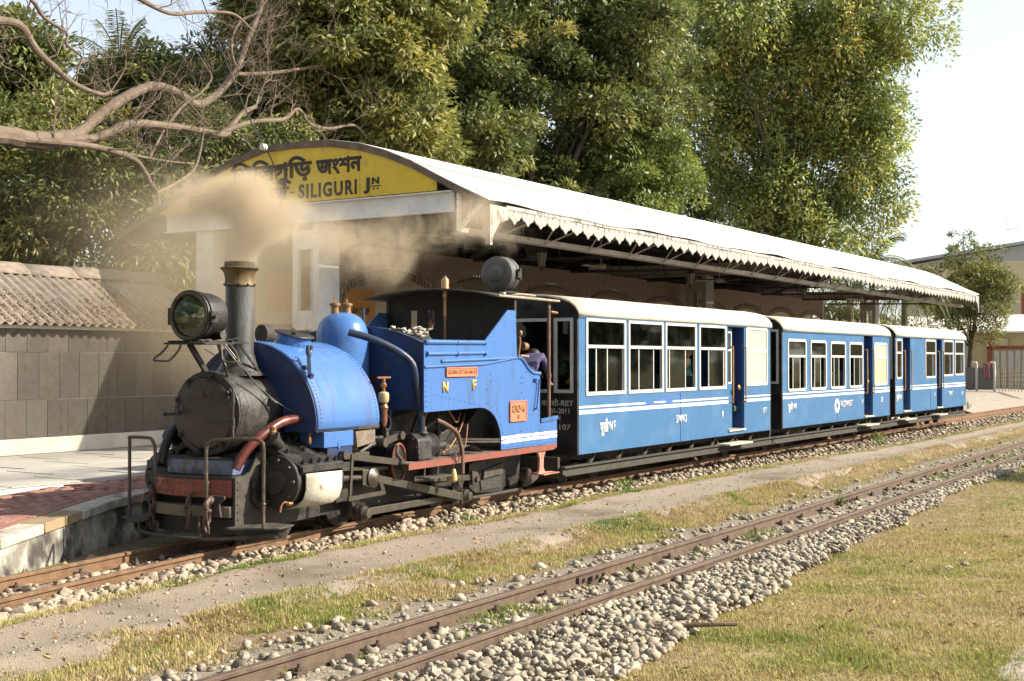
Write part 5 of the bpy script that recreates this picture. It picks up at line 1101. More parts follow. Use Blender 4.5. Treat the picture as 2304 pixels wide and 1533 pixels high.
side = [(2.545,1.18),(3.80,1.19),(3.93,1.175),(4.05,1.135),(4.15,1.08),(4.23,1.0),(4.29,.90),(4.315,.80),(4.32,.66),(5.37,.655),(5.37,1.56),(5.28,1.56),(5.19,1.575),(5.10,1.60),(5.01,1.645),(4.95,1.69),(4.89,1.73),(4.82,1.765),(4.73,1.775),(4.70,2.36),(4.49,2.36),(3.92,1.98),(2.545,1.945)]
for sy in (-1,1):
    part(MB().prism(side,'y',sy*.95,sy*.935),'cab_side',LBL,smooth=0)
    m = MB(); m.tube(smooth_path([(4.74,sy*.95,1.785),(4.83,sy*.95,1.775),(4.90,sy*.95,1.74),(4.96,sy*.95,1.70),(5.02,sy*.95,1.655),(5.11,sy*.95,1.61),(5.2,sy*.95,1.585),(5.37,sy*.95,1.575)],3),.024,8); part(m,'beading',LBL)
    m = MB(); m.tube([(2.56,sy*.955,1.945),(3.93,sy*.955,1.955)],.026,9); m.tube([(2.60,sy*.955,1.815),(3.94,sy*.955,1.835)],.022,9); m.tube([(2.9,sy*.955,1.735),(4.72,sy*.955,1.775)],.017,9); m.tube([(2.545,sy*.955,1.672),(3.88,sy*.955,1.70),(4.72,sy*.955,1.775)],.014,9); part(m,'conduit',LBL)
    m = MB()
    for x in (2.6,3.25,3.9):
        for z in (1.945,1.815): m.cyl((x-.012,sy*.955,z+.01*(x-2.6)/1.3),(x+.012,sy*.955,z+.01*(x-2.6)/1.3),.031,n=10)
    part(m,'conduit_clip',LBL)
    part(MB().prism([(5.375,.655),(5.87,.645),(5.87,.985),(5.375,.96)],'y',sy*.95,sy*.938),'rear_panel',LBL,smooth=0)
    part(MB().bar((5.38,sy*.955,.97),(5.87,sy*.955,.995),.03,.045),'rear_panel_angle',LBL,smooth=0)
    for z0, z1, a, b in ((.735,.77,4.325,5.365),(.785,.82,4.32,5.365),(.735,.77,5.38,5.868),(.785,.82,5.38,5.868)):
        n_ = 18; up_ = [(a+(b-a)*i/n_, z1+random.uniform(-.006,.006)) for i in range(n_+1)]; lo_ = [(a+(b-a)*i/n_, z0+random.uniform(-.005,.005)) for i in range(n_+1)]
        part(MB().prism(lo_+up_[::-1],'y',sy*.953,sy*.9505),'painted_stripe',CWH,smooth=0)
part(MB().prism([(-.94,2.501),(.94,2.501)]+[(y, 2.615-.105*(abs(y)/.95)**2) for y in np.linspace(.94,-.94,15)],'x',4.69,4.71),'spectacle_top',BLK,smooth=0)
rv = MB()
for z in np.linspace(1.24,1.64,8): rv.rivet((2.585,-.95,z),(0,-1,0),.0095)
for i in range(13): rv.rivet((2.75+.085*i*1.0,-.95,1.365-.012*i),(0,-1,0),.0085)
for z in np.linspace(.72,1.5,13): rv.rivet((5.335,-.95,z),(0,-1,0),.0085)
for x in np.linspace(4.38,5.3,13): rv.rivet((x,-.95,.685),(0,-1,0),.0085)
for x, z in side[2:9]: rv.rivet((x+.05,-.95,z+.06),(0,-1,0),.009)
for x, z in ((4.83,1.53),(4.88,1.53),(4.83,1.46),(4.88,1.46),(4.86,1.34),(4.05,1.58),(4.05,1.50),(4.85,.86),(3.95,1.4),(5.0,1.6),(5.08,1.56),(5.16,1.53)): rv.rivet((x,-.95,z),(0,-1,0),.0105)
for x in np.linspace(5.42,5.84,7): rv.rivet((x,-.95,.675),(0,-1,0),.008); rv.rivet((x,-.97,.975+.02*(x-5.4)),(0,-1,0),.008)
part(rv,'rivet_row',M('rivet_dark_blue',(.03,.07,.2),rough=.5),kind='stuff')
m = MB(); m.tube(smooth_path([(5.19,-.95,1.50),(5.19,-.99,1.50),(5.23,-1.0,1.51),(5.28,-.99,1.49),(5.29,-.98,1.44),(5.24,-.985,1.22),(5.21,-.985,1.14),(5.2,-.95,1.12)],5),.013,8); part(m,'grab_handle',LBL)
# plates and letters
np_ = part(MB().prism([(3.0,1.565),(3.685,1.565),(3.685,1.66),(3.0,1.66)],'y',-.965,-.951),'name_plate',PLATE,smooth=0,bevel=.005)
part(rring(2.995,3.69,1.56,1.665,.012,.012,-.973,-.955),'plate_frame',PLATE,np_); text('lettering','QUEEN OF THE HILLS',PLEDGE,np_,(3.03,-.966,1.585),w=.62,h=.055,bold=.025,depth=.004)
q_ = part(MB().prism([(4.525,.995),(4.96,.995),(4.96,1.24),(4.525,1.24)],'y',-.965,-.951),'number_plate',PLATE,smooth=0,bevel=.012)
part(rring(4.52,4.965,.99,1.245,.014,.02,-.972,-.955),'plate_frame',PLATE,q_)
text('lettering','804',PLEDGE,q_,(4.575,-.966,1.10),w=.33,h=.105,bold=.015,depth=.006); text('lettering','B',PLEDGE,q_,(4.72,-.966,1.02),w=.05,h=.055,bold=.02,depth=.006)
text('lettering','N',M('gold_letter',(.50,.30,.06),(.4,.24,.05),rough=.5,scale=20),T,(2.93,-.951,1.385),w=.12,h=.125,bold=.035,depth=.008)
text('lettering','F',MATS['gold_letter'],T,(3.60,-.951,1.395),w=.095,h=.125,bold=.035,depth=.008)
# cab: spectacle plate with windows, roof, posts
hwz = [(-.80,-.42,2.10,2.38),(-.16,.16,2.20,2.38),(.42,.80,2.10,2.38)]
hw_ = holed_wall([(-.76,-.70,2.10,2.20),(.22,.32,2.14,2.385),(.48,.58,2.14,2.385)],-.94,.94,1.2,2.50,0,.02); hw_.v = [(4.69+v[1],v[0],v[2]) for v in hw_.v]; hw_.f = [f[::-1] for f in hw_.f]; part(hw_,'spectacle_plate',BLK,smooth=0)
ROOFC = M('cab_roof_dark', (.05,.047,.043), (.09,.08,.07), rough=.6, scale=6, bump=.1)
rs = [(y, 2.635-.105*(abs(y)/.95)**2) for y in np.linspace(-.97,.97,21)]
m = MB(); xs = np.linspace(4.18,5.88,5); k = len(rs)
m.add([(x,p[0],p[1]) for x in xs for p in rs],[(i*k+j,(i+1)*k+j,(i+1)*k+j+1,i*k+j+1) for i in range(4) for j in range(k-1)]); o = part(m,'cab_roof',ROOFC,smooth=60); s = o.modifiers.new('t','SOLIDIFY'); s.thickness = .022
m = MB(); m.tube([(4.2,-.975,2.525),(5.89,-.975,2.525)],.016,7); part(m,'roof_gutter',M('gutter_worn',(.34,.29,.22),(.2,.17,.13),rough=.8,scale=14))
for sy in (-1,1):
    m = MB(); m.tube([(5.73,sy*.90,.66),(5.73,sy*.90,2.5)],.024,9); m.cyl((5.73,sy*.9,1.52),(5.73,sy*.9,1.57),.034,n=10); part(m,'roof_post',M('post_rusty',(.11,.065,.045),(.17,.10,.07),rough=.6,scale=10))
    part(MB().bar((4.70,sy*.92,2.3),(4.70,sy*.92,2.55),.05,.05),'roof_pillar',BLK,smooth=0)
    part(MB().prism([(5.66,2.52),(5.80,2.52),(5.755,2.4),(5.75,2.28),(5.715,2.28),(5.71,2.4)],'y',sy*.9-.012,sy*.9+.012),'post_bracket',UFR,smooth=0)
part(MB().tube([(5.75,-.92,2.38),(5.92,-.93,2.37)],.018,7),'roof_hook',BRS)
part(MB().box(4.72,5.86,.90,.925,.69,1.55),'cab_far_door',BLK,smooth=0)
part(MB().box(4.72,5.85,-.90,.90,.66,.69),'cab_floor',DECK,smooth=0)
part(MB().lathe([(.42,0),(.42,.03),(.3,.05)],(4.72,0,1.30),(1,0,0),30),'boiler_backhead',BLK)
m = MB()
for y,z in ((-.2,1.5),(.2,1.55),(0,1.7),(-.3,1.35)): m.cyl((4.74,y,z),(4.86,y,z),.02,n=8); m.lathe([(.05,0),(.055,.01),(.05,.02)],(4.85,y,z),(1,0,0),14)
part(m,'cab_gauge',BRS)
part(MB().lathe([(.05,0),(.05,.1)],(5.05,-.86,1.92),(1,0,0),12),'cab_valve',BRS)
m = MB(); m.tube([(4.78,-.93,1.72),(4.80,-.96,1.98),(4.79,-.94,2.10)],.014,7); m.ell((4.80,-.96,2.08),(.03,.03,.04)); m.tube([(4.8,-.96,1.8),(4.98,-.98,1.79)],.018,7); part(m,'side_valve',BRS)
part(MB().box(4.78,5.3,.45,.85,.69,1.25),'tender_locker',BLK,smooth=0)
# coal and ash heap in the bunker
COAL = M('coal_ash', (.05,.047,.043), (.02,.019,.018), rough=.9, scale=14, bump=.6, bscale=30, c3=(.16,.145,.125), s3=7, lo3=.62, hi3=.72)
xs = np.linspace(2.6,4.66,50); ysg = np.linspace(-.93,.93,44); XX, YY = np.meshgrid(xs,ysg,indexing='ij')
ZZ = 1.80+.10*fbm(XX,YY,.25,201)+.14*fbm(XX,YY,.5,204)+.03*(RNG.random(XX.shape)-.5) + .12*np.exp(-((XX-2.85)/.3)**2-((YY+.55)/.35)**2) - .35*np.clip(np.abs(YY)-.75,0,1)
n1, n2 = XX.shape; ii, jj = np.meshgrid(np.arange(n1-1), np.arange(n2-1), indexing='ij'); a = (ii*n2+jj).ravel()
o = np_obj('coal_heap', np.stack([XX,YY,ZZ],-1).reshape(-1,3), 4, np.stack([a,a+n2,a+n2+1,a+1],-1), COAL, parent=T)
m = MB()
for k in range(70):
    c = Vector((random.uniform(2.6,2.95),random.uniform(-.85,-.30),0)); c.z = 2.02+.09*random.random()-.25*max(0,-c.y-.75); s = random.uniform(.02,.06)
    m.add([c+Vector((random.uniform(-s,s),random.uniform(-s,s),random.uniform(-s,s)*.6)) for _ in range(6)],[(0,1,2),(0,2,3),(0,3,4),(0,4,1),(5,2,1),(5,3,2),(5,4,3),(5,1,4)])
part(m,'ash_rags',M('rag_white',(.45,.41,.35),(.3,.27,.22),rough=.95,scale=20,c3=(.1,.09,.08),s3=9),kind='stuff',smooth=0)
# whistle through the roof
w = part(MB().lathe([(.022,2.30),(.022,2.52),(.034,2.53),(.034,2.60),(.05,2.61),(.052,2.625),(.048,2.64),(.048,2.74),(.04,2.765),(.02,2.775),(.018,2.795),(.0,2.80)],(4.42,-.10,0),n=20),'whistle',M('whistle_copper',(.50,.32,.16),(.38,.22,.1),rough=.4,metal=.6,scale=12)); MB().cyl((4.42,-.10,1.9),(4.42,-.10,2.31),.016,n=8).build('whistle_pipe', COPP, w)
# rear lamp on the roof
rl = part(MB().lathe([(.14,-.02),(.21,.0),(.225,.012),(.225,.16),(.232,.165),(.232,.185),(.225,.19),(.225,.24),(.2,.26)],(4.98,-.52,2.845),(1,0,0),40),'rear_lamp',CHIM)
MB().lathe([(.125,.03),(.12,-.015),(.09,-.045),(.05,-.06),(.0,-.065)],(4.98,-.52,2.845),(1,0,0),30).build('lamp_boss', CHIM, rl)
m = MB(); m.box(5.10,5.2,-.775,-.74,2.80,2.9); m.cyl((5.13,-.77,2.78),(5.13,-.80,2.78),.018,n=8); m.cyl((5.13,-.77,2.9),(5.13,-.8,2.9),.018,n=8); m.build('lamp_hinge', BLK, rl, smooth=20)
m = MB(); m.box(4.92,5.3,-.68,-.36,2.60,2.625); m.build('lamp_base', BLK, rl, smooth=0)
m = MB(); m.tube(smooth_path([(4.9,-.62,2.6),(4.86,-.72,2.58),(4.84,-.68,2.5),(4.86,-.62,2.52),(4.9,-.75,2.55),(5.0,-.85,2.58),(5.3,-.92,2.57)],5),.012,6); part(m,'lamp_cable',M('rag_cable',(.45,.36,.22),(.3,.24,.15),rough=.9,scale=20)); part(MB().ell((4.86,-.70,2.57),(.03,.03,.035)),'cable_knob',PORC)
# --- cylinders, valve chests and motion (both sides)
for sy in (-1,1):
    C0 = Vector((.36,sy*.70,.60)); C1 = Vector((1.02,sy*.70,.585)); ax = (C1-C0).normalized()
    cy = part(MB().tube([C0,C1],.225,30),'cylinder',BLK)
    MB().lathe([(.25,0),(.25,.035),(.235,.045),(.12,.05),(.11,.08),(.0,.085)],C0,-ax,34).build('cylinder_cover', BLK, cy)
    m = MB()
    for k in range(9):
        a = k*.698+.3; m.bolt(C0-ax*.04+Vector((0,math.cos(a)*.205,math.sin(a)*.205)),-ax,.018,.024)
    for k in range(4): a = k*1.57+.5; m.bolt(C0-ax*.045+Vector((0,math.cos(a)*.075,math.sin(a)*.075)),-ax,.013,.035)
    m.build('cover_bolt', STL, cy, kind='stuff')
    MB().lathe([(.25,0),(.25,.03),(.06,.05),(.05,.12)],C1,ax,30).build('rear_cover', BLK, cy)
    # pale outer casing, flat-sided, hanging over the barrel
    sc = [(-.256,.085),(-.258,.05),(-.258,-.07),(-.225,-.165),(-.15,-.225),(-.03,-.255)]
    vs = []
    for x in (.43,1.0): vs += [(x,sy*.70+sy*-p[0],.598+p[1]-.02*(x-.36)) for p in sc]
    n_ = len(sc); o = part(MB().add(vs,[(i,i+1,n_+i+1,n_+i) if sy < 0 else (i,n_+i,n_+i+1,i+1) for i in range(n_-1)]),'cylinder_casing',CYLW,smooth=50); s = o.modifiers.new('t','SOLIDIFY'); s.thickness = .015; s.offset = 0
    # valve chest leaning inwards
    vc = MB(); vs = []
    for x in (.40,1.10): vs += [(x,sy*.93,.745),(x,sy*.46,.985),(x,sy*.40,.93),(x,sy*.50,.62),(x,sy*.90,.69)]
    vc.add(vs,[(0,1,2,3,4)[::-1 if sy > 0 else 1],(5,6,7,8,9)[::1 if sy > 0 else -1]]+[((i,(i+1)%5,5+(i+1)%5,5+i) if sy > 0 else (5+i,5+(i+1)%5,(i+1)%5,i)) for i in range(5)])
    vo = part(vc,'valve_chest',BLK,smooth=0,bevel=.015)
    nv = Vector((0,sy*.455,.89)).normalized(); m = MB()
    for x in (.47,.60,.73,.86,.99,1.06):
        for t in (.1,.5,.9) if x not in (.60,.86) else (.1,.9): p = Vector((x,sy*(.93-.47*t),.745+.24*t)); m.cyl(p-nv*.01,p+nv*.03,.02,.018,8); m.bolt(p+nv*.03,nv,.013,.02)
    m.build('chest_stud', BLK, vo, kind='stuff')
    MB().box(.37,1.13,sy*.955-.015,sy*.955+.015,.695,.745).build('chest_flange', BLK, vo, smooth=0)
    part(MB().lathe([(.06,0),(.06,.12),(.09,.13),(.09,.16),(.0,.17)],(.45,sy*.62,.93),(-.75,0,.55),18),'steam_elbow',BLK)
    lb = part(MB().lathe([(.03,0),(.038,.02),(.04,.06),(.028,.075),(.03,.10),(.02,.11)],(.36,sy*.63,1.01),(0,0,1),14),'lubricator',BRS)
    m = MB(); m.tube(smooth_path([(.92,sy*.62,1.165),(.72,sy*.62,1.175),(.50,sy*.60,1.15),(.28,sy*.56,1.04),(.12,sy*.50,.90),(.02,sy*.46,.74)],5),.046,14); part(m,'exhaust_pipe',REDPIPE if sy < 0 else BLK)
    m = MB(); m.tube(smooth_path([(.78,sy*.64,1.17),(.82,sy*.70,1.19),(.82,sy*.72,1.1),(.80,sy*.72,1.0)],4),.008,7); m.lathe([(.014,0),(.02,.03),(.014,.07)],(.80,sy*.72,.93),(0,0,1),10); part(m,'oil_pipe',COPP)
    m = MB(); m.tube(smooth_path([(.30,sy*.86,.41),(.24,sy*.86,.43),(.20,sy*.85,.40),(.18,sy*.85,.34)],4),.010,7); m.cyl((.28,sy*.86,.41),(.34,sy*.86,.41),.02,n=8); part(m,'drain_cock',COPP)
    # slide bars, crosshead and rods
    Y = sy*.72
    part(MB().tube([(1.05,Y,.575),(1.72,Y,.53)],.028,12),'piston_rod',STL)
    part(MB().bar((1.15,Y,.655),(2.15,Y,.60),.05,.035),'slide_bar',STL,smooth=0,bevel=.004)
    ch = part(MB().prism([(1.66,.62),(1.94,.60),(1.96,.44),(1.66,.45)],'y',Y-.035*sy,Y+.04*sy),'crosshead',STL,smooth=0,bevel=.01); MB().lathe([(.10,0),(.105,.02),(.07,.04),(.045,.06),(.03,.065)],(1.83,Y+sy*.04,.52),(0,sy,0),24).build('crosshead_pin', STL, ch)
    part(MB().prism([(1.85,.555),(3.62,.205),(3.72,.215),(3.80,.16),(3.72,.095),(3.60,.115),(1.85,.475)],'y',Y+sy*.045,Y+sy*.075),'connecting_rod',STL,smooth=0,bevel=.006)
    part(MB().prism([(1.70,.215),(1.85,.20),(3.60,.185),(3.75,.20),(3.80,.14),(3.72,.085),(3.55,.115),(1.9,.12),(1.80,.09),(1.70,.12)],'y',Y-sy*.055,Y-sy*.02),'coupling_rod',STL,smooth=0,bevel=.006)
    for axx in (1.76,3.72): m = MB(); m.lathe([(.075,-.06),(.08,.02),(.055,.05),(.05,.07),(.02,.075)],(axx,Y+sy*(.075 if axx > 3 else -.02),.155),(0,sy,0),20); part(m,'crank_pin',STL); m = MB(); m.prism([(axx-.075,.27),(axx+.075,.27),(axx+.075,.06),(axx-.075,.06)],'y',Y-sy*.07,Y-sy*.055); part(m,'crank_web',STL)
    # valve gear
    m = MB(); m.bar((1.20,sy*.80,.80),(2.24,sy*.84,.655),.022,.065); m.cyl((1.22,sy*.76,.80),(1.22,sy*.86,.80),.045,n=14); m.cyl((2.24,sy*.80,.655),(2.24,sy*.88,.655),.04,n=14); part(m,'radius_rod',STL,smooth=25)
    m = MB(); m.tube([(1.12,sy*.70,.86),(1.45,sy*.70,.86)],.05,14); m.tube([(1.40,sy*.70,.86),(1.62,sy*.70,.83)],.028,12); part(m,'valve_spindle',STL)
    m = MB(); m.bar((1.32,sy*.86,.80),(1.28,sy*.86,.36),.02,.035); m.bar((1.25,sy*.86,.36),(1.94,sy*.82,.36),.02,.045); m.bar((1.92,sy*.80,.48),(1.96,sy*.82,.34),.02,.04); part(m,'combination_lever',STL,smooth=0)
    part(MB().box(1.15,1.55,sy*.50,sy*.60,.35,.90) if False else MB().box(1.5,1.75,sy*.66,sy*.78,.72,.80),'oil_box',STL,smooth=0,bevel=.006)
    ov = [(2.33+.13*math.cos(R(a)),.64+(.205 if True else 0)*math.sin(R(a))) for a in range(0,360,15)]
    lk = part(MB().prism(ov,'y',sy*.76,sy*.66),'expansion_link',BLK,smooth=30); rim = MB(); rim.tube([(p[0],sy*.765,p[1]) for p in ov],.016,7,closed=True); rim.build('link_rim', REDP, lk)
    m = MB(); m.tube(smooth_path([(2.22,sy*.82,.83),(2.18,sy*.84,.75),(2.26,sy*.86,.66),(2.30,sy*.86,.58)],4),.02,8); part(m,'link_block',STL)
    m = MB(); m.bar((1.99,sy*.78,.88),(2.28,sy*.80,.94),.04,.07); m.cyl((1.98,sy*.70,.88),(1.98,sy*.83,.88),.05,n=14); m.cyl((2.28,sy*.74,.94),(2.28,sy*.85,.94),.045,n=14); m.bar((1.98,sy*.45,.88),(1.98,sy*.75,.88),.05,.05); m.bar((2.14,sy*.72,.92),(2.14,sy*.72,1.02),.05,.05); part(m,'reversing_arm',STL,smooth=25)
    part(MB().bar((2.57,sy*.80,.45),(3.84,sy*.80,.36),.025,.065),'reach_rod',STL,smooth=0,bevel=.004)
    m = MB(); m.prism([(3.80,.44),(3.94,.42),(3.98,.34),(3.93,.26),(3.82,.28)],'y',sy*.78,sy*.84); m.cyl((3.9,sy*.84,.34),(3.9,sy*.87,.34),.035,n=12); part(m,'rod_bracket',STL,smooth=25)
    part(MB().box(1.38,2.1,sy*.46,sy*.62,.30,.60),'motion_bracket',BLK,smooth=0)
    # running plate with red valance
    part(MB().box(2.22,5.86,sy*.40,sy*.94,.632,.648),'running_plate',DECK,smooth=0)
    part(MB().prism([(2.23,.575),(5.75,.575),(5.86,.60),(5.86,.65),(2.23,.65)],'y',sy*.955,sy*.941),'valance',REDP,smooth=0)
    m = MB()
    for x0 in (2.60,2.88): m.bar((x0,sy*.93,.62),(x0-.05,sy*.95,.475),.012,.045)
    m.box(2.50,3.02,sy*.88,sy*1.05,.462,.476); part(m,'running_step',UFR,smooth=0)
    m = MB(); m.prism([(5.33,.575),(5.60,.575),(5.56,.54),(5.52,.48),(5.515,.36),(5.56,.30),(5.80,.29),(5.80,.275),(5.36,.285),(5.40,.33),(5.41,.48),(5.38,.54)],'y',sy*.93,sy*.90); m.box(5.35,5.80,sy*.80,sy*1.02,.272,.286); part(m,'cab_step',M('step_pink',(.42,.16,.11),(.33,.2,.15),rough=.7,scale=8,c3=(.12,.09,.07),s3=6),smooth=0)
# boxes below the tank
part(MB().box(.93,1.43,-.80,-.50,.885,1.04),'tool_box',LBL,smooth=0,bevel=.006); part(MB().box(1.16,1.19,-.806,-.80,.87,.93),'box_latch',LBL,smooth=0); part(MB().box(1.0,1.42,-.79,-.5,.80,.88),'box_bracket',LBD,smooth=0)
part(MB().box(.80,1.85,-.80,-.40,1.045,1.065),'tank_bearer',BLK,smooth=0)
part(MB().prism([(1.47,1.02),(1.82,1.03),(1.82,.90),(1.50,.86)],'y',-.80,-.55),'sand_hopper',M('rusty_box',(.19,.15,.11),(.13,.10,.075),rough=.9,scale=10,bump=.5),smooth=0)
part(MB().tube([(1.5,-.78,1.06),(1.86,-.80,1.06)],.03,9),'drain_pipe',UFR)
m = MB(); m.tube([(1.9,-.70,.93),(2.35,-.70,.92)],.022,8); m.tube([(1.5,-.66,.62),(1.7,-.70,.80),(1.85,-.72,.86),(1.95,-.72,.87)],.028,9); part(m,'hose',BLK)
# lubricator pot beside the tank
m = MB(); m.lathe([(.045,.0),(.055,.02),(.057,.09),(.05,.105),(.025,.115)],(1.98,-.80,1.30),n=16); lb = part(m,'oil_pot',M('pot_cream',(.48,.38,.20),(.35,.27,.14),rough=.5,scale=12))
m = MB(); m.cyl((1.98,-.80,1.41),(1.98,-.80,1.56),.018,n=8); m.lathe([(.03,0),(.035,.03),(.02,.05)],(1.98,-.80,1.46),n=10); m.bar((1.86,-.80,1.565),(2.10,-.80,1.565),.02,.02); m.lathe([(.02,1.05),(.035,1.12),(.03,1.2),(.045,1.25),(.02,1.3)],(1.99,-.80,0),n=12); m.build('pot_valve', COPP, lb)
m = MB(); torus(m,(2.05,-.80,1.08),(1,0,0),(0,0,1),.06,.08,.008,16); part(m,'oil_coil',BLK)
# main steam pipe to the turbo generator
m = MB(); m.tube(smooth_path([(2.05,-.30,2.05),(2.20,-.52,1.97),(2.36,-.70,1.86),(2.46,-.80,1.76),(2.50,-.85,1.66),(2.53,-.86,1.5),(2.58,-.86,1.3),(2.66,-.84,1.1),(2.70,-.82,.95)],5),.04,12); part(m,'steam_pipe',PIPEM); part(MB().lathe([(.075,0),(.08,.015),(.06,.04)],(2.70,-.82,.93),(0,0,1),14),'pipe_flange',BLK)
gn = part(MB().prism([(-.92,.65),(-.55,.65),(-.55,.86),(-.64,.94),(-.82,.95),(-.90,.88)],'x',2.50,2.78),'turbo_generator',BLK,smooth=0,bevel=.02)
MB().lathe([(.15,0),(.155,.02),(.15,.05),(.13,.24),(.10,.28)],(2.78,-.74,.80),(1,0,0),26).build('generator_drum', BLK, gn)
m = MB()
for a in range(0,360,45): m.bolt((2.50,-.735+.14*math.cos(R(a)),.80+.125*math.sin(R(a))),(-1,0,0),.012,.012)
m.build('casing_bolt', BLK, gn, kind='stuff'); MB().lathe([(.12,0),(.115,.008),(.0,.012)],(2.498,-.735,.80),(-1,0,0),24).build('turbine_plate', BLK, gn)
m = MB(); m.cyl((3.02,-.80,.78),(3.20,-.80,.78),.05,n=14); m.cyl((3.1,-.80,.70),(3.1,-.80,.90),.04,n=12); m.lathe([(.03,0),(.035,.03),(.02,.06)],(3.1,-.8,.9),n=10); m.build('governor', BLK, gn)
m = MB(); m.cyl((2.95,-.7,.92),(2.95,-.7,1.0),.03,n=10); m.build('generator_nipple', COPP, gn)
m = MB(); m.tube(smooth_path([(2.95,-.7,1.0),(2.93,-.72,1.1),(2.95,-.75,1.19)],4),.011,7); m.tube(smooth_path([(3.4,-.72,1.2),(3.5,-.74,1.1),(3.6,-.74,1.02),(3.7,-.72,1.08),(3.8,-.7,1.18)],5),.010,7); m.tube(smooth_path([(3.15,-.82,.69),(3.4,-.8,.78),(3.7,-.74,.95),(3.9,-.68,1.1)],5),.010,7); m.tube(smooth_path([(3.6,-.82,.68),(3.75,-.78,.78),(3.9,-.72,1.0)],5),.009,7); part(m,'copper_line',COPP)
m = MB(); m.tube(smooth_path([(2.92,-.88,1.08),(3.10,-.90,1.02),(3.28,-.92,.93),(3.35,-.93,.82),(3.37,-.95,.70),(3.36,-.96,.45)],5),.026,10); part(m,'water_hose_pipe',M('hose_brown',(.13,.06,.04),(.09,.06,.045),rough=.5,scale=8)); m = MB(); m.tube([(3.36,-.96,.45),(3.36,-.96,.10)],.006,6); part(m,'steam_drip_chain',RAIL)
m = MB(); torus(m,(3.24,-.95,.64),(1,0,0),(0,0,1),.06,.06,.010,14); torus(m,(3.25,-.955,.65),(1,0,.2),(0,0,1),.045,.055,.008,12); m.tube(smooth_path([(3.2,-.95,.6),(3.1,-.96,.68),(3.05,-.9,.75)],4),.006,6); part(m,'wire_coil',IRON)
bl = part(MB().lathe([(.02,.0),(.03,-.03),(.045,-.10),(.04,-.13),(.02,-.15)],(3.16,-.96,.52),n=12),'hanging_bulb',M('bulb_amber',(.55,.40,.15),(.4,.3,.12),rough=.4,scale=9)); MB().cyl((3.16,-.96,.52),(3.18,-.95,.62),.005,n=5).build('bulb_cord', IRON, bl)
part(MB().lathe([(.42,-.02),(.42,.0),(.40,.02)],(3.66,-.60,.52),(0,-1,0),30),'wheel_splasher',BLK)
part(MB().add([(3.30+.06*k,y,.66+.10*math.sin(math.pi*k/10)) for y in (-.93,-.5) for k in range(11)],[(k,k+1,12+k,11+k) for k in range(10)]),'splasher_top',DECK)
m = MB()
for (x0,z0,x1,z1) in ((2.75,.66,3.05,1.1),(3.0,.9,3.6,1.1),(3.5,.66,3.5,1.15),(2.6,1.1,3.2,1.2)): m.bar((x0,-.55,z0),(x1,-.55,z1),.03,.04)
part(m,'inner_stay',UFR,smooth=0)
# ================================================================ trees
BARK = M('bark_brown', (.05,.039,.03), (.08,.063,.047), rough=.95, scale=6, bump=.6, bscale=18, stretch=(1,1,.3))
BARKP = M('bark_pale', (.15,.108,.075), (.105,.075,.052), rough=.9, scale=5, bump=.5, bscale=22, c3=(.20,.155,.11), s3=2.5)
def leaf_mat(name, stops): return tint_mat(name, stops, rough=.5, transl=.3, spec=.35)
LM_MANGO = leaf_mat('mango_leaves', [(0,(.060,.082,.030)),(.5,(.130,.152,.052)),(.85,(.24,.245,.08)),(1,(.36,.31,.12))])
LM_OLIVE = leaf_mat('olive_leaves', [(0,(.085,.102,.036)),(.45,(.17,.185,.058)),(.8,(.29,.275,.08)),(1,(.42,.33,.12))])
LM_GOLD = leaf_mat('golden_green_leaves', [(0,(.11,.14,.05)),(.4,(.225,.265,.085)),(.78,(.39,.40,.115)),(.96,(.52,.46,.13)),(1,(.50,.28,.09))])
LM_FRESH = leaf_mat('fresh_green_leaves', [(0,(.075,.10,.032)),(.5,(.16,.20,.055)),(.85,(.28,.31,.09)),(1,(.40,.40,.13))])
LM_LIGHT = leaf_mat('small_tree_leaves', [(0,(0.097,0.124,0.041)),(.5,(0.179,0.200,0.055)),(1,(0.304,0.290,0.097))])
def crown(parent, lobes, n, ll, lw, droop, mat, clump=.6, per=140, seed=0, shell=.5, zs=.75):
    """leaves sit on many small dome-shaped sprays spread through the lobes"""
    rg = np.random.default_rng(seed); lob = np.array([l if len(l) == 6 else (*l, l[3], l[3]*.9) for l in lobes], float)
    nc = n//per; wts = lob[:,3]*lob[:,5]; k = rg.choice(len(lob), nc, p=wts/wts.sum())
    d = rg.normal(size=(nc,3)); d[:,2] += .15; d /= np.linalg.norm(d,axis=1)[:,None]; r = (shell+(1-shell)*rg.random(nc)**.5)*(1+.14*rg.normal(size=nc))
    cc = lob[k,:3] + d*r[:,None]*lob[k,3:6]; ctint = np.clip(rg.normal(.45,.2,nc),0,1); cr = clump*rg.uniform(.55,1.25,nc)
    m = nc*per; ci = np.repeat(np.arange(nc),per)
    q = rg.normal(size=(m,3)); q[:,2] = np.abs(q[:,2])*1.0-.45; q += d[ci]*.45; q /= np.linalg.norm(q,axis=1)[:,None]
    P = cc[ci] + q*(cr[ci]*(.45+.6*rg.random(m)**.6))[:,None]*np.array([1,1,zs])
    o = q*.75 + rg.normal(size=(m,3))*.45; o[:,2] -= droop*(.4+rg.random(m)); o /= np.linalg.norm(o,axis=1)[:,None]
    nn = q*.9 + np.array([.12,-.2,.5]) + rg.normal(size=(m,3))*.4; s = np.cross(o,nn); s /= np.maximum(np.linalg.norm(s,axis=1),1e-3)[:,None]
    L = ll*(.6+.7*rg.random(m)); Wd = lw*(.7+.6*rg.random(m)); tip = P+o*L[:,None]; mid = P+o*(L*.48)[:,None]; mid[:,2] += L*.05
    V = np.stack([P, mid+s*Wd[:,None]*.5, tip, mid-s*Wd[:,None]*.5],1).reshape(-1,3)
    return np_obj('crown', V, 4, np.arange(4*m).reshape(-1,4), mat, parent=parent, attr=np.clip(ctint[ci]+rg.normal(0,.15,m),0,1))
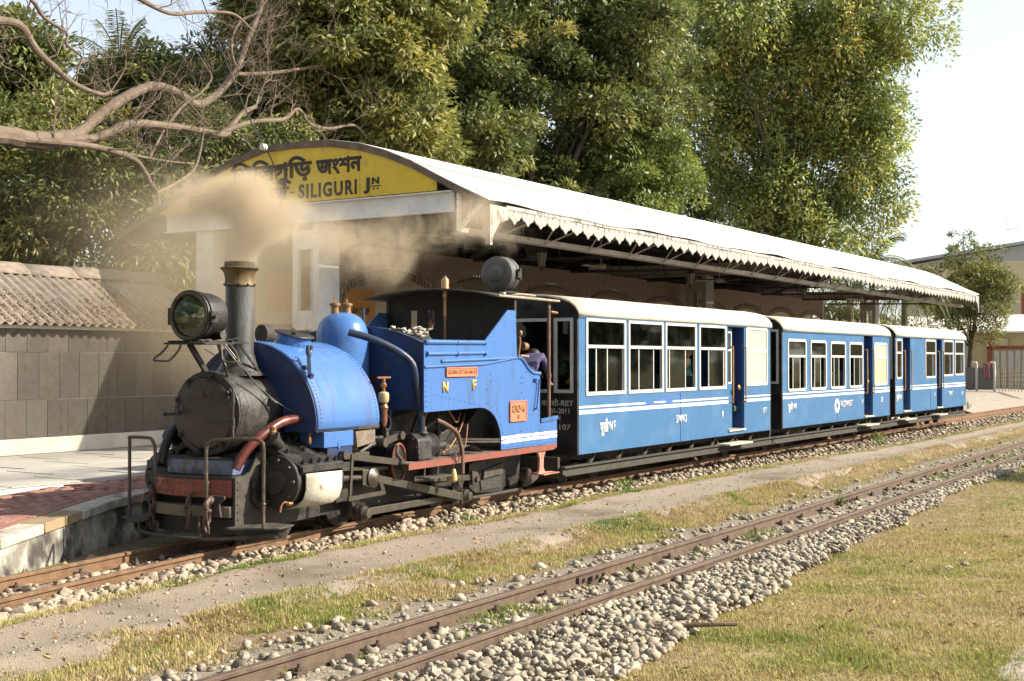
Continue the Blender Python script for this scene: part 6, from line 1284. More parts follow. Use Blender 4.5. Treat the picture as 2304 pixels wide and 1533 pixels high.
def limbs(parent, base, lobes, r0, mat, fork=.45, seed=0):
    rg = random.Random(seed); m = MB(); c = Vector((sum(l[0] for l in lobes)/len(lobes), sum(l[1] for l in lobes)/len(lobes), sum(l[2] for l in lobes)/len(lobes)))
    b = Vector(base); f = b.lerp(c, fork); f.x = b.x*.6+c.x*.4; f.y = b.y*.6+c.y*.4
    m.tube(smooth_path([b-Vector((0,0,.3)), b.lerp(f,.5)+Vector((rg.uniform(-.15,.15),rg.uniform(-.15,.15),0)), f],4), [r0*1.25]+[r0*(1-.4*i/8) for i in range(8)], 10); m.build('trunk', mat, parent)
    for l in lobes:
        e = Vector(l[:3]); mid = f.lerp(e,.5)+Vector((rg.uniform(-.4,.4),rg.uniform(-.4,.4),rg.uniform(-.2,.5))); q = MB(); pth = smooth_path([f-Vector((0,0,.2)),mid,e],5); q.tube(pth,[r0*(.32 if r0 < .31 else .4)*(1-.85*i/len(pth)) for i in range(len(pth))],7)
        for _ in range(3):
            a = pth[rg.randrange(4,len(pth)-1)]; q.tube([a, a+Vector((rg.uniform(-1,1),rg.uniform(-1,1),rg.uniform(.1,.9)))*l[3]*.5, a+Vector((rg.uniform(-1,1),rg.uniform(-1,1),rg.uniform(.3,1)))*l[3]*.9],[r0*.13,r0*.08,.01],5)
        q.build('limb', mat, parent)
def tree(name, label, base, lobes, n, ll, lw, droop, mat, r0=.3, seed=1, bark=None, clump=.6, shell=.5, per=140, zs=.75, group='leafy trees behind the platform'):
    t = empty(name, (0,0,0), 0, label, 'tree', group); limbs(t, base, lobes, r0, bark or BARK, seed=seed); crown(t, lobes, n, ll, lw, droop, mat, clump=clump, seed=seed, shell=shell, per=per, zs=zs); return t
tree('mango_tree','dark mango tree at the far left edge behind the bare branches',(20.4,27.8,-.1),[(19.6,27.2,8.9,1.0),(20.1,26.8,7.8,.9),(19.7,29.0,8.3,1.0),(19.4,26.5,9.4,.7),(19.2,27,7.2,1.0),(18.9,27.6,8.6,1.0)],30000,.22,.08,.3,LM_MANGO,.3,11)
tree('mango_tree','rounded mango tree left of centre with palm fronds above it',(22.8,26.2,-.1),[(22.6,26.3,8.7,.85),(21.7,26.0,8.0,.9),(22.0,24.6,8.4,1.0),(22.2,25.6,7.6,1.1),(21.2,25.2,7.0,1.1),(22.9,25.3,6.8,1.1)],38000,.22,.08,.3,LM_OLIVE,.3,12)
tree('mango_tree','dark tree behind the bare branches, left of the yellow gable',(27.3,27.4,-.1),[(27.6,28.0,10.2,1.2),(26.4,27.2,9.0,1.2),(28.2,26.9,11.3,1.2),(26.9,26.9,9.0,1.3),(26.6,25.2,11.2,1.0),(26.3,26.5,7.6,1.3),(28,25.5,7.6,1.3)],36000,.22,.08,.3,LM_MANGO,.32,13)
tree('mango_tree','olive green mango tree rising behind the yellow gable',(26.2,22.4,-.1),[(24.4,20.9,10.1,1.25),(24.6,22.5,9.0,1.15),(26.4,21.9,9.2,1.3),(25.9,20.0,9.6,1.1),(25.9,20.2,8.0,1.1),(25.2,22.2,7.6,1.1),(25.9,20.9,10.9,1.2),(24.0,22.4,10.9,1.0),(26.9,19.9,10.9,1.0),(27.2,20.6,8.6,1.0),(27.3,20.4,7.2,1.1),(26.0,21.5,6.6,1.1)],76000,.23,.08,.4,LM_OLIVE,.3,14)
tree('mango_tree','tall dark mango tree with forked trunk above the canopy roof',(35.6,22.6,-.1),[(34.5,22.8,12.9,1.9),(36.5,21.4,13.3,2.0),(34.8,24.4,11.6,1.4),(34.6,21.4,11.3,1.7),(38.0,20.5,12.2,1.8),(33.9,24.0,9.2,1.2),(36.9,20.4,10.0,1.4),(38.8,19.8,10.6,1.4),(33.6,22.0,8.6,1.3),(37.5,18.9,12.9,1.4),(39.8,20,13.5,1.5),(33,22.6,13.6,1.5),(32.4,22.2,11.2,1.3),(32.2,21.8,8.4,1.1),(36.6,21.6,7.2,1.3)],100000,.23,.085,.3,LM_MANGO,.34,15,shell=.5)
tree('jackfruit_tree','rounded fresh green tree just above the middle of the canopy roof',(39.2,20.8,-.1),[(39.3,20.7,8.9,1.6),(38.1,22.0,8.1,1.25),(39.2,19.2,8.6,1.4),(38.4,20.0,7.3,1.6),(40.6,19.2,7.6,1.15),(39.1,21.5,9.6,.95),(37.0,22.3,7.6,1.0),(36.4,21.6,6.6,1.0)],52000,.17,.085,.0,LM_FRESH,.28,16,clump=.5)
tree('drooping_tree','huge golden green tree with hanging sprays towering on the right',(54.2,19.2,-.1),[(50.8,21.6,15.7,2.4),(53.3,19.3,16.6,2.7),(54.9,17.2,16.6,2.5),(56.6,15.7,16.9,2.0),(51.5,22.2,13.0,1.8,1.8,2.4),(54.2,20.5,13.3,2.2,2.2,2.9),(55.6,18.1,13.5,2.2,2.2,2.9),(56.2,16.5,13.4,1.6,1.6,2.2),(52.2,22.5,11.0,1.1,1.1,1.7),(53.5,21.1,10.3,1.6,1.6,2.3),(54.6,19.0,10.0,1.8,1.8,2.4),(55.0,17.4,10.2,1.5,1.5,2.0),(52.8,19.8,8.1,1.3,1.3,1.8),(54.7,18.2,7.6,1.3,1.3,1.8),(55.6,16.9,11.2,1.2,1.2,1.8),(52.2,21.2,8.4,1.0,1.0,1.6),(53.4,22.1,14.6,1.7),(54.9,19.3,14.9,1.9),(49.6,21.0,16.5,1.9),(53.6,20.6,6.6,1.2,1.2,1.5),(53.0,18.4,6.6,1.1,1.1,1.4),(56.6,16.4,9.0,1.0,1.0,1.6)],130000,.25,.095,.6,LM_GOLD,.26,17,clump=.85,shell=.6,zs=1.5)
tree('mango_tree','hazy leafy tree behind the tiled roof on the far left',(18.4,24.0,-.1),[(17.8,24.0,5.8,1.0),(17.6,22.2,5.3,.95),(18.7,22.1,5.9,.9),(17.5,23.2,4.5,1.0),(18.2,22.3,4.3,.95),(17.2,23.9,4.1,.9),(18.3,23.2,3.8,.8),(16.9,24.6,5.0,1.0),(17.4,25.5,6.6,1.1),(18.6,24.5,7.0,.9)],30000,.2,.055,.6,LM_OLIVE,.26,18)
tree('mango_tree','leafy tree seen between the slate wall and the canopy',(20.6,22.0,-.1),[(19.4,21.4,5.0,.9),(20.2,22.3,4.1,.9),(19.8,21.4,4.5,.8),(20.4,21.5,6.3,.9),(21.4,22.6,5.2,1.0),(20.0,21.8,5.9,.8),(21.6,22.2,7.0,.9),(21,22.4,3.4,1.0),(19.4,22.6,3.4,.8),(22.8,21.2,6.6,.9)],30000,.2,.055,.6,LM_MANGO,.24,19)
tree('mango_tree','distant tree closing the gap behind the dark forked mango',(33.5,27.5,-.1),[(31.0,27.5,8.2,1.7),(32.8,27.3,10.4,1.8),(34.5,26.5,8.0,1.8),(30.5,28.0,10.5,1.6),(36.5,25.5,9.5,1.7),(38.5,25,11,1.9),(41,24,9.5,1.8),(43,23,11.5,2.0),(45,22.5,9,1.8),(29.4,27,7.2,1.4),(46,22,12.5,1.9)],46000,.26,.1,.3,LM_MANGO,.3,20)
t = tree('small_tree','small feathery tree beyond the far end of the canopy',(60.3,13.3,.3),[(60.1,13.4,5.4,1.1),(59.6,14.5,4.4,1.0),(60.6,12.7,5.4,1.0),(59.9,13.7,6.6,.7),(60.0,13.6,7.4,.5),(60.6,12.6,4.2,.9),(60.9,12.1,4.9,.8),(59.8,13.9,3.7,.8),(60.8,12.5,6.4,.5),(59.5,15.2,5.2,.7),(60.3,12.9,3.2,.7)],26000,.13,.055,.2,LM_OLIVE,.14,21,clump=.45,shell=.35,per=110)
# trees behind the photographer: seen only as reflections and as the shade on the lawn
for k, (x, y, h, q) in enumerate(((-6,-17,6.5,2.6),(4,-19,7.5,3.0),(14,-20,7,2.8),(25,-19,8,3.0),(38,-21,7.5,3.0),(52,-22,8,3.2),(64,-17,9,3.4),(74,-21,8,3.6),(86,-19,10,4.0),(100,-25,11,4.4),(118,-24,10,4.4),(140,-30,12,5.0))):
    tree('roadside_tree',('first','second','third','fourth','fifth','sixth','seventh','eighth','ninth','tenth','eleventh','twelfth')[k]+' roadside tree from the left behind the photographer',(x,y,-.1),[(x,y,h*.62,q),(x-q*.7,y+.5,h*.5,q*.8),(x+q*.7,y-.4,h*.52,q*.8),(x,y-.6,h*.85,q*.7)],6500,.55,.26,.2,LM_MANGO,.25,60+k,clump=.9,per=130,group='roadside trees behind the photographer')
for k, (x, y, h, q) in enumerate(((-2.5,14,10,3.2),(1.5,23,11,3.4),(-9,10,11,3.6),(-11,1,11,3.6),(-5,26,12,3.8),(-14,18,13,4.0))):  # unseen trees added to block skylight and darken the loco front
    tree('skylight_block_tree',('nearest','rearmost','middle','frontmost','tall','outermost')[k]+' leafy tree added beyond the left edge to block skylight',(x,y,-.1),[(x,y,h*.6,q),(x-q*.7,y+.6,h*.45,q*.8),(x+q*.6,y-.5,h*.5,q*.8),(x,y-.6,h*.85,q*.75),(x,y,h*.25,q*.7)],6500,.5,.24,.2,LM_MANGO,.3,80+k,clump=1.0,per=130,group='unseen trees added beyond the left edge')
tree('roadside_tree','roadside tree whose shade falls on the lawn at the right',(27.6,-5.9,-.1),[(27.6,-6.2,5.6,1.6),(26.6,-5.4,5.0,1.1),(28.8,-6.7,5.2,1.3),(27.4,-6.1,6.6,1.0)],9000,.3,.12,.2,LM_OLIVE,.2,70,clump=.7,per=120,group='roadside trees behind the photographer')
tree('mango_tree','dark tree filling the gap left of the huge golden green tree',(54.6,25.6,-.1),[(54.6,25.4,8.4,1.9),(53.4,26.2,10.2,1.8),(55.8,24.2,9.6,1.7),(54.2,25.6,6.6,1.7),(52.6,26.6,7.6,1.5)],22000,.24,.09,.3,LM_MANGO,.28,23)
tree('leafy_bush','leafy bush tree behind the far canopy post',(62.5,20.3,.2),[(62.5,20.3,3.2,1.3),(63.5,19.0,2.8,1.2),(61.8,21.6,3.4,1.2),(63.8,17.8,3.0,1.2),(62.8,20,4.4,1.0)],12000,.18,.08,.2,LM_OLIVE,.14,22,clump=.5,per=110)
# palms
LM_PALM = leaf_mat('palm_leaflets', [(0,(.05,.075,.025)),(.6,(.12,.14,.05)),(1,(.27,.25,.12))])
def palm(label, base, top, n, L, hang, seed):
    rg = np.random.default_rng(seed); t = empty('palm_tree',(0,0,0),0,label,'palm tree','palms behind the platform'); b = Vector(base); c = Vector(top)
    m = MB(); m.tube([b,b.lerp(c,.5)+Vector((.1,.05,0)),c],[.2,.15,.13],9); m.build('trunk', BARKP, t)
    for i in range(n):
        az = i*2.4+rg.uniform(-.2,.2); el = rg.uniform(-.1,1.1) if i % 3 else rg.uniform(.8,1.4); d = np.array([math.cos(az)*math.cos(el),math.sin(az)*math.cos(el),math.sin(el)]); pts = []; p = np.array(c[:]); v = d.copy()
        for s in range(15): pts.append(p.copy()); p = p+v*L/14; v = v+np.array([0,0,-hang/14*(1+s*.12)]); v /= np.linalg.norm(v)
        pts = np.array(pts); V = []; 
        for s in range(1,15):
            tv = pts[s]-pts[s-1]; tv /= np.linalg.norm(tv); sd = np.cross(tv,[0,0,1]); sd /= max(np.linalg.norm(sd),1e-3)
            for q in (-1,1):
                for h in (0,.5):
                    o = pts[s-1]+(pts[s]-pts[s-1])*h; ll = L*.26*(1-.5*abs(s/14-.45))*rg.uniform(.8,1.1); e = sd*q*.85+tv*.55+np.array([0,0,-.45-.3*rg.random()]); e /= np.linalg.norm(e); V += [o, o+e*ll*.5+tv*.022, o+e*ll, o+e*ll*.5-tv*.022]
        f = np_obj('frond', np.array(V), 4, np.arange(len(V)).reshape(-1,4), LM_PALM, parent=t, attr=np.clip(rg.normal(.5,.2,len(V)//4),0,1))
        r = MB(); r.tube([Vector(q) for q in pts[::2]], .02, 5); r.build('frond_rib', LM_PALM, f)
palm('palm with upright fronds above the far canopy roof',(61.7,18.3,0),(61.7,18.3,6.6),22,2.3,.9,31)
palm('palm with drooping fronds under the far end of the canopy',(55.0,14.9,.3),(55.0,14.9,4.5),26,2.6,2.0,32)
palm('second drooping palm beside the far canopy post',(51.6,16.2,.3),(51.6,16.2,4.3),22,2.4,2.0,33)
palm('palm whose fronds fan out above the rounded mango tree',(27,31.8,0),(27.0,31.8,11.0),20,1.8,.7,34)
# --- bare tree reaching in from the left
bt = empty('bare_tree',(0,0,0),0,'leafless tree with pale twisting branches reaching in from the left','tree')
BR = {'main':[(11.6,21.6,-.2),(11.75,21.4,2),(12.0,20.9,4.0),(12.7,20.3,5.2),(13.75,20,5.72),(14.29,20,5.8),(15.14,20,5.82),(15.89,20,6.0)],
 'upper':[(15.6,20.05,5.9),(16.2,20.3,6.12),(16.74,20.5,6.49),(17.28,20.6,6.89),(17.85,20.6,7.26),(18.39,20.6,7.5),(19.0,20.6,7.5),(19.58,20.6,7.33),(20.04,20.6,7.53),(20.44,20.6,7.87),(20.79,20.6,8.29),(21.07,20.6,8.85),(21.35,20.6,9.43),(21.57,20.6,9.89),(21.78,20.6,10.6)],
 'mid':[(15.7,20,5.95),(16.41,20,6.05),(17.23,20,6.46),(18.27,20,6.58),(19.14,20,6.62),(19.85,20,6.65),(20.05,20,6.86),(20.39,20,7.2),(20.81,20,7.42)],
 'mid2':[(19.7,20,6.65),(20.6,19.9,7.04),(21.6,19.9,7.25),(22.09,19.9,7.57),(22.51,19.9,7.29),(23.3,20,7.31),(24.22,20,7.54),(24.69,20,7.36)],
 'low':[(14.4,19.95,5.75),(15.5,19.75,5.81),(16.32,19.7,5.82),(17.08,19.7,5.72),(17.36,19.7,5.52),(17.54,19.7,5.27),(17.68,19.7,5.14),(17.75,19.7,4.9)],
 'low2':[(16.4,19.8,5.85),(17.69,20,5.85),(18.4,20,5.86),(19.0,20,5.9)],'low3':[(17.66,19.7,5.1),(18.24,19.7,5.4),(18.73,19.7,5.78),(19.04,19.8,6.5)],'low4':[(17.74,20,5.84),(18.03,20,6.31),(18.18,20,6.55)],
 'top':[(20.7,20.6,8.2),(21.79,20.6,8.43),(23.02,20.6,8.78),(24.16,20.6,9.17),(25.03,20.6,9.57),(26.12,20.6,9.91),(27.28,20.6,10.27)],
 'top2':[(15.6,20,9.4),(17.32,20,9.07),(18.26,20,8.93),(19,20,9.12),(20.04,20,9.34),(20.87,20.3,9.29),(21.3,20.6,9.3)],
 'left':[(12.1,20.8,4.4),(12.5,20.4,6.6),(13.4,20,7.7),(13.92,20,7.8),(14.65,20,7.89),(15.03,20,7.52),(15.42,20,7.27),(15.93,20,7.02),(16.56,20,6.94),(16.78,20,7.05)],
 'leftup':[(13.6,20,7.75),(14.3,20,8.6),(14.93,20,8.41),(15.22,20,8.14),(15.72,20,7.96),(15.72,20,7.75),(16.08,20,7.57),(15.98,20,7.37),(15.95,20,7.0)],
 'cross':[(18.21,20,6.57),(18.63,20,7.05),(19.13,20,7.42),(19.45,20,7.77),(19.39,20,7.95)],'top3':[(20.79,20.6,8.34),(20.64,20.6,8.87),(20.92,20.6,9.43),(21.42,20.6,9.75),(21.93,20.6,10.3)],
 'roof':[(12.6,20.3,7.0),(13.4,20,8.9),(14.6,19.9,9.9),(15.9,19.9,9.5),(17.0,20,10.2)]}
RAD = {'main':(.30,.15),'upper':(.13,.055),'mid':(.10,.05),'mid2':(.055,.03),'low':(.07,.035),'low2':(.035,.015),'low3':(.04,.02),'low4':(.035,.02),'top':(.05,.015),'top2':(.055,.02),'left':(.12,.03),'leftup':(.05,.015),'cross':(.035,.02),'top3':(.04,.015),'roof':(.07,.02)}
tw = MB(); rg = random.Random(5)
def twig(p, d, r, l, depth):
    pts = [p]; v = d.normalized(); n = 4
    for i in range(n): v = (v+Vector((rg.gauss(0,.28),rg.gauss(0,.22),rg.gauss(.07,.24)))).normalized(); pts.append(pts[-1]+v*l/n)
    tw.tube(pts, [r*(1-.7*i/n) for i in range(n+1)], 4 if depth else 5, cap=False)
    if depth < 3:
        for i in range(1, n+1):
            for _ in range(rg.choice((1,1,2) if depth < 2 else (0,1,1))):
                q = Vector((rg.gauss(0,1),rg.gauss(0,.7),rg.gauss(.25,.8))).normalized(); twig(pts[i], (v*.9+q).normalized(), r*.55, l*rg.uniform(.45,.7), depth+1)
for k, pts in BR.items():
    pth = smooth_path(pts, 5); a, b = RAD[k]; n = len(pth); m = MB(); m.tube(pth, [(a+(b-a)*i/(n-1))*(1+.10*rg.uniform(-1,1)) for i in range(n)], 10); m.build('trunk' if k == 'main' else 'branch', BARKP, bt)
    if k in ('main',): continue
    step = 4 if k in ('top','top2','top3','mid2','upper','roof') else 6
    for i in range(4, n, step):
        q = Vector((rg.uniform(.1,1.2),rg.gauss(0,.5),rg.gauss(.25,.7))).normalized(); twig(pth[i], q, max(.010,min(.022,(a+(b-a)*i/n)*.35)), rg.uniform(.6,1.5), 1)
    twig(pth[-1], (pth[-1]-pth[-3]), b*.6, 1.2, 0)
tw.build('twigs', BARKP, bt, kind='stuff', smooth=0)

# ================================================================ buildings and fence beyond the platform
YW = M('yellow_wall', (.60,.50,.30), (.54,.45,.27), rough=.9, scale=1.2, bump=.05)
GREYM = M('metal_sheet_grey', (.42,.42,.41), (.34,.34,.335), rough=.6, metal=.2, scale=3, stretch=(1,6,.4))
REDW = M('red_timber', (.36,.09,.05), (.3,.08,.045), rough=.7, scale=5)
bb = empty('apartment_building',(75,20.3,-.1),0,'yellow two storey building with grey metal roof at the right edge','building')
MB().box(0,14,-30,0,0,7.4).build('wall', YW, bb, smooth=0)
rf = MB().prism([(.5,7.42),(-7,8.35),(-30,8.6),(-30,8.75),(-7,8.5),(.6,7.56)],'x',-.5,14.3).build('roof', GREYM, bb, smooth=0)
MB().prism([(-.3,7.401),(-7,8.33),(-30,8.58),(-30,7.401)],'x',0.02,.1).build('gable_sheet', GREYM, bb, smooth=0)
MB().box(-.05,-.0,-6.8,-6.45,.0,5.6).build('red_window', REDW, bb, smooth=0); MB().box(-.04,.0,-4.2,-3.0,4.6,6.0).build('window', M('dark_window',(.05,.05,.05),rough=.2), bb, smooth=0)
MB().box(0.4,1.0,-3.0,-2.4,7.8,8.5).build('roof_tank', GREYM, bb, smooth=0)
m = MB(); m.cyl((.5,-5.6,8.2),(.5,-5.6,10.2),.02,n=6); m.cyl((.5,-5.4,8.2),(.5,-5.4,9.8),.015,n=6); m.tube([(.5,-5.6,9.2),(.5,-6.1,9.3),(.5,-6.2,9.5)],.02,6); m.build('antenna', GREYM, bb)
lb2 = empty('low_building',(66,22,.1),0,'low cream building with white sheet roof behind the fence','building')
MB().box(0,8,-20,0,0,3.0).build('wall', YW, lb2, smooth=0)
MB().prism([(-.35,2.98),(3.5,3.9),(8.3,2.9),(8.3,3.0),(3.5,4.0),(-.35,3.06)],'y',-20.3,.3).build('roof', RWHITE, lb2, smooth=0)
MB().box(-.12,-.0,-8.40,-8.22,.0,2.95).build('door_post', REDW, lb2, smooth=0); MB().box(-.12,-.0,-14.5,-8.2,2.18,2.32).build('lintel', REDW, lb2, smooth=0); MB().box(-.11,-.0,-10.2,-10.02,.0,2.18).build('door_post', REDW, lb2, smooth=0)
for k in range(5): MB().box(-.06,-.0,-8.75-.33*k,-8.52-.33*k,.25,2.1).build('shutter_slat', WHITE, lb2, smooth=0)
MB().cyl((-.1,-6.9,.0),(-.1,-6.9,3.0),.05,n=10).build('downpipe', WHITE, lb2); MB().box(-.2,-.13,-9.2,-8.75,2.35,2.72).build('wall_box', CREAM, lb2, smooth=0)
fpost = M('fence_post_white',(.62,.6,.55),(.5,.48,.43),rough=.85,scale=6)
fpan = M('fence_panel_grey',(.13,.125,.12),(.18,.17,.16),rough=.85,scale=5)
fe = empty('panel_fence',(58,0,.36),0,'grey panel fence with white hooked concrete posts beside the last coach','fence')
for k, y in enumerate((14.1,13.35,12.6,11.85)):
    m = MB(); m.tube(smooth_path([(0,y,0),(0,y,1.15),(.02,y+.05,1.25),(.04,y+.18,1.28)],4),.055,8); m.build('fence_post', fpost, fe)
    if k < 3: MB().box(.0,.04,y-.70,y-.05,.08,1.05).build('fence_panel', fpan, fe, smooth=0)
bm_ = M('bamboo',(.33,.26,.15),(.24,.19,.11),rough=.8,scale=10)
bf = empty('bamboo_fence',(58.3,0,.36),0,'woven bamboo fence right of the grey panel fence','fence')
for k in range(9): MB().cyl((0,11.7-.13*k,0),(random.uniform(-.03,.03),11.7-.13*k+random.uniform(-.05,.05),1.0+random.uniform(-.15,.1)),.018,n=6).build('bamboo_pole', bm_, bf)
for z in (.25,.45,.62,.8): MB().cyl((-.02,11.75,z),(-.02,10.6,z+random.uniform(-.06,.06)),.016,n=6).build('bamboo_rail', bm_, bf)
MB().box(-.08,.08,10.3,10.5,0,1.1).build('end_post', fpost, bf, smooth=0)
def cloth(name, x, y0, y1, z0, z1, mat, label):
    n = 14; m = MB(); vs = []
    for i in range(n+1):
        y = y0+(y1-y0)*i/n
        for j in range(7): vs.append((x-.03+.03*math.sin(i*1.3+j*.3),y+.02*math.sin(j),z1+(z0-z1)*j/6+.02*math.sin(i*.9)))
    m.add(vs,[(i*7+j,(i+1)*7+j,(i+1)*7+j+1,i*7+j+1) for i in range(n) for j in range(6)]); o = m.build(name, mat); s = o.modifiers.new('t','SOLIDIFY'); s.thickness=.006; tag(o,label,'cloth')
cloth('hanging_cloth',57.88,12.28,12.02,.95,1.62,M('pink_cloth',(.33,.15,.19),(.26,.11,.15),rough=.9,scale=6),'dull pink cloth hanging on the grey panel fence')
cloth('hanging_cloth',58.1,10.2,9.7,.75,1.5,M('white_cloth',(.7,.7,.7),(.6,.6,.62),rough=.9,scale=6),'white cloth hanging right of the bamboo fence')
ar = MB(); ar.cyl((63,19.2,0),(63,19.2,9.0),.03,n=6); tag(ar.build('mast', GREYM),'thin metal mast rising behind the far canopy roof','mast')
# ================================================================ people
def person(label, loc, rz, pose, shirt, trousers, skin, head_cover, h=1.68, parent=None):
    """one continuous skinned body, regions coloured by bone; pose = dict of joint overrides (metres for a 1.68 m body)"""
    J = {'pel':(0,0,.92),'spi':(0,0,1.08),'che':(0,.0,1.28),'nek':(0,0,1.42),'hd0':(0,-.01,1.50),'hd1':(0,-.015,1.56),'hd2':(0,-.005,1.63)}
    for s, q in (('l',1),('r',-1)):
        J.update({'hip'+s:(q*.09,0,.88),'kne'+s:(q*.10,-.01,.48),'ank'+s:(q*.10,.02,.09),'toe'+s:(q*.11,-.14,.035),'sho'+s:(q*.18,0,1.36),'elb'+s:(q*.23,.02,1.09),'wri'+s:(q*.24,-.07,.86),'pal'+s:(q*.24,-.09,.80)})
    J.update(pose)
    Rr = {'pel':.125,'spi':.125,'che':.14,'nek':.05,'hd0':.07,'hd1':.088,'hd2':.075,'hip':.085,'kne':.058,'ank':.04,'toe':.035,'sho':.06,'elb':.042,'wri':.028,'pal':.034}
    E = [('pel','spi'),('spi','che'),('che','nek'),('nek','hd0'),('hd0','hd1'),('hd1','hd2')]
    for s in 'lr': E += [('pel','hip'+s),('hip'+s,'kne'+s),('kne'+s,'ank'+s),('ank'+s,'toe'+s),('che','sho'+s),('sho'+s,'elb'+s),('elb'+s,'wri'+s),('wri'+s,'pal'+s)]
    rad = {k: Rr[k] if k in Rr else Rr[k[:-1]] for k in J}
    for s, q in (('l',1),('r',-1)):
        p = Vector(J['pal'+s]); d = (p-Vector(J['wri'+s])).normalized(); sd = d.cross(Vector((0,0,1)) if abs(d.z) < .9 else Vector((0,1,0))).normalized()
        for i, (o, l) in enumerate(((-.026,.065),(-.009,.078),(.009,.074),(.026,.056),(.042,.05))):
            a = f'f{i}a{s}'; b = f'f{i}b{s}'; base = p+sd*o+d*(.03 if i < 4 else -.005); J[a] = tuple(base+d*l*.5+sd*(.012 if i == 4 else 0)); J[b] = tuple(base+d*l+sd.cross(d)*.018*(1 if i < 4 else .3)); rad[a] = .009; rad[b] = .0075; E += [('pal'+s,a),(a,b)]
    names = list(J); me = bpy.data.meshes.new('body'); sc = h/1.68
    me.from_pydata([Vector(J[k])*sc for k in names],[(names.index(a),names.index(b)) for a,b in E],[]); o = bpy.data.objects.new('body', me); COL.objects.link(o)
    md = o.modifiers.new('skin','SKIN'); md.use_smooth_shade = True
    for i, k in enumerate(names): me.skin_vertices[0].data[i].radius = (rad[k]*sc*(1.25 if k in ('che','pel','spi') else 1), rad[k]*sc*(.82 if k in ('che','pel','spi') else 1)); me.skin_vertices[0].data[i].use_root = (k == 'pel')
    ss = o.modifiers.new('sub','SUBSURF'); ss.levels = ss.render_levels = 2
    ev = bpy.data.meshes.new_from_object(o.evaluated_get(bpy.context.evaluated_depsgraph_get())); bpy.data.objects.remove(o)
    t = empty('person', loc, rz, label, 'person')
    for c in (skin, shirt, trousers, M('shoe_dark',(.03,.025,.02),rough=.6)): ev.materials.append(c)
    reg = {}
    for a, b in E:
        k = a+b; reg[(a,b)] = 0
        if a in ('pel','spi','che') and b in ('spi','che'): reg[(a,b)] = 1
        if b.startswith(('sho','elb')): reg[(a,b)] = 1
        if b.startswith(('hip','kne','ank')): reg[(a,b)] = 2
        if b.startswith('toe'): reg[(a,b)] = 3
    seg = [(Vector(J[a])*sc, Vector(J[b])*sc, reg[(a,b)], rad[a]*sc) for a,b in E]
    for p in ev.polygons:
        c = p.center; best = 9; r_ = 0
        for a, b, g, rr in seg:
            d = b-a; tt = max(0,min(1,(c-a).dot(d)/max(d.length_squared,1e-9))); q = (c-(a+d*tt)).length - rr*.5
            if q < best: best = q; r_ = g
        if c.z < Vector(J['pel'])[2]*sc*.98 and r_ == 1 and 'seat' not in pose: r_ = 2
        p.material_index = r_; p.use_smooth = True
    b = bpy.data.objects.new('body', ev); COL.objects.link(b); b.parent = t
    H = Vector(J['hd1'])*sc; up = (Vector(J['hd2'])-Vector(J['hd0'])).normalized()
    for q in (-1,1): MB().ell(H+Vector((q*.03,-.080,.012))*sc,(.012*sc,.007*sc,.008*sc),8,6).build('eye', M('eye_dark',(.02,.015,.012),rough=.3), t); MB().ell(H+Vector((q*.088,.005,-.005))*sc,(.014*sc,.024*sc,.032*sc),8,6).build('ear', skin, t)
    MB().ell(H+Vector((0,-.095,-.012))*sc,(.013*sc,.018*sc,.022*sc),8,6).build('nose', skin, t); MB().ell(H+Vector((0,-.083,-.048))*sc,(.024*sc,.008*sc,.006*sc),8,6).build('mouth', M('lips',(.25,.1,.08),rough=.5), t)
    if head_cover[0] == 'cap':
        m = MB(); m.lathe([(.101,-.0),(.103,.03),(.092,.075),(.05,.105),(0,.112)],H+Vector((0,.005,.03))*sc,(0,.1,1),20); m.prism([(-.075*sc,-.06*sc),(.075*sc,-.06*sc),(.06*sc,-.155*sc),(0,-.175*sc),(-.06*sc,-.155*sc)],'z',H.z+.032*sc,H.z+.044*sc); m.v = [(v[0]+(H.x if i >= 100 else 0),v[1]+(H.y if i >= 100 else 0),v[2]) for i,v in enumerate(m.v)]; m.build('cap', head_cover[1], t)
    else: MB().ell(H+Vector((0,.018,.03))*sc,(.098*sc,.100*sc,.092*sc),16,10).build('hair', head_cover[1], t)
    return t
SK1 = M('skin_brown',(.30,.16,.10),(.26,.14,.085),rough=.55,scale=8); SK2 = M('skin_light',(.55,.32,.23),(.48,.28,.2),rough=.55,scale=8)
GRN = M('shirt_green',(.05,.15,.10),(.04,.12,.085),rough=.9,scale=6); PUR = M('shirt_purple',(.075,.068,.15),(.06,.052,.12),rough=.9,scale=6); BLU = M('shirt_teal',(.10,.20,.24),(.08,.16,.2),rough=.9,scale=6); TRO = M('trousers_dark',(.03,.03,.035),(.05,.05,.055),rough=.9,scale=6)
CAPB = M('cap_grey_blue',(.20,.25,.30),(.16,.2,.24),rough=.9,scale=8); CAPP = M('cap_purple',(.17,.14,.25),rough=.9); HAIR = M('hair_black',(.012,.01,.009),rough=.6); HAIRG = M('hair_grey',(.3,.28,.25),rough=.8)
def lw(x,y,z): c, s = math.cos(LA), math.sin(LA); return (8.5+c*x-s*y, 8.92+s*x+c*y, z)
SIT = {'seat':(0,0,.9),'kner':(-.11,-.40,.90),'knel':(.11,-.40,.90),'ankr':(-.11,-.42,.48),'ankl':(.11,-.42,.48),'toer':(-.12,-.58,.42),'toel':(.12,-.58,.42),'elbr':(-.25,-.06,1.12),'wrir':(-.18,-.30,1.08),'palr':(-.16,-.36,1.08),'elbl':(.25,-.06,1.12),'wril':(.18,-.30,1.08),'pall':(.16,-.36,1.08)}
SIT2 = {k:v for k,v in SIT.items() if k != 'seat'}
def clean(p): return {k:v for k,v in p.items() if k != 'seat'}
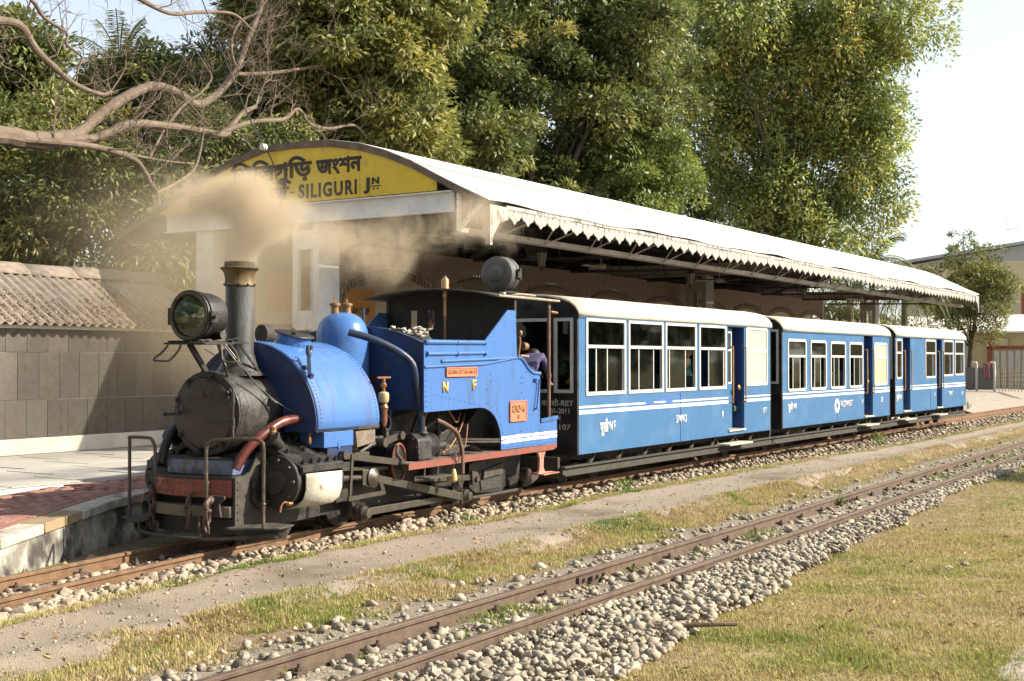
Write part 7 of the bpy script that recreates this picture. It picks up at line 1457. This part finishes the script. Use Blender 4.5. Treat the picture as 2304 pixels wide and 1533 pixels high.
person('seated driver in green shirt and grey blue cap in the rear of the cab', lw(5.30,-.34,.40), LA+R(60), clean(SIT), GRN, TRO, SK1, ('cap',CAPB), 1.68)
person('man in purple shirt bending at the back of the cab', lw(5.58,-.62,.60), LA+R(100), {'spi':(0,-.05,1.06),'che':(0,-.20,1.18),'nek':(0,-.33,1.22),'hd0':(0,-.39,1.22),'hd1':(0,-.45,1.23),'hd2':(0,-.51,1.25),'shol':(.18,-.24,1.24),'shor':(-.18,-.24,1.24),'elbl':(.24,-.34,1.0),'wril':(.2,-.5,.9),'pall':(.19,-.55,.86),'elbr':(-.24,-.34,1.0),'wrir':(-.2,-.5,.9),'palr':(-.19,-.55,.86)}, PUR, TRO, SK1, ('hair',HAIR), 1.62)
person('man with purple cap seen through the front cab window', lw(5.15,.62,.72), LA+R(-60), {}, M('shirt_grey',(.3,.28,.27),rough=.9), TRO, SK2, ('cap',CAPP), 1.64)
cz = lambda x, y, z: tuple(c1.matrix_basis @ Vector((x,y,z)))
person('man in teal shirt leaning inside the first coach by its fourth window', cz(4.45,-.45,.50), R(-20), {'che':(0,-.06,1.26),'nek':(0,-.12,1.39),'hd0':(0,-.15,1.45),'hd1':(0,-.17,1.51),'hd2':(0,-.17,1.58),'wril':(.26,-.16,.9),'pall':(.26,-.2,.85)}, BLU, TRO, SK2, ('hair',HAIRG), 1.55)

# ================================================================ chimney smoke
def smoke(name, label, loc, size, blobs, dens, nscale, thr, col, aniso=.35, absorb=.0, rough=.6, gain=1.0, cap=1.0):
    """closed mesh with a procedural volume: soft blobs (object space) eroded by noise"""
    m = MB(); m.box(-1,1,-1,1,-1,1); o = m.build(name, None, smooth=0); o.location = loc; o.scale = size; tag(o, label, 'smoke', kind='stuff')
    mt = bpy.data.materials.new(name); mt.use_nodes = True; N = mt.node_tree.nodes; L = mt.node_tree.links; N.remove(_p(mt)); o.data.materials.append(mt)
    tc = N.new('ShaderNodeTexCoord'); mp = N.new('ShaderNodeMapping'); mp.inputs['Scale'].default_value = size; L.new(tc.outputs['Object'], mp.inputs['Vector']); P = mp.outputs['Vector']     # metres
    n = N.new('ShaderNodeTexNoise'); n.inputs['Scale'].default_value = nscale; n.inputs['Detail'].default_value = 7; n.inputs['Roughness'].default_value = rough; n.inputs['Distortion'].default_value = 1.1; L.new(P, n.inputs['Vector'])
    tot = None
    for (x,y,z,r,w) in blobs:
        s = N.new('ShaderNodeVectorMath'); s.operation = 'DISTANCE'; s.inputs[1].default_value = (x,y,z); L.new(P, s.inputs[0])
        q = N.new('ShaderNodeMapRange'); q.interpolation_type = 'SMOOTHSTEP'; q.inputs['From Min'].default_value = r; q.inputs['From Max'].default_value = 0; q.inputs['To Min'].default_value = 0; q.inputs['To Max'].default_value = w; L.new(s.outputs['Value'], q.inputs['Value'])
        if tot is None: tot = q.outputs[0]
        else:
            a = N.new('ShaderNodeMath'); a.operation = 'ADD'; L.new(tot, a.inputs[0]); L.new(q.outputs[0], a.inputs[1]); tot = a.outputs[0]
    # soft blobs eroded by turbulent noise
    nb_ = N.new('ShaderNodeMath'); nb_.operation = 'MULTIPLY_ADD'; nb_.inputs[1].default_value = gain; nb_.inputs[2].default_value = -gain*.5; L.new(n.outputs['Fac'], nb_.inputs[0])
    mn = N.new('ShaderNodeMath'); mn.operation = 'MINIMUM'; mn.inputs[1].default_value = cap; L.new(tot, mn.inputs[0])
    a = N.new('ShaderNodeMath'); a.operation = 'ADD'; L.new(nb_.outputs[0], a.inputs[0]); L.new(mn.outputs[0], a.inputs[1])
    b = N.new('ShaderNodeMapRange'); b.interpolation_type = 'SMOOTHSTEP'; b.inputs['From Min'].default_value = thr; b.inputs['From Max'].default_value = 1.25; b.clamp = True; L.new(a.outputs[0], b.inputs['Value'])
    c = N.new('ShaderNodeMath'); c.operation = 'MULTIPLY'; L.new(b.outputs[0], c.inputs[0]); L.new(mn.outputs[0], c.inputs[1])
    d = N.new('ShaderNodeMath'); d.operation = 'MULTIPLY'; d.inputs[1].default_value = dens; L.new(c.outputs[0], d.inputs[0])
    v = N.new('ShaderNodeVolumePrincipled'); v.inputs['Color'].default_value = (*col,1); v.inputs['Anisotropy'].default_value = aniso; L.new(d.outputs[0], v.inputs['Density'])
    L.new(v.outputs[0], N['Material Output'].inputs['Volume'])
    mt.cycles.homogeneous_volume = False if hasattr(mt.cycles,'homogeneous_volume') else None
    return o
TAN = (.965,.80,.575)
smoke('chimney_smoke','dense tan smoke billowing from the chimney mouth',(9.25,9.10,3.45),(1.45,1.45,.90),
   [(-0.13, -0.13, -0.74, 0.24, 2.4), (-0.12, -0.15, -0.58, 0.3, 1.6), (-0.05, -0.2, -0.38, 0.42, 1.0), (-0.02, -0.39, -0.3, 0.38, 0.9), (0.18, -0.53, -0.3, 0.34, 0.8), (-0.02, -0.12, -0.14, 0.44, 0.9), (-0.01, -0.32, -0.05, 0.42, 0.85), (-0.13, 0.05, -0.08, 0.42, 0.8), (0.0, -0.52, -0.52, 0.32, 0.6), (-0.21, 0.27, -0.18, 0.48, 0.55), (0.2, -0.65, -0.16, 0.28, 0.55), (-0.07, -0.03, 0.08, 0.3, 0.55), (-0.31, 0.53, -0.22, 0.5, 0.35), (-0.07, -0.23, 0.05, 0.3, 0.5), (-0.55, 0.45, -0.25, 0.55, 0.45), (-0.35, 0.3, 0.05, 0.5, 0.45)], 4.4, 4.4, .20, TAN, .3, gain=2.4, rough=.66, cap=1.5)
smoke('drifting_smoke','thin smoke wisps drifting under the canopy edge behind the dome',(12.7,9.2,3.36),(2.7,1.6,.85),
   [(-2.2,.2,-.25,.8,.6),(-1.7,.2,-.25,.8,.75),(-1.1,.2,-.3,.8,.8),(-.5,.0,-.1,.8,.8),(.15,-.2,.08,.75,.75),(.75,-.35,.05,.75,.65),(-.7,.1,-.5,.55,.7),(.5,-.3,.3,.6,.6),(1.25,-.5,-.1,.6,.4)], 1.25, 2.6, .38, TAN, .3, rough=.7, gain=3.0)
smoke('smoke_haze','brownish smoke haze hanging over the slate wall and left trees',(12.9,14.2,3.1),(3.4,4.6,2.9),
   [(1.4,-.2,-.2,2.8,.8),(.6,.2,-.9,2.5,.6),(-.4,1.4,.5,2.8,.45),(.2,-2.6,.2,1.9,.6),(1.6,1.6,.9,2.4,.55),(.4,-1.4,-1.4,1.8,.5),(1.2,-1.0,.6,2.0,.5)], .25, .75, .12, (.95,.80,.56), .25, gain=1.0)
